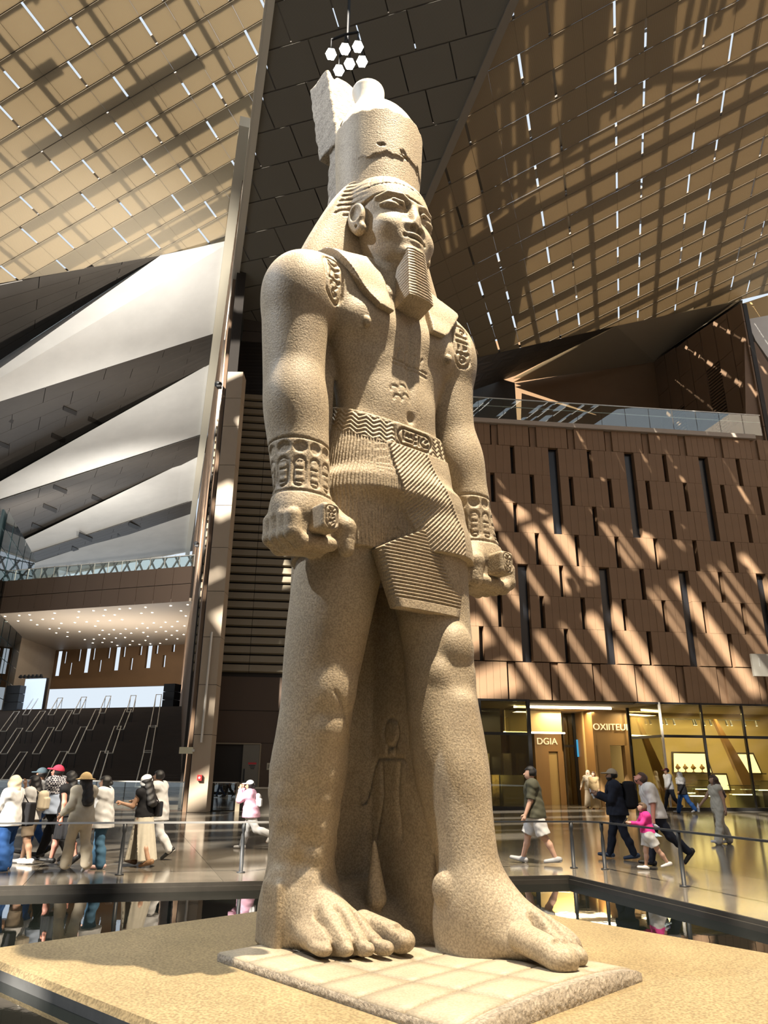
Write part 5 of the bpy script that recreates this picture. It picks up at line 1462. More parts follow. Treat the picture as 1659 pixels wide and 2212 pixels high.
# --- head
L_HEAD = Loft([(7.98, 0, -.74, .20, .26), (8.06, 0, -.71, .31, .35), (8.2, 0, -.66, .41, .41), (8.4, 0, -.61, .475, .455), (8.65, 0, -.57, .52, .48), (8.9, 0, -.55, .545, .49),
               (9.1, 0, -.53, .545, .48), (9.3, 0, -.50, .49, .44), (9.45, 0, -.48, .40, .36)], 2.15)
def head(P):
    x = np.abs(P[:, 0]); Q = P.copy(); Q[:, 0] = x
    d = L_HEAD(P)
    d = smin(d, ell(Q, (.27, -.86, 8.50), (.20, .17, .20)), .12)           # cheeks
    d = smin(d, ell(P, (0, -.98, 8.10), (.17, .12, .11)), .10)              # chin
    d = smin(d, ell(Q, (.0, -.93, 8.32), (.24, .14, .14)), .10)             # mouth area
    d = smax(d, -ell(Q, (.265, -1.075, 8.815), (.20, .15, .088)), .07)      # eye sockets
    d = smax(d, -ell(Q, (.12, -1.09, 8.83), (.075, .10, .085)), .05)
    d = smin(d, ell(Q, (.265, -.93, 8.805), (.165, .10, .068)), .012)       # eyeballs
    lid = np.minimum(cone(Q, (.09, -.985, 8.79), (.19, -1.035, 8.872), .02, .024), cone(Q, (.19, -1.035, 8.872), (.32, -1.005, 8.872), .024, .024))
    lid = np.minimum(lid, cone(Q, (.32, -1.005, 8.872), (.45, -.88, 8.80), .024, .02))
    d = smin(d, lid, .02)
    low = np.minimum(cone(Q, (.09, -.985, 8.785), (.23, -1.0, 8.732), .016, .018), cone(Q, (.23, -1.0, 8.732), (.44, -.88, 8.785), .018, .015))
    d = smin(d, low, .02)
    brow = np.minimum(cone(Q, (.06, -1.035, 8.935), (.20, -1.03, 8.99), .03, .036), cone(Q, (.20, -1.03, 8.99), (.37, -.955, 8.99), .036, .032))
    brow = np.minimum(brow, cone(Q, (.37, -.955, 8.99), (.48, -.83, 8.925), .032, .02))
    d = smin(d, brow, .06)
    nose = cone(P, (0, -1.01, 8.92), (0, -1.085, 8.57), .06, .085)
    nose = smin(nose, ell(Q, (.085, -1.035, 8.525), (.085, .085, .062)), .05)
    nose = smax(nose, -P[:, 1] - 1.145, .012)                               # chipped bridge and tip
    d = smin(d, nose, .07)
    d = smax(d, -ell(Q, (.06, -1.10, 8.475), (.04, .05, .035)), .02)
    d = smax(d, -cone(P, (.05, -1.18, 8.64), (.06, -1.16, 8.49), .05, .05), .01)
    up = ell(Q, (.0, -1.03, 8.375), (.155, .095, .05)); lo = ell(Q, (.0, -1.015, 8.27), (.125, .095, .055))
    d = smin(d, up, .03); d = smin(d, lo, .03)
    d = smax(d, -ell(Q, (0, -1.10, 8.325), (.135, .07, .009)), .014)
    d = smax(d, -sph(Q, (.165, -1.045, 8.335), .014), .05)
    # ears
    e = smin(ell(Q, (.60, -.56, 8.70), (.10, .15, .225)), ell(Q, (.575, -.61, 8.50), (.075, .10, .09)), .05)
    e = smax(e, -ell(Q, (.69, -.62, 8.73), (.075, .10, .15)), .02)
    e = smax(e, -cone(Q, (.4, -.62, 8.50), (.8, -.62, 8.50), .018, .018), .01)
    d = smin(d, e, .03)
    nk = Loft([(7.8, 0, -.52, .42, .38), (8.1, 0, -.55, .385, .37), (8.5, 0, -.55, .38, .36)], 2.0)(P)
    d = smin(d, nk, .10)
    return np.maximum(d, 7.86 - P[:, 2])
sculpt('head', head, (-.75, -1.25, 7.8), (.75, 0.05, 9.5), .0115, M_STONE, ST)

# --- nemes headcloth: dome, band, wings and lappets
def nemes(P):
    x, y, z = P[:, 0], P[:, 1], P[:, 2]; ax = np.abs(x)
    dome = L_HEAD(P, .03)
    line = 9.02 + np.clip((y + 1.0), 0, 1) * -.28                       # lower edge of the brow band
    dome = smin(dome, ell(P, (0, -.42, 9.16), (.57, .58, .36)), .1)
    band = np.clip(1 - np.abs(z - line - .09) / .09, 0, 1) ** .3
    rad = np.sin(np.arctan2(x, -(y + .45)) * 22)
    dome = dome + .010 * np.where((rad > .93) & (z > line + .18), 1, 0) + .012 * (np.abs(z - line - .19) < .012)
    dome = np.maximum(dome, line - z)
    dome = np.maximum(dome, 9.46 - z - .6)
    w = Loft([(7.72, 0, -.20, 1.12, .20), (7.85, 0, -.20, 1.21, .25), (8.0, 0, -.19, 1.23, .27), (8.25, 0, -.19, 1.15, .28), (8.6, 0, -.19, 1.01, .29), (9.0, 0, -.20, .84, .31), (9.3, 0, -.22, .70, .33), (9.5, 0, -.25, .57, .35), (9.62, 0, -.27, .46, .34)], 3.2)(P)
    st = np.sin(np.hypot(ax - .62, (z - 8.60)) * 2 * math.pi / .085)
    w = w + .012 * np.clip(st * 3 - 1.6, 0, 1) * (y < -.38) * (z > 8.75)
    # temple part joining dome and wings
    tp = Loft([(8.78, 0, -.42, .60, .30), (9.0, 0, -.42, .64, .36), (9.25, 0, -.42, .60, .40), (9.42, 0, -.42, .50, .38)], 2.6)(P)
    tp = tp + .014 * np.clip(st * 3 - 1.6, 0, 1)
    d = smin(smin(dome, tp, .06), w, .05)
    # hollow for the face and the neck
    d = np.maximum(d, -(L_HEAD(P, -.02)))
    return d
sculpt('nemes_headcloth', nemes, (-1.35, -1.2, 7.65), (1.35, .25, 9.7), .0155, M_STONE, ST)
def lappets(P):
    x, y, z = P[:, 0], P[:, 1], P[:, 2]; ax = np.abs(x)
    d = body_core(P) - .085
    xin = np.interp(z, [7.0, 7.6, 8.0], [.33, .36, .44]); xout = np.interp(z, [7.05, 7.2, 7.4, 7.7, 8.0], [.50, .66, .80, 1.0, 1.14])
    d = np.maximum(d, np.maximum(xin - ax, ax - xout))
    d = np.maximum(d, 7.08 - z + .10 * (ax - .4))
    d = np.maximum(d, z - 8.02)
    return np.maximum(d, y + .25)
for s in (-1, 1):
    sculpt('headcloth_lappet', lambda P, s=s: np.maximum(lappets(P), -s * P[:, 0]), (.2 if s > 0 else -1.3, -1.25, 6.95), (1.3 if s > 0 else -.2, -.1, 8.1), .0145, M_STONE, ST)

# --- false beard
def beard():
    V = []; Q = []; n = 110
    for j in range(n + 1):
        t = j / n; z = 8.13 + (7.33 - 8.13) * t
        hw = .15 + .055 * t; yf = -1.10 - .085 * t; yb = -.88 + .03 * t
        w = .006 * math.sin(t * 2 * math.pi * 17)
        zz = -.10 * t
        V += [(-hw, yb, z + zz), (-hw - w, yf, z), (-hw * .5, yf - .03 - w, z), (hw * .5, yf - .03 - w, z), (hw + w, yf, z), (hw, yb, z + zz)]
    for j in range(n):
        for i in range(6):
            a = j * 6 + i; b = j * 6 + (i + 1) % 6; Q.append((b, a, a + 6, b + 6))
    me = bpy.data.meshes.new('false_beard'); me.from_pydata(V, [], Q + [(0, 1, 2, 3, 4, 5), tuple(n * 6 + i for i in (5, 4, 3, 2, 1, 0))]); me.update()
    link('false_beard', me, M_STONE, ST)
beard()

# --- crown
CR = (0, -.25)
def crown(P):
    x, y, z = P[:, 0] - CR[0], P[:, 1] - CR[1], P[:, 2]
    r = np.hypot(x, y); th = np.arctan2(x, -y)
    rad = np.interp(z, [9.2, 9.5, 10.0, 10.68], [.60, .61, .635, .665])
    top = 10.64 + .015 * np.sin(th * 9) + .01 * np.sin(th * 23)
    d = (r - rad) * .98
    d = smax(d, z - top, .02)
    # chipped traces of the lost cobra
    d = d + .016 * (z < 9.84 + .05 * np.sin(th * 2.1 + 1.2) + .022 * np.sin(th * 9) + .012 * np.sin(th * 23)) * np.clip((1.25 - np.abs(th + .1)) / .5, 0, 1)
    for a, zz, rr, hh in ((-.62, 9.99, .07, .028), (-.08, 9.95, .06, .05), (.0, 9.90, .10, .03), (.50, 9.86, .07, .10), (.56, 9.74, .05, .07)):
        c = (CR[0] + .645 * math.sin(a), CR[1] - .645 * math.cos(a), zz)
        d = smax(d, -(ell(P, c, (rr, rr * .6, hh)) + .010 * np.sin(P[:, 0] * 90 + P[:, 2] * 70)), .006)
    return np.maximum(d, 9.25 - z)
sculpt('crown', crown, (-.75, -1.0, 9.2), (.75, .5, 10.76), .0135, M_STONE, ST)
def dome(P):
    return Loft([(10.58, 0, -.25, .63, .63), (10.82, 0, -.23, .585, .585), (11.08, 0, -.18, .49, .49), (11.30, 0, -.11, .375, .375), (11.46, 0, -.06, .285, .285), (11.58, 0, -.03, .24, .24),
                 (11.72, 0, 0, .235, .235), (11.86, 0, .03, .25, .25), (11.95, 0, .045, .26, .26), (12.0, 0, .05, .24, .24), (12.04, 0, .05, .17, .17)])(P)
sculpt('crown_top', dome, (-.7, -.95, 10.5), (.7, .45, 12.1), .016, M_STONE_PALE, ST)
def crown_back(P):
    y, z = P[:, 1], P[:, 2]
    d = box(P, (0, .44, 10.2), (.34, .16, 1.2), .03)
    q = P.copy(); q[:, 1] = P[:, 1] - .22 * (z - 11.0)
    top = box(q, (-.06, .56, 11.85), (.34, .27, .95), .03)
    jag = 12.78 + .10 * np.sin(P[:, 0] * 9 + 1) + .4 * (y - .6) + .05 * np.sin(P[:, 0] * 31)
    top = smax(top, z - jag, .03)
    d = np.maximum(d, z - 11.2); d = np.maximum(d, 9.2 - z)
    d = smin(d, top, .05)
    return d + .012 * np.sin(P[:, 0] * 17 + z * 6) * np.sin(z * 13 + y * 11)
sculpt('crown_back', crown_back, (-.55, .1, 9.15), (.5, 1.6, 13.2), .02, M_STONE_ROUGH, ST)

# --- base slab under the feet, worn front edge, laid with square pale tiles
a_, b_, c_ = on_z(470, 2058, .07), on_z(1012, 2235, .07), on_z(1386, 2100, .07)
d_ = a_ + (c_ - b_)
bs_ = empty('statue_base', V3((a_ + c_) / 2 * [1, 1, 0])); tag(bs_, 'low tan stone base slab with square joints under the statue feet', 'base')
oc = (a_ + c_) / 2 * [1, 1, 0]
def sq(s, t): return (a_ * (1 - s) + b_ * s) * (1 - t) + (d_ * (1 - s) + c_ * s) * t - oc
def top(s, t): return .075 + .10 * max(0, s - .55) * 2 * math.sin(math.pi * min(1, max(0, t))) ** .5
V = []; Q = []; n = 28
for j in range(n + 1):
    for i in range(n + 1):
        p = sq(i / n, j / n); V.append((p[0], p[1], top(i / n, j / n) - .012))
for j in range(n):
    for i in range(n): q = j * (n + 1) + i; Q.append((q, q + 1, q + n + 2, q + n + 1))
ring = [i for i in range(n + 1)] + [(j + 1) * (n + 1) - 1 for j in range(1, n + 1)] + [n * (n + 1) + i for i in range(n - 1, -1, -1)] + [j * (n + 1) for j in range(n - 1, 0, -1)]
k = len(V)
for r_ in ring:
    v = V[r_]; j_, i_ = divmod(r_, n + 1); f_ = .10 if i_ == n else 0
    V.append((v[0] + f_ * .0, v[1], -.0))
for m_ in range(len(ring)): Q.append((ring[m_], k + m_, k + (m_ + 1) % len(ring), ring[(m_ + 1) % len(ring)]))
link('slab_core', np_mesh('slab_core', V, Q), M_STONE_ROUGH, bs_)
for j in range(4):
    for i in range(6):
        g = .004; s0_, s1_, t0_, t1_ = i / 6 * .97 + g, (i + 1) / 6 * .97 - g, j / 4 + g, (j + 1) / 4 - g
        V = []; Q = []; m_ = 4
        for b2 in range(m_ + 1):
            for a2 in range(m_ + 1):
                s2, t2 = s0_ + (s1_ - s0_) * a2 / m_, t0_ + (t1_ - t0_) * b2 / m_; p = sq(s2, t2); V.append((p[0], p[1], top(s2, t2)))
        for b2 in range(m_):
            for a2 in range(m_): q = b2 * (m_ + 1) + a2; Q.append((q, q + 1, q + m_ + 2, q + m_ + 1))
        r2 = [i2 for i2 in range(m_ + 1)] + [(q + 1) * (m_ + 1) - 1 for q in range(1, m_ + 1)] + [m_ * (m_ + 1) + i2 for i2 in range(m_ - 1, -1, -1)] + [q * (m_ + 1) for q in range(m_ - 1, 0, -1)]
        k = len(V); V += [(V[q][0], V[q][1], V[q][2] - .03) for q in r2]
        for q in range(len(r2)): Q.append((r2[q], k + q, k + (q + 1) % len(r2), r2[(q + 1) % len(r2)]))
        link('base_tile', np_mesh('base_tile', V, Q), M_SLAB, bs_)

# ------------------------------------------------------------------ visitors
def rotx(v, a, piv):
    """swing a point forward (towards -y) by a about a pivot"""
    c, s = math.cos(a), math.sin(a); y, z = v[1] - piv[1], v[2] - piv[2]
    return np.array([v[0], piv[1] + y * c + z * s * -1, piv[2] + y * s + z * c]) if False else np.array([v[0], piv[1] + c * y + s * z, piv[2] - s * y + c * z])
def limb(p, l1, l2, a1, ab, bend, side, fwd=1):
    """two-bone limb hanging from p: a1 swings it forward, ab spreads it sideways, bend folds the second bone (fwd=1 forward, -1 back)"""
    d1 = np.array([side * math.sin(ab), -math.sin(a1) * math.cos(ab), -math.cos(a1) * math.cos(ab)])
    q = p + d1 * l1
    a2 = a1 + fwd * bend
    d2 = np.array([side * math.sin(ab) * .6, -math.sin(a2), -math.cos(a2)]); d2 /= np.linalg.norm(d2)
    return q, q + d2 * l2, d2
class Fig:
    def __init__(s, H, pose, fem=False, build=1.0):
        D = lambda k, d: pose.get(k, d)
        s.H = H; s.fem = fem; s.bd = build
        lean = R(D('lean', 3))
        hip = np.array([0, 0, .52 * H]); s.hip = hip
        hw = (.056 if fem else .052) * H; sw = (.098 if fem else .112) * H
        upd = np.array([0, -math.sin(lean), math.cos(lean)])
        s.up = upd; s.chest = hip + upd * .20 * H; s.neck = hip + upd * .305 * H; s.shc = hip + upd * .285 * H
        tw = R(D('twist', 0)); ct, st_ = math.cos(tw), math.sin(tw)
        hp = R(D('nod', 0)); hd = lean * .5 + hp
        s.head = s.neck + np.array([0, -math.sin(hd) * .085 * H - .012 * H, math.cos(hd) * .085 * H + .012 * H])
        s.yaw = R(D('yaw', 0)); s.nod = hp
        s.J = {}
        for side, n in ((-1, 'r'), (1, 'l')):                 # +x is the figure's left
            a, b = D('leg_' + n, (5, 5)); p = hip + np.array([side * hw, 0, -.005 * H])
            k, f, d2 = limb(p, .245 * H, .24 * H, R(a), R(2), R(b), side, -1)
            s.J['hip' + n], s.J['knee' + n], s.J['ank' + n] = p, k, f
            toe = D('toe_' + n, 0); t = R(toe)
            fd = np.array([side * .12, -math.cos(t), -math.sin(t)])
            s.J['toe' + n] = f + fd * .115 * H; s.J['heel' + n] = f - fd * .035 * H; s.J['fd' + n] = fd
            sh = s.shc + np.array([side * sw * ct, side * sw * st_, 0])
            a, ab, b = D('arm_' + n, (0, 6, 12))
            e, w, d = limb(sh, .165 * H, .145 * H, R(a), R(ab), R(b), side, 1)
            inn = D('in_' + n, 0)
            if inn: w = w + np.array([-side * inn, 0, 0]); d = (w - e) / np.linalg.norm(w - e)
            s.J['sh' + n], s.J['elb' + n], s.J['wr' + n], s.J['hd' + n] = sh, e, w, d
        lo = min(min(s.J['heel' + n][2], s.J['toe' + n][2]) for n in 'rl') - .030 * H
        sh_ = np.array([0, 0, -lo])
        for k in s.J:
            if k[:2] not in ('fd', 'hd'): s.J[k] = s.J[k] + sh_
        for k in ('hip', 'chest', 'neck', 'shc', 'head'): setattr(s, k, getattr(s, k) + sh_)
    def torso(s, P, g=0.0):
        H, b = s.H, s.bd
        w = (1.30, 1, 1)
        d = cone(P, s.hip + s.up * .0, s.hip + s.up * .10 * H, .083 * H * b + g, (.070 if s.fem else .076) * H * b + g, (1.28, 1, 1))
        d = smin(d, cone(P, s.hip + s.up * .10 * H, s.chest + s.up * .03 * H, (.068 if s.fem else .076) * H * b + g, .078 * H * b + g, (1.30, 1, 1)), .05)
        d = smin(d, cone(P, s.J['shr'], s.J['shl'], .048 * H + g, .048 * H + g), .07)
        d = smin(d, cone(P, s.hip - s.up * .015 * H, s.hip + s.up * .05 * H, .085 * H * b + g, .08 * H * b + g, (1.25, 1, 1)), .05)
        if s.fem:
            for q in (-1, 1): d = smin(d, sph(P, s.chest + np.array([q * .042 * H, -.052 * H, .012 * H]), .036 * H + g), .04)
        return d
    def arm(s, P, n, g=0.0, part=2.0):
        H = s.H; a, e, w = s.J['sh' + n], s.J['elb' + n], s.J['wr' + n]; b = .9 if s.fem else 1.0
        if part <= 1:
            n_ = (e - a) / np.linalg.norm(e - a)
            return np.maximum(cone(P, a, e, .037 * H * b + g, .031 * H * b + g), (P - (a + (e - a) * part)) @ n_)
        d = cone(P, a, e, .037 * H * b + g, .027 * H * b + g)
        q = part - 1
        return smin(d, cone(P, e, e + (w - e) * q, .028 * H * b + g, (.028 - .009 * q) * H * b + g), .03)
    def hand(s, P, n, curl=.8):
        H = s.H; w, d = s.J['wr' + n], s.J['hd' + n]; side = -1 if n == 'r' else 1
        x = np.array([side * .3, -.95, 0]); x = x - d * (x @ d); x /= np.linalg.norm(x); nrm = np.cross(d, x)
        q = cone(P, w, w + d * .045 * H, .015 * H, .021 * H)
        k = w + d * .05 * H
        pin = -side * np.array([1.0, 0, 0]); pin = pin - d * (pin @ d); pin /= np.linalg.norm(pin)
        for i in range(4):
            o = x * (.018 - .012 * i) * H; L = (.024, .027, .025, .020)[i] * H
            m = k + o + d * L; t = m + (d * math.cos(curl) + pin * math.sin(curl)) * L
            q = np.minimum(q, smin(cone(P, k + o * .9 - d * .01, m, .0065 * H, .006 * H), cone(P, m, t, .006 * H, .005 * H), .004))
        th = w + d * .018 * H + x * .02 * H; m = th + (d * .7 + x * .7) * .022 * H
        q = smin(q, smin(cone(P, th, m, .008 * H, .007 * H), cone(P, m, m + (d + pin * .3) * .018 * H, .007 * H, .0055 * H), .004), .008)
        return q
    def leg(s, P, n, g=0.0, upto=2.0, flare=0.0):
        H = s.H; a, k, f = s.J['hip' + n], s.J['knee' + n], s.J['ank' + n]; b = 1.06 if s.fem else 1.0
        if upto <= 1:
            n_ = (k - a) / np.linalg.norm(k - a)
            return np.maximum(cone(P, a, k, .058 * H * b + g, .040 * H * b + g + flare), (P - (a + (k - a) * upto)) @ n_)
        d = cone(P, a, k, .058 * H * b + g, .037 * H * b + g); q = upto - 1
        m = k + (f - k) * .35 + np.array([0, .010 * H, 0])
        d = smin(d, cone(P, k, m, .034 * H + g, .034 * H + g + flare * .4), .03)
        return smin(d, cone(P, m, k + (f - k) * q, .034 * H + g + flare * .4, (.034 - .013 * q) * H + g + flare), .03)
    def hl(s, P):
        """points in the head's own frame, in head units (chin at -1.15, crown at 1)"""
        X = P - s.head; c, q = math.cos(-s.yaw), math.sin(-s.yaw)
        X = np.stack((X[:, 0] * c - X[:, 1] * q, X[:, 0] * q + X[:, 1] * c, X[:, 2]), 1)
        c, q = math.cos(s.nod), math.sin(s.nod)
        X = np.stack((X[:, 0], X[:, 1] * c - X[:, 2] * q, X[:, 1] * q + X[:, 2] * c), 1)
        return X
    def skull(s, P, g=0.0):
        H = s.H; X = s.hl(P)
        d = ell(X, (0, .012 * H, .012 * H), (.046 * H + g, .056 * H + g, .056 * H + g))
        return smin(d, ell(X, (0, -.012 * H, -.022 * H), (.037 * H + g, .042 * H + g, .046 * H + g)), .03)
    def face(s, P):
        H = s.H; X = s.hl(P); A = X.copy(); A[:, 0] = np.abs(A[:, 0])
        d = s.skull(P)
        d = smax(d, -ell(A, (.017 * H, -.058 * H, .004 * H), (.012 * H, .010 * H, .006 * H)), .01)
        d = smin(d, cone(X, (0, -.046 * H, .006 * H), (0, -.062 * H, -.013 * H), .005 * H, .009 * H), .01)
        d = smin(d, ell(X, (0, -.050 * H, -.034 * H), (.015 * H, .008 * H, .006 * H)), .006)
        d = smin(d, ell(A, (.046 * H, .008 * H, -.002 * H), (.007 * H, .013 * H, .019 * H)), .008)
        return smin(d, cone(P, s.neck - s.up * .03 * H, s.head - np.array([0, -.008 * H, .03 * H]), (.030 if s.fem else .036) * H, (.028 if s.fem else .034) * H), .02)
    def body(s, P):
        d = smin(s.torso(P), s.face(P), .02)
        for n in 'rl':
            d = smin(d, s.arm(P, n), .025); d = smin(d, s.hand(P, n), .012); d = smin(d, s.leg(P, n), .03)
            f = s.J['fd' + n]
            d = smin(d, cone(P, s.J['ank' + n], s.J['heel' + n] - [0, 0, .006 * s.H], .021 * s.H, .022 * s.H), .02)
            d = smin(d, cone(P, s.J['ank' + n] - [0, 0, .004], s.J['toe' + n] - [0, 0, .012 * s.H], .022 * s.H, .015 * s.H), .02)
        return d
    def bounds(s, pad=.2):
        A = np.array([v for k, v in s.J.items() if k[:2] not in ('fd', 'hd')] + [s.head, s.hip]); return A.min(0) - pad, A.max(0) + pad + np.array([0, 0, .05])
def wrinkle(P, a=.006): return a * np.sin(P[:, 2] * 38 + 2.5 * np.sin(P[:, 0] * 17 + P[:, 1] * 9)) * np.sin(P[:, 0] * 23 + P[:, 1] * 29 + P[:, 2] * 11)
SKIN = {k: mat('skin_' + k, c, .5, noise=.08, nscale=8) for k, c in dict(light=(.55, .34, .25), tan=(.42, .25, .165), brown=(.27, .15, .09), rosy=(.50, .23, .17)).items()}
def cloth(name, c, **k): return mat('cloth_' + name, c, .8, noise=.12, nscale=9, bump=.25, bscale=60, bdist=.004, spec=.2, **k)
PEOPLE = {}
def person(key, label, foot, heady, heading, pose, skin, fem=False, group=None, build=1.0, H=None, **fit):
    t0 = time.time()
    p = on_z(foot[0], foot[1], 0.0)
    if H is None: H = float(on_y(foot[0], heady, p[1])[2]) * .985
    F = Fig(H, pose, fem, build); PH = .0115 * max(1.0, p[1] / 19)
    root = empty('person', V3(p), R(heading)); tag(root, label, 'person', group)
    lo, hi = F.bounds(); PEOPLE[key] = (root, F)
    o = link('body', sdf_mesh('body', F.body, lo, hi, PH), SKIN[skin], root, True)
    def add(name, f, m, lo_=None, hi_=None, h=PH):
        return link(name, sdf_mesh(name, f, lo if lo_ is None else lo_, hi if hi_ is None else hi_, h), m, root, True)
    c = F.hip[2]; up = F.up
    if 'top' in fit:
        m, sleeve, bot, g = fit['top'][:4]; op = fit['top'][4] if len(fit['top']) > 4 else .0
        def f(P):
            d = F.torso(P, g)
            d = smin(d, cone(P, F.hip + [0, 0, bot * H], F.hip + up * .06 * H, .087 * H * build + g + op, .080 * H * build + g, (1.25, 1, 1)), .05)
            if sleeve > 0:
                for n in 'rl': d = smin(d, F.arm(P, n, g * .75 + .004, sleeve), .03)
            d = d + wrinkle(P, .004 + g * .05)
            d = np.maximum(d, F.hip[2] + bot * H - P[:, 2])
            return np.maximum(d, -(F.skull(P, .008)))
        def f2(P):
            nb = cone(P, F.neck, F.neck + up * .1 * H, .045 * H, .06 * H)
            return np.maximum(f(P), -nb)
        add('top', f2, m)
    if 'legs' in fit:
        m, upto, g, fl = fit['legs']
        def f(P):
            d = smin(F.leg(P, 'r', g, upto, fl), F.leg(P, 'l', g, upto, fl), .03)
            d = smin(d, cone(P, F.hip - [0, 0, .02 * H], F.hip + up * .05 * H, .086 * H * build + g, .080 * H * build + g, (1.25, 1, 1)), .05)
            return np.maximum(d + wrinkle(P, .004 + g * .05), P[:, 2] - F.hip[2] - .075 * H)
        add('trousers' if upto > 1.3 else 'shorts', f, m)
    if 'skirt' in fit:
        m, zt_, zb_, rt_, rb_, slit = fit['skirt']
        def f(P):
            kz = np.clip((F.hip[2] + zt_ * H - P[:, 2]) / ((zt_ - zb_) * H), 0, 1)
            mid = (F.J['ankr'] + F.J['ankl']) / 2; spread = abs(F.J['kneer'][1] - F.J['kneel'][1]) * .8
            cy = F.hip[1] + kz * (mid[1] - F.hip[1]) * .7
            a = (rt_ + (rb_ - rt_) * kz) * H; b = a * .85 + spread * kz * .55
            d = (np.sqrt(((P[:, 0]) / (a * 1.15)) ** 2 + ((P[:, 1] - cy) / b) ** 2) - 1) * np.minimum(a, b)
            d = d + .010 * np.sin(np.arctan2(P[:, 0], P[:, 1] - cy) * 13) * kz
            d = np.maximum(d, np.maximum(P[:, 2] - F.hip[2] - zt_ * H, F.hip[2] + zb_ * H - P[:, 2]))
            if slit:
                sl_ = np.maximum(np.abs(P[:, 1] - cy + .02) - .13 * kz, (P[:, 2] - F.hip[2] + .06 * H)); sl_ = np.maximum(sl_, -P[:, 0] * slit - .0)
                d = np.maximum(d, -sl_)
            return d
        add('skirt', f, m)
    if 'shoes' in fit:
        m, ms = fit['shoes']
        for n in 'rl':
            a, t, hl_ = F.J['ank' + n], F.J['toe' + n], F.J['heel' + n]; fd = F.J['fd' + n]; dn = np.array([0, 0, -1.0]); dn = dn - fd * (dn @ fd); dn /= np.linalg.norm(dn)
            def f(P, a=a, t=t, h_=hl_, dn=dn):
                d = smin(cone(P, h_, a - dn * .005, .028 * H, .030 * H), cone(P, a + dn * .006 * H, t + dn * .010 * H, .030 * H, .020 * H), .03)
                return np.maximum(d, (P - (h_ + dn * .026 * H)) @ dn)
            L0 = np.minimum(np.minimum(a, t), hl_) - .09; L1 = np.maximum(np.maximum(a, t), hl_) + .09
            sh = add('shoe', f, m, L0, L1, PH * .8)
            def fs(P, a=a, t=t, h_=hl_, dn=dn):
                d = cone(P, h_, t, .031 * H, .025 * H)
                z = (P - (h_ + dn * .024 * H)) @ dn
                return np.maximum(d, np.abs(z) - .007 * H)
            link('sole', sdf_mesh('sole', fs, L0, L1, PH * .7), ms, sh, True)
    if 'hair' in fit:
        m, st_ = fit['hair']
        def f(P):
            X = F.hl(P)
            d = F.skull(P, .020 if st_ == 'short' else .022)
            fr = np.maximum(X[:, 1] + (.016 if st_ == 'short' else .022) * H - .55 * (X[:, 2] - .01 * H) * 0, -99)
            line = np.maximum(-X[:, 1] - .030 * H, X[:, 2] - .032 * H)          # face opening
            facecut = np.maximum(X[:, 1] + .006 * H, X[:, 2] - .034 * H)
            d = np.maximum(d, -facecut)
            d = np.maximum(d, -(X[:, 2] + (.028 if st_ == 'short' else .05) * H))
            if st_ == 'long':
                b = F.head + np.array([0, .035 * H, .0]); e = F.shc + np.array([0, .075 * H, -.09 * H])
                d = smin(d, cone(P, b, e, .045 * H, .040 * H, (1.2, 1, 1)), .04)
            if st_ == 'longer':
                b = F.head + np.array([0, .035 * H, .0]); e = F.chest + np.array([0, .105 * H, -.03 * H])
                d = smin(d, cone(P, b, e, .046 * H, .050 * H, (1.4, 1, 1)), .04)
                d = smin(d, cone(P, F.head + [.03 * H, .0, -.01], F.chest + [.055 * H, -.03 * H, .06 * H], .020 * H, .022 * H), .03)
            if st_ == 'bun': d = smin(d, sph(P, F.head + np.array([0, .070 * H, -.012 * H]), .028 * H), .02)
            if st_ == 'tail': d = smin(d, cone(P, F.head + [0, .06 * H, .0], F.head + [0, .085 * H, -.11 * H], .020 * H, .012 * H), .02)
            return d + .004 * np.sin(P[:, 2] * 60 + P[:, 0] * 40)
        add('hair', f, m, np.array([-.32, -.32, F.chest[2] - .12 * H]) + [0, F.head[1], 0], np.array([.32, .45, F.head[2] + .2]) + [0, F.head[1], 0])
    hb = (np.array([-.34, F.head[1] - .34, F.head[2] - .30]), np.array([.34, F.head[1] + .34, F.head[2] + .28]))
    if 'cap' in fit:
        m = fit['cap']
        def f(P):
            X = F.hl(P)
            d = np.maximum(F.skull(P, .024), .018 * H - X[:, 2] - .10 * X[:, 1])
            b = np.maximum(ell(X, (0, -.070 * H, .026 * H), (.044 * H, .052 * H, .010 * H)), -X[:, 1] - .13 * H)
            return smin(d, b, .012)
        add('cap', f, m, *hb)
    if 'hat' in fit:
        m = fit['hat']
        def f(P):
            X = F.hl(P)
            d = np.maximum(F.skull(P, .035), .016 * H - X[:, 2])
            r = np.hypot(X[:, 0], X[:, 1] - .01 * H)
            b = np.maximum(np.abs(X[:, 2] - .020 * H + .22 * np.maximum(r - .06 * H, 0)) - .006, r - .112 * H)
            return smin(d, b, .012)
        add('sun_hat', f, m, *hb)
    if 'scarf' in fit:
        m, lng = fit['scarf']
        def f(P):
            X = F.hl(P)
            d = F.skull(P, .028)
            d = smin(d, cone(P, F.head - [0, -.02 * H, .03 * H], F.neck + [0, .01 * H, -.02 * H], .058 * H, .070 * H if lng else .05 * H, (1.15, 1, 1)), .03)
            d = np.maximum(d, -ell(X, (0, -.075 * H, -.016 * H), (.030 * H, .05 * H, .045 * H)))
            if not lng: d = np.maximum(d, -(X[:, 2] + .045 * H + .5 * np.maximum(-X[:, 1], 0) * -1))
            return d + .004 * np.sin(P[:, 2] * 55 + P[:, 0] * 30)
        add('headscarf', f, m, *hb)
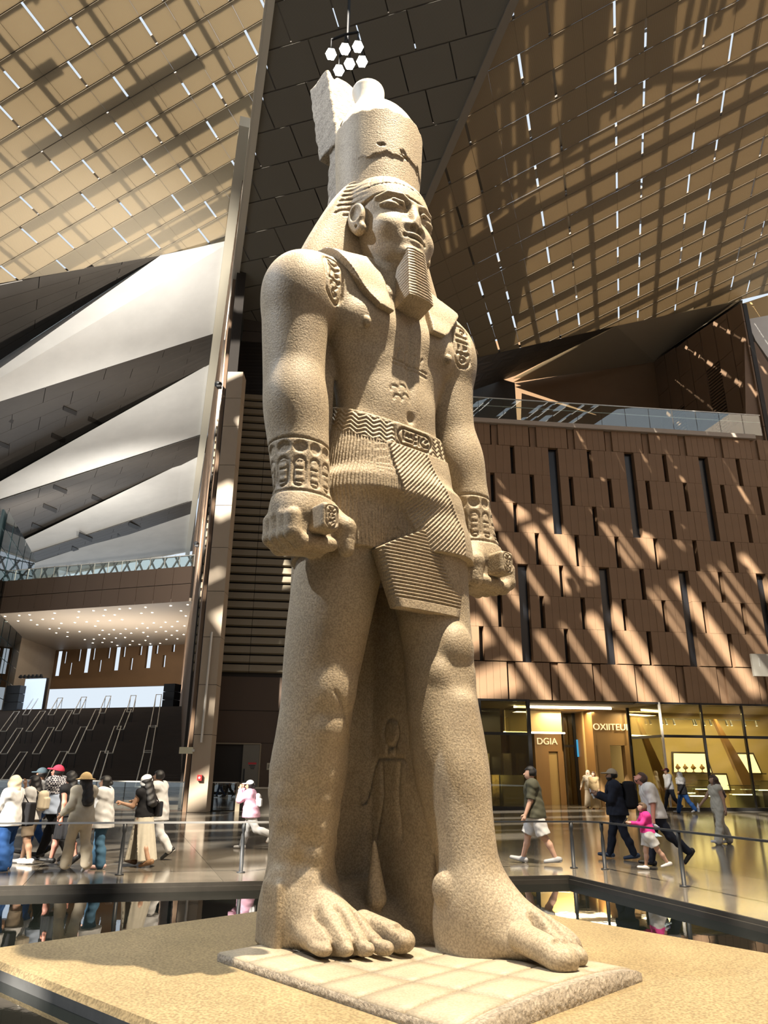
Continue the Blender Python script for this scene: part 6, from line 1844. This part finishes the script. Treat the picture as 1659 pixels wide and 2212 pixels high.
    if 'shawl' in fit:
        m = fit['shawl']
        def f(P):
            d = smin(F.torso(P, .045), cone(P, F.J['shr'], F.J['shl'], .075 * H, .075 * H), .04)
            for n in 'rl': d = smin(d, F.arm(P, n, .03, .75), .03)
            d = np.maximum(d, F.chest[2] - .03 * H - P[:, 2]); nb = cone(P, F.neck, F.neck + up * .1 * H, .045 * H, .06 * H)
            return np.maximum(np.maximum(d + wrinkle(P, .008), -nb), -F.skull(P, .01))
        add('shawl', f, m)
    if 'beard' in fit:
        def f(P):
            X = F.hl(P); return np.maximum(F.skull(P, .009), np.maximum(X[:, 2] + .022 * H, X[:, 1] - .005 * H))
        add('beard', f, fit['beard'], *hb, .008)
    if 'shades' in fit:
        b = MB(); b.box((0, -.056 * H, .006 * H), (.034 * H, .008, .011 * H)); b.box((-.04 * H, -.02 * H, .008 * H), (.004, .04 * H, .004)); b.box((.04 * H, -.02 * H, .008 * H), (.004, .04 * H, .004))
        g_ = b.build('sunglasses', M_BLACK, root); g_.matrix_local = Matrix.Translation(V3(F.head)) @ Matrix.Rotation(F.yaw, 4, 'Z') @ Matrix.Rotation(F.nod, 4, 'X')
    print('  person %-10s H %.2f at %.1f,%.1f  %.1fs' % (key, H, p[0], p[1], time.time() - t0))
    return root, F
def carried(key, name, label, cat):
    """a thing a visitor carries: an own object standing in the same frame"""
    root, F = PEOPLE[key]; e = empty(name, root.location, root.rotation_euler[2]); tag(e, label, cat); return e, F
def add_sdf(e, name, f, lo, hi, m, h=.010): return link(name, sdf_mesh(name, f, lo, hi, h), m, e, True)
def backpack(key, label, m, size=1.0, m2=None):
    e, F = carried(key, 'backpack', label, 'backpack'); H = F.H
    c = F.chest + np.array([0, .135 * H * size, -.015 * H])
    add_sdf(e, 'bag_body', lambda P: smin(box(P, c, (.085 * H * size, .055 * H * size, .125 * H * size), .085), box(P, c + [0, .055 * H * size, -.03 * H], (.065 * H * size, .03, .07 * H * size), .025), .02), c - .32, c + .32, m)
    for n, s in (('r', -1), ('l', 1)):
        sh = F.J['sh' + n] * .75 + F.shc * .25
        MB().tube([V3(c + [s * .05 * H, -.04, .09 * H]), V3(sh + [0, .0, .062 * H]), V3(sh + [0, -.075 * H, -.0 * H]), V3(F.chest + [s * .075 * H, -.105 * H, -.03 * H]), V3(F.hip + [s * .10 * H, -.02, .09 * H]), V3(c + [s * .06 * H, -.03, -.09 * H])], .014, 6).build('shoulder_strap', m2 or m, e, True)
def shoulder_bag(key, label, m, side, drop, size, patch=None):
    e, F = carried(key, 'shoulder_bag', label, 'bag'); H = F.H
    n = 'l' if side > 0 else 'r'; sh = F.J['sh' + n] * .8 + F.shc * .2
    c = F.hip + np.array([side * .125 * H, .02 * H, drop * H])
    add_sdf(e, 'bag_body', lambda P: box(P, c, (.045 * H * size, .11 * H * size, .085 * H * size), .03), c - .35, c + .35, m)
    MB().tube([V3(c + [0, -.07 * H * size, .07 * H * size]), V3(sh + [0, -.04 * H, .035 * H]), V3(sh + [0, .04 * H, .035 * H]), V3(c + [0, .07 * H * size, .07 * H * size])], .010, 6).build('bag_strap', m, e, True)
    if patch: MB().box((c[0] + side * .047 * H * size, c[1] + .02, c[2] - .02), (.004, .06 * H * size, .05 * H * size)).build('bag_print', patch, e)
def bottle(key, n, label, m, capc, tilt=(0, 0, 1)):
    e, F = carried(key, 'water_bottle', label, 'bottle'); H = F.H
    p = F.J['wr' + n] + F.J['hd' + n] * .065 * H; t = Vector(tilt).normalized()
    q = t.to_track_quat('Z', 'Y').to_matrix().to_4x4(); M = Matrix.Translation(V3(p)) @ q
    b = MB().lathe([(.028, -.11), (.032, -.10), (.032, .03), (.026, .06), (.014, .085), (.014, .095)], (0, 0, 0), 12); b.v = [tuple(M @ Vector(v)) for v in b.v]; b.build('bottle_body', m, e, True)
    b = MB().lathe([(.033, -.05), (.033, .005)], (0, 0, 0), 12); b.v = [tuple(M @ Vector(v)) for v in b.v]; b.build('bottle_label', capc, e, True)
    b = MB().lathe([(.016, .09), (.016, .112)], (0, 0, 0), 10); b.v = [tuple(M @ Vector(v)) for v in b.v]; b.build('bottle_cap', capc, e, True)
C_WHITE = cloth('white', (.60, .60, .60)); C_CREAM = cloth('cream', (.56, .52, .43)); C_BLACK = cloth('black', (.012, .012, .014)); C_NAVY = cloth('navy', (.018, .022, .035))
C_DENIM = cloth('denim', (.06, .135, .22)); C_BLUE = cloth('blue_jeans', (.02, .07, .22)); C_BEIGE = cloth('beige', (.62, .54, .41)); C_PINK = cloth('pink', (.72, .42, .55)); C_HOT = cloth('hot_pink', (.80, .06, .33))
C_OLIVE = cloth('olive', (.085, .085, .06)); C_KHAKI = cloth('khaki', (.20, .155, .11)); C_RED = cloth('red', (.55, .045, .09)); C_GREY = cloth('grey', (.40, .40, .40)); C_SKY = cloth('pale_blue', (.48, .62, .72))
C_TAUPE = cloth('taupe', (.38, .31, .22)); C_OCHRE = cloth('ochre_print', (.34, .24, .12)); C_STRAW = cloth('straw', (.58, .42, .22)); C_TEAL = cloth('slate_cap', (.06, .09, .11)); C_MAROON = cloth('maroon', (.10, .02, .03))
H_BLACK = mat('hair_black', (.008, .007, .007), .45, bump=.4, bscale=90); H_BROWN = mat('hair_brown', (.055, .025, .015), .45, bump=.4, bscale=90); H_LIGHT = mat('hair_light', (.16, .10, .06), .5, bump=.4, bscale=90)
S_WHITE = mat('shoe_white', (.72, .71, .70), .5); S_BLACK = mat('shoe_black', (.012, .012, .012), .5); S_GREY = mat('shoe_grey', (.35, .36, .38), .5); S_TAN = mat('sandal_tan', (.25, .14, .07), .5); S_PINK = mat('shoe_pink', (.55, .36, .33), .5); S_NAVY = mat('shoe_navy', (.03, .05, .09), .5)
def checks(name, a, b, sc):
    m = bpy.data.materials.new(name); m.use_nodes = True; nt = m.node_tree; ch = nt.nodes.new('ShaderNodeTexChecker'); ch.inputs['Scale'].default_value = sc; ch.inputs[1].default_value = (*a, 1); ch.inputs[2].default_value = (*b, 1)
    tc = nt.nodes.new('ShaderNodeTexCoord'); nt.links.new(tc.outputs['Object'], ch.inputs[0]); nt.links.new(ch.outputs[0], nt.nodes['Principled BSDF'].inputs['Base Color']); nt.nodes['Principled BSDF'].inputs['Roughness'].default_value = .8; return m
C_CHECK = checks('cloth_checked', (.62, .62, .66), (.03, .03, .05), 28); C_STRIPE = cloth('blue_wash', (.42, .50, .66))
W1 = dict(leg_r=(20, 8), leg_l=(-16, 22), toe_l=35, toe_r=-6, arm_r=(-14, 8, 14), arm_l=(16, 8, 22), lean=4)
W2 = dict(leg_l=(20, 8), leg_r=(-16, 22), toe_r=35, toe_l=-6, arm_l=(-14, 8, 14), arm_r=(16, 8, 22), lean=4)
STAND = dict(leg_r=(4, 4), leg_l=(-4, 6), arm_r=(4, 7, 18), arm_l=(0, 7, 14))
def mk(d, **k): e = dict(d); e.update(k); return e
GL, GR_ = 'visitors walking along the left railing', 'visitors walking past the shops'
person('hijab', 'woman in cream headscarf, white blouse and blue jeans at the left edge', (4, 1880), 1672, -100, mk(STAND, arm_l=(25, 12, 70)), 'tan', True, GL, top=(C_WHITE, 1.9, -.06, .03, .02), legs=(C_BLUE, 1.95, .02, .05), shoes=(S_TAN, S_BLACK), scarf=(C_BEIGE, True))
shoulder_bag('hijab', 'large black tote bag on the shoulder of the woman in cream headscarf', C_BLACK, -1, .06, 1.5, C_OCHRE)
person('denim', 'man in slate cap, pale shirt and blue jeans behind the cream backpack', (66, 1853), 1656, -95, mk(W1), 'brown', False, GL, top=(C_GREY, 1.9, -.03, .025, .01), legs=(C_BLUE, 1.95, .015, .01), shoes=(S_BLACK, S_BLACK), cap=C_TEAL, hair=(H_BLACK, 'short'))
person('shorts', 'long-haired woman in white shirt and khaki shorts touching her face', (50, 1866), 1670, -92, mk(STAND, arm_r=(62, 8, 118), in_r=.10, leg_r=(10, 5), leg_l=(-8, 8)), 'tan', True, GL, top=(C_WHITE, 1.6, -.03, .025, .01), legs=(C_KHAKI, .85, .02, .02), shoes=(S_WHITE, S_WHITE), hair=(H_BLACK, 'longer'))
backpack('shorts', 'cream backpack on the long-haired woman in khaki shorts', C_BEIGE, .95)
person('redcap', 'man in red cap and black-and-white checked shawl with black trousers', (106, 1860), 1648, -95, mk(W1, leg_r=(22, 6), leg_l=(-20, 18), lean=7, nod=6), 'rosy', False, GL, 1.12, top=(C_STRIPE, 1.5, -.04, .03, .02), legs=(C_BLACK, 1.95, .02, .012), shoes=(S_BLACK, S_WHITE), shawl=C_CHECK, cap=C_RED, hair=(H_BLACK, 'short'))
person('blackdress', 'black-haired woman in sleeveless black dress', (130, 1874), 1670, -105, mk(W2, leg_l=(14, 6), leg_r=(-10, 14), arm_r=(14, 6, 10), yaw=-10), 'rosy', True, GL, 1.05, top=(C_BLACK, 0, -.02, .012, 0), skirt=(C_BLACK, .06, -.26, .105, .115, 0), shoes=(S_BLACK, S_BLACK), hair=(H_BLACK, 'long'))
person('hat', 'woman in straw sun hat, cream lace blouse and beige trousers', (160, 1886), 1676, -130, mk(W2, leg_l=(16, 12), leg_r=(-8, 12), arm_r=(20, 8, 62), arm_l=(-10, 20, 60)), 'tan', True, GL, top=(C_CREAM, 1.9, -.05, .03, .02), legs=(C_BEIGE, 1.97, .02, .045), shoes=(S_GREY, S_WHITE), hat=C_STRAW, hair=(H_BLACK, 'longer'))
person('jeans', 'dark-haired woman in loose white shirt and blue jeans', (208, 1876), 1671, -88, mk(STAND, leg_r=(8, 4), leg_l=(-5, 6)), 'light', True, GL, top=(C_WHITE, 1.7, -.09, .045, .03), legs=(C_DENIM, 1.92, .02, .03), shoes=(S_PINK, S_WHITE), hair=(H_BLACK, 'bun'))
person('slit', 'woman in white lace headscarf, black top and slit cream skirt', (300, 1872), 1668, -112, mk(W1, leg_r=(20, 4), leg_l=(-16, 14), toe_l=15, arm_r=(18, 10, 75), arm_l=(22, 10, 80)), 'tan', True, GL, top=(C_BLACK, 0, .02, .006, 0), skirt=(C_CREAM, .07, -.44, .10, .14, 1), shoes=(S_TAN, S_TAN), hair=(H_BLACK, 'longer'), scarf=(C_WHITE, False))
shoulder_bag('slit', 'black leather shoulder bag of the woman in slit skirt', mat('black_leather', (.012, .011, .012), .3), -1, .10, 1.0)
person('whiteman', 'man in white shirt and white trousers beside the slit skirt', (333, 1856), 1660, -98, mk(W1, arm_r=(20, 8, 55), arm_l=(24, 8, 60), lean=6, nod=8), 'tan', False, GL, top=(C_WHITE, 1.85, -.10, .03, .02), legs=(C_WHITE, 1.95, .02, .02), shoes=(S_BLACK, S_WHITE), hair=(H_BLACK, 'short'))
person('pink', 'person in pink shirt, white cap and white trousers near the slatted wall', (538, 1834), 1680, -92, dict(leg_r=(18, 6), leg_l=(-24, 52), toe_l=60, arm_r=(60, 8, 125), arm_l=(55, 8, 125), in_r=.08, in_l=.08, lean=8), 'tan', True, None, 1.08, top=(C_PINK, 1.9, -.06, .04, .02), legs=(C_WHITE, 1.95, .02, .02), shoes=(S_WHITE, S_WHITE), cap=C_WHITE, hair=(H_BLACK, 'bun'))
backpack('pink', 'small white backpack on the person in pink shirt', C_WHITE, .85)
person('olive', 'man in olive T-shirt and white shorts walking past the shops', (1162, 1866), 1647, -98, mk(W1, leg_r=(21, 4), leg_l=(-19, 8), toe_l=4, toe_r=-12, arm_r=(8, 8, 10), arm_l=(10, 7, 14)), 'light', False, GR_, top=(C_OLIVE, .92, -.05, .035, .015), legs=(C_WHITE, .92, .035, .03), shoes=(S_GREY, S_WHITE), hair=(H_BLACK, 'short'))
bottle('olive', 'r', 'clear plastic water bottle held by the man in olive T-shirt', mat('bottle_plastic', (.75, .80, .85), .15), mat('label_blue', (.05, .10, .4), .5))
person('dress', 'woman in long taupe dress and headscarf by the shop entrance', (1276, 1745), 1662, -20, mk(STAND, arm_r=(10, 28, 8), arm_l=(6, 14, 20)), 'brown', True, GR_, top=(C_TAUPE, 1.9, -.05, .02, 0), skirt=(C_TAUPE, .06, -.49, .095, .14, 0), shoes=(S_TAN, S_TAN), scarf=(C_TAUPE, True))
person('print', 'woman in ochre printed dress just behind the taupe dress', (1288, 1748), 1665, -30, mk(STAND), 'tan', True, GR_, top=(C_OCHRE, 1.6, -.05, .02, 0), skirt=(C_OCHRE, .06, -.49, .095, .13, 0), shoes=(S_TAN, S_TAN), hair=(H_BROWN, 'long'))
person('hoodie', 'bearded man in beige cap and black hooded jacket', (1343, 1856), 1656, -100, mk(W1, leg_r=(18, 6), leg_l=(-12, 10), arm_r=(16, 8, 92), arm_l=(20, 8, 95), in_r=.06, in_l=.06, toe_l=8), 'brown', False, GR_, 1.08, top=(C_NAVY, 1.92, -.04, .04, .02), legs=(C_NAVY, 1.95, .018, .012), shoes=(S_NAVY, S_WHITE), cap=C_TAUPE, hair=(H_BLACK, 'short'), beard=H_BLACK)
backpack('hoodie', 'big black backpack on the man in the beige cap', C_BLACK, 1.25)
bottle('hoodie', 'r', 'silver drink can held by the man in black jacket', mat('can_silver', (.65, .68, .72), .25, .7), mat('can_band', (.55, .58, .62), .4), (.0, -.4, .9))
person('whitetee', 'man in white T-shirt and dark trousers looking down', (1428, 1872), 1658, -96, mk(W1, leg_r=(12, 4), leg_l=(-30, 20), toe_l=48, lean=12, nod=32, arm_r=(2, 8, 8), arm_l=(-4, 10, 10)), 'rosy', False, GR_, 1.05, top=(C_WHITE, .95, -.03, .035, .01), legs=(C_NAVY, 1.95, .018, .012), shoes=(S_BLACK, S_BLACK), hair=(H_BROWN, 'short'), shades=True)
bottle('whitetee', 'l', 'crumpled clear bottle held behind by the man in white T-shirt', mat('bottle_plastic2', (.72, .76, .82), .15), mat('label_violet', (.25, .2, .5), .5), (.2, .9, -.4))
person('girl', 'little girl in hot pink top with ponytail looking at a phone', (1408, 1880), 1730, -92, mk(W1, leg_r=(10, 4), leg_l=(-26, 10), toe_l=12, arm_r=(34, 6, 62), arm_l=(38, 6, 58), in_r=.05, in_l=.05, nod=18), 'light', True, GR_, top=(C_HOT, 1.9, .02, .012, .01), legs=(C_WHITE, .72, .025, .02), skirt=(C_SKY, .05, -.03, .10, .11, 0), shoes=(S_WHITE, S_WHITE), hair=(H_LIGHT, 'tail'))
e, F = carried('girl', 'mobile_phone', 'dark mobile phone in the hands of the little girl', 'phone')
pp = (F.J['wrr'] + F.J['wrl']) / 2 + np.array([0, -.10, .03]); ph = MB().box((0, 0, 0), (.035, .005, .07)).build('phone_body', M_BLACK, e); ph.location = V3(pp); ph.rotation_euler = (R(-40), 0, 0)
sc_ = MB().box((0, .006, 0), (.031, .001, .064)).build('phone_screen', mat('phone_screen', (.05, .06, .08), .2), ph)
person('maroon', 'person in maroon cap and grey sweater by the shop window', (1452, 1752), 1658, -85, mk(W1), 'brown', False, GR_, top=(C_GREY, 1.9, -.03, .03, .01), legs=(C_NAVY, 1.95, .02, .012), shoes=(S_BLACK, S_WHITE), cap=C_MAROON, hair=(H_BLACK, 'short'))
person('couple', 'person in black jacket, grey shawl and flared blue jeans by the shop window', (1480, 1757), 1664, -85, mk(W1, leg_l=(-24, 14), toe_l=20), 'brown', True, GR_, top=(C_BLACK, 1.9, -.06, .03, .02), legs=(C_BLUE, 1.95, .02, .04), shoes=(S_GREY, S_WHITE), shawl=C_GREY, scarf=(C_GREY, True))
person('jumpsuit', 'woman in cream sleeveless jumpsuit with long brown hair', (1563, 1824), 1671, -82, mk(W2, leg_l=(16, 4), leg_r=(-12, 10), arm_r=(30, 14, 12), arm_l=(-10, 16, 12), toe_r=12), 'tan', True, GR_, 1.04, top=(C_CREAM, 0, -.02, .012, 0), legs=(C_CREAM, 1.97, .022, .05), shoes=(S_WHITE, S_WHITE), hair=(H_BROWN, 'longer'))
bottle('jumpsuit', 'r', 'clear water bottle held by the woman in cream jumpsuit', mat('bottle_plastic3', (.8, .82, .84), .15), mat('label_white', (.7, .7, .7), .5))

# ------------------------------------------------------------------ railing round the pool
M_RAILTOP = mat('rail_aluminium', (.68, .69, .70), .28, .6); M_POST = mat('post_dark', (.02, .023, .027), .5)
def post(parent, x, y, h):
    MB().lathe([(.075, 0), (.075, .015), (.035, .02), (.035, .62 * h), (.026, .72 * h), (.022, .80 * h), (.036, .86 * h), (.036, h)], (x, y, 0), 12).build('post', M_POST, parent, True)
def railing(name, label, pts, posts):
    o = np.array([pts[0][0], pts[0][1]]); e = empty(name, (o[0], o[1], 0)); tag(e, label, 'railing')
    hz = .80
    for a, b in zip(pts[:-1], pts[1:]):
        A, B = Vector((a[0] - o[0], a[1] - o[1], hz)), Vector((b[0] - o[0], b[1] - o[1], hz)); d = (B - A).normalized(); r = Vector((d.y, -d.x, 0)) * .035; u = Vector((0, 0, .03))
        MB().hexa([A - r, A + r, B + r, B - r, A - r + u, A + r + u, B + r + u, B - r + u]).build('top_rail', M_RAILTOP if 'left' in label else M_POST, e)
    for p in posts: post(e, p[0] - o[0], p[1] - o[1], hz)
PL_ = [(-10.4, 12.35), (-8.4, 12.81), (-6.42, 13.27), (-4.43, 13.73), (-2.45, 14.18), (-.47, 14.6), (1.6, 14.98)]
railing('pool_railing', 'long waist-high railing with bright flat top behind the pool, left side', PL_, PL_[:-1])
PR_ = [(1.66, 14.99), (3.68, 15.34), (3.98, 15.36), (4.22, 15.16), (4.86, 12.98), (5.5, 10.8), (6.1, 8.7)]
railing('pool_railing', 'dark railing turning the pool corner on the right', PR_, [PR_[1], PR_[3], PR_[4], PR_[5], PR_[6]])
# pale hanging sign at the right edge
hs = empty('hanging_sign', V3(on_plane(1650, 1437, WP + WN * 6, WN)), WROT); tag(hs, 'blank pale hanging sign board at the right edge in front of the wall', 'sign')
MB().box((.35, 0, 0), (.95, .06, .52)).build('sign_board', mat('sign_pale', (.55, .52, .44), .5), hs)
MB().box((-.25, -.07, .12), (.02, .006, .2)).build('sign_mark', mat('sign_mark', (.72, .70, .64), .5), hs)
MB().tube([(1.2, 0, .1), (4.5, 0, .1)], .05, 8).build('bracket_arm', M_STEEL, hs)

# ------------------------------------------------------------------ added unseen roof behind and above the camera: slats shaped to throw the sun streaks
lat2 = MB(); rg = random.Random(21)
ZR_ = 41.0; sl = Vector((.17, 1, 0)).normalized(); sx_ = Vector((sl.y, -sl.x, 0))
def slat(a, b, q, z, h=.12):
    e = Vector((0, 0, z)); f = Vector((0, 0, z + h))
    lat2.hexa([a - q + e, a + q + e, b + q + e, b - q + e, a - q + f, a + q + f, b + q + f, b - q + f])
u = -20.0
while u < 30:
    w = rg.choice((.35, .6, .9, 1.3, 2.4)); g = rg.choice((.18, .25, .4, .6, .9))
    c = sx_ * (u + w / 2); slat(c + sl * -75, c + sl * 17, sx_ * w / 2, ZR_); u += w + g
d = Vector((.9, .42, 0)).normalized()
v = -75.0
while v < 17:
    w = rg.choice((.5, .9, 1.6, 2.4)); slat(sl * v + d * -24, sl * v + d * 45, sl * w / 2, ZR_ + 1); v += w + rg.choice((2.5, 4, 6, 8))
v = -75.0
while v < 30:                                                   # these run across with wider gaps, shaped to streak the floor
    w = rg.choice((1.2, 1.8, 2.6, 3.6)); slat(sl * v + d * -85, sl * v + d * -24.3, sl * w / 2, ZR_); v += w + rg.choice((.7, 1.0, 1.5, 2.0))
t = -82.0
while t < -26:
    w = rg.choice((.6, 1.0, 2.0)); c = d * t; slat(c + sl * -75, c + sl * 30, sx_ * w / 2, ZR_ + 1); t += w + rg.choice((3, 5, 7))
lat2.box((-73, 28, ZR_ + 1.6), (37, 42, .1))  # closed sheet added to keep the sun off the stairs
_a = Vector((-36.5, -47.5, ZR_ + 2)); _b = Vector((-23.5, -27.0, ZR_ + 2)); _q = Vector((.84, -.54, 0)) * 3.4; _t = Vector((0, 0, .15))   # closed bay added to keep the sun off the statue
lat2.hexa([_a - _q, _a + _q, _b + _q, _b - _q, _a - _q + _t, _a + _q + _t, _b + _q + _t, _b - _q + _t])
tag(lat2.build('ceiling_slats', M_BEAM), kind='structure')

# unseen rest of the hall, added to dim the ambient light: front with opening, side walls
wf = MB(); wf.box((-15, -76, 24.5), (62, .4, 16.5)); wf.box((-52, -76, 4), (25, .4, 4)); wf.box((27, -76, 4), (20, .4, 4))
tag(wf.build('wall_front', M_BROWN2), kind='structure')
tag(MB().box((47, -18, 20.5), (.4, 58, 20.5)).build('wall_entry_right', M_BROWN2), kind='structure')
wf = MB(); wf.box((-77, -18, 22.5), (.4, 58, 18.5))
tag(wf.build('wall_entry_left', M_BROWN2), kind='structure')

# ------------------------------------------------------------------ spots on the statue, one standing in for daylight
def spot(name, loc, target, energy, col, deg, blend=.4, radius=.15):
    l = bpy.data.lights.new(name, 'SPOT'); l.energy = energy; l.color = col; l.spot_size = R(deg); l.spot_blend = blend; l.shadow_soft_size = radius
    o = bpy.data.objects.new(name, l); COL.objects.link(o); o.location = loc
    o.rotation_euler = (Vector(target) - Vector(loc)).to_track_quat('-Z', 'Y').to_euler(); return o
SW = lambda x, y, z: ST.matrix_world @ Vector((x, y, z))

bpy.context.view_layer.update()
spot('statue_key', SW(.9, -5.2, 25.0), SW(.1, -.8, 6.0), 58000, (1.0, .84, .62), 42)
spot('statue_low', SW(-1.5, -9.0, 20.0), SW(.2, -1.4, 1.2), 500, (1.0, .86, .66), 36)
spot('statue_side', (-13.5, 5.5, 19.0), (-0.6, 8.6, 7.0), 8500, (.88, .93, 1.0), 46)  # added spot, stands in for cool daylight from the left
spot('statue_back', (-4.5, 15.0, 25.0), (-.5, 8.9, 9.0), 7000, (1.0, .95, .85), 34)

# cluster of floodlights hanging from the soffit
M_FLOOD = mat('flood_glow', (1, .95, .8), emit=(1, .93, .70), emit_s=60)
zf = 27.0
c0 = on_z(746, 112, zf)
fl = empty('floodlight_cluster', V3(c0)); tag(fl, 'cluster of six glaring floodlights hanging from the dark soffit above the crown', 'floodlight')
heads = [(715, 117), (745, 106), (773, 101), (732, 152), (755, 138), (782, 133)]
toc = (Vector(CAMP) - V3(c0)).normalized()
for x, y in heads:
    p = V3(on_z(x, y, zf) - c0)
    tgt = Vector((-.5, 7.0, 6)) - V3(c0) - p
    q = tgt.to_track_quat('Z', 'Y').to_matrix().to_4x4(); M = Matrix.Translation(p) @ q
    b = MB(); n = 6
    b.lathe([(.16, -.40), (.20, -.30), (.235, 0)], (0, 0, 0), 6); b.v = [tuple(M @ Vector(v)) for v in b.v]
    hd = b.build('lamp_housing', M_BLACK, fl)
    b = MB().lathe([(.21, .01), (.0, .015)], (0, 0, 0), 6); b.v = [tuple(M @ Vector(v)) for v in b.v]; b.build('lamp_lens', M_FLOOD, hd)
    MB().tube([p + Vector((0, 0, .1)), p + Vector((0, 0, .75))], .03, 6).build('yoke', M_BLACK, hd)
for dy in (0, 1):
    ps = [V3(on_z(x, y, zf) - c0) + Vector((0, 0, .75)) for x, y in heads[dy * 3:dy * 3 + 3]]
    MB().tube(ps, .05, 6).build('frame_bar', M_BLACK, fl)
A = V3(on_z(745, 106, zf) - c0) + Vector((0, 0, .75)); B = V3(on_z(755, 138, zf) - c0) + Vector((0, 0, .75))
MB().tube([A, B], .05, 6).build('frame_bar', M_BLACK, fl)
MB().tube([(A + B) / 2, (A + B) / 2 + Vector((0, 0, 2.6))], .06, 6).build('drop_rod', M_BLACK, fl)
spot('flood_light', V3(c0) + Vector((0, -.4, -.3)), (-.4, 8.6, 10.5), 4000, (1, .93, .75), 40)
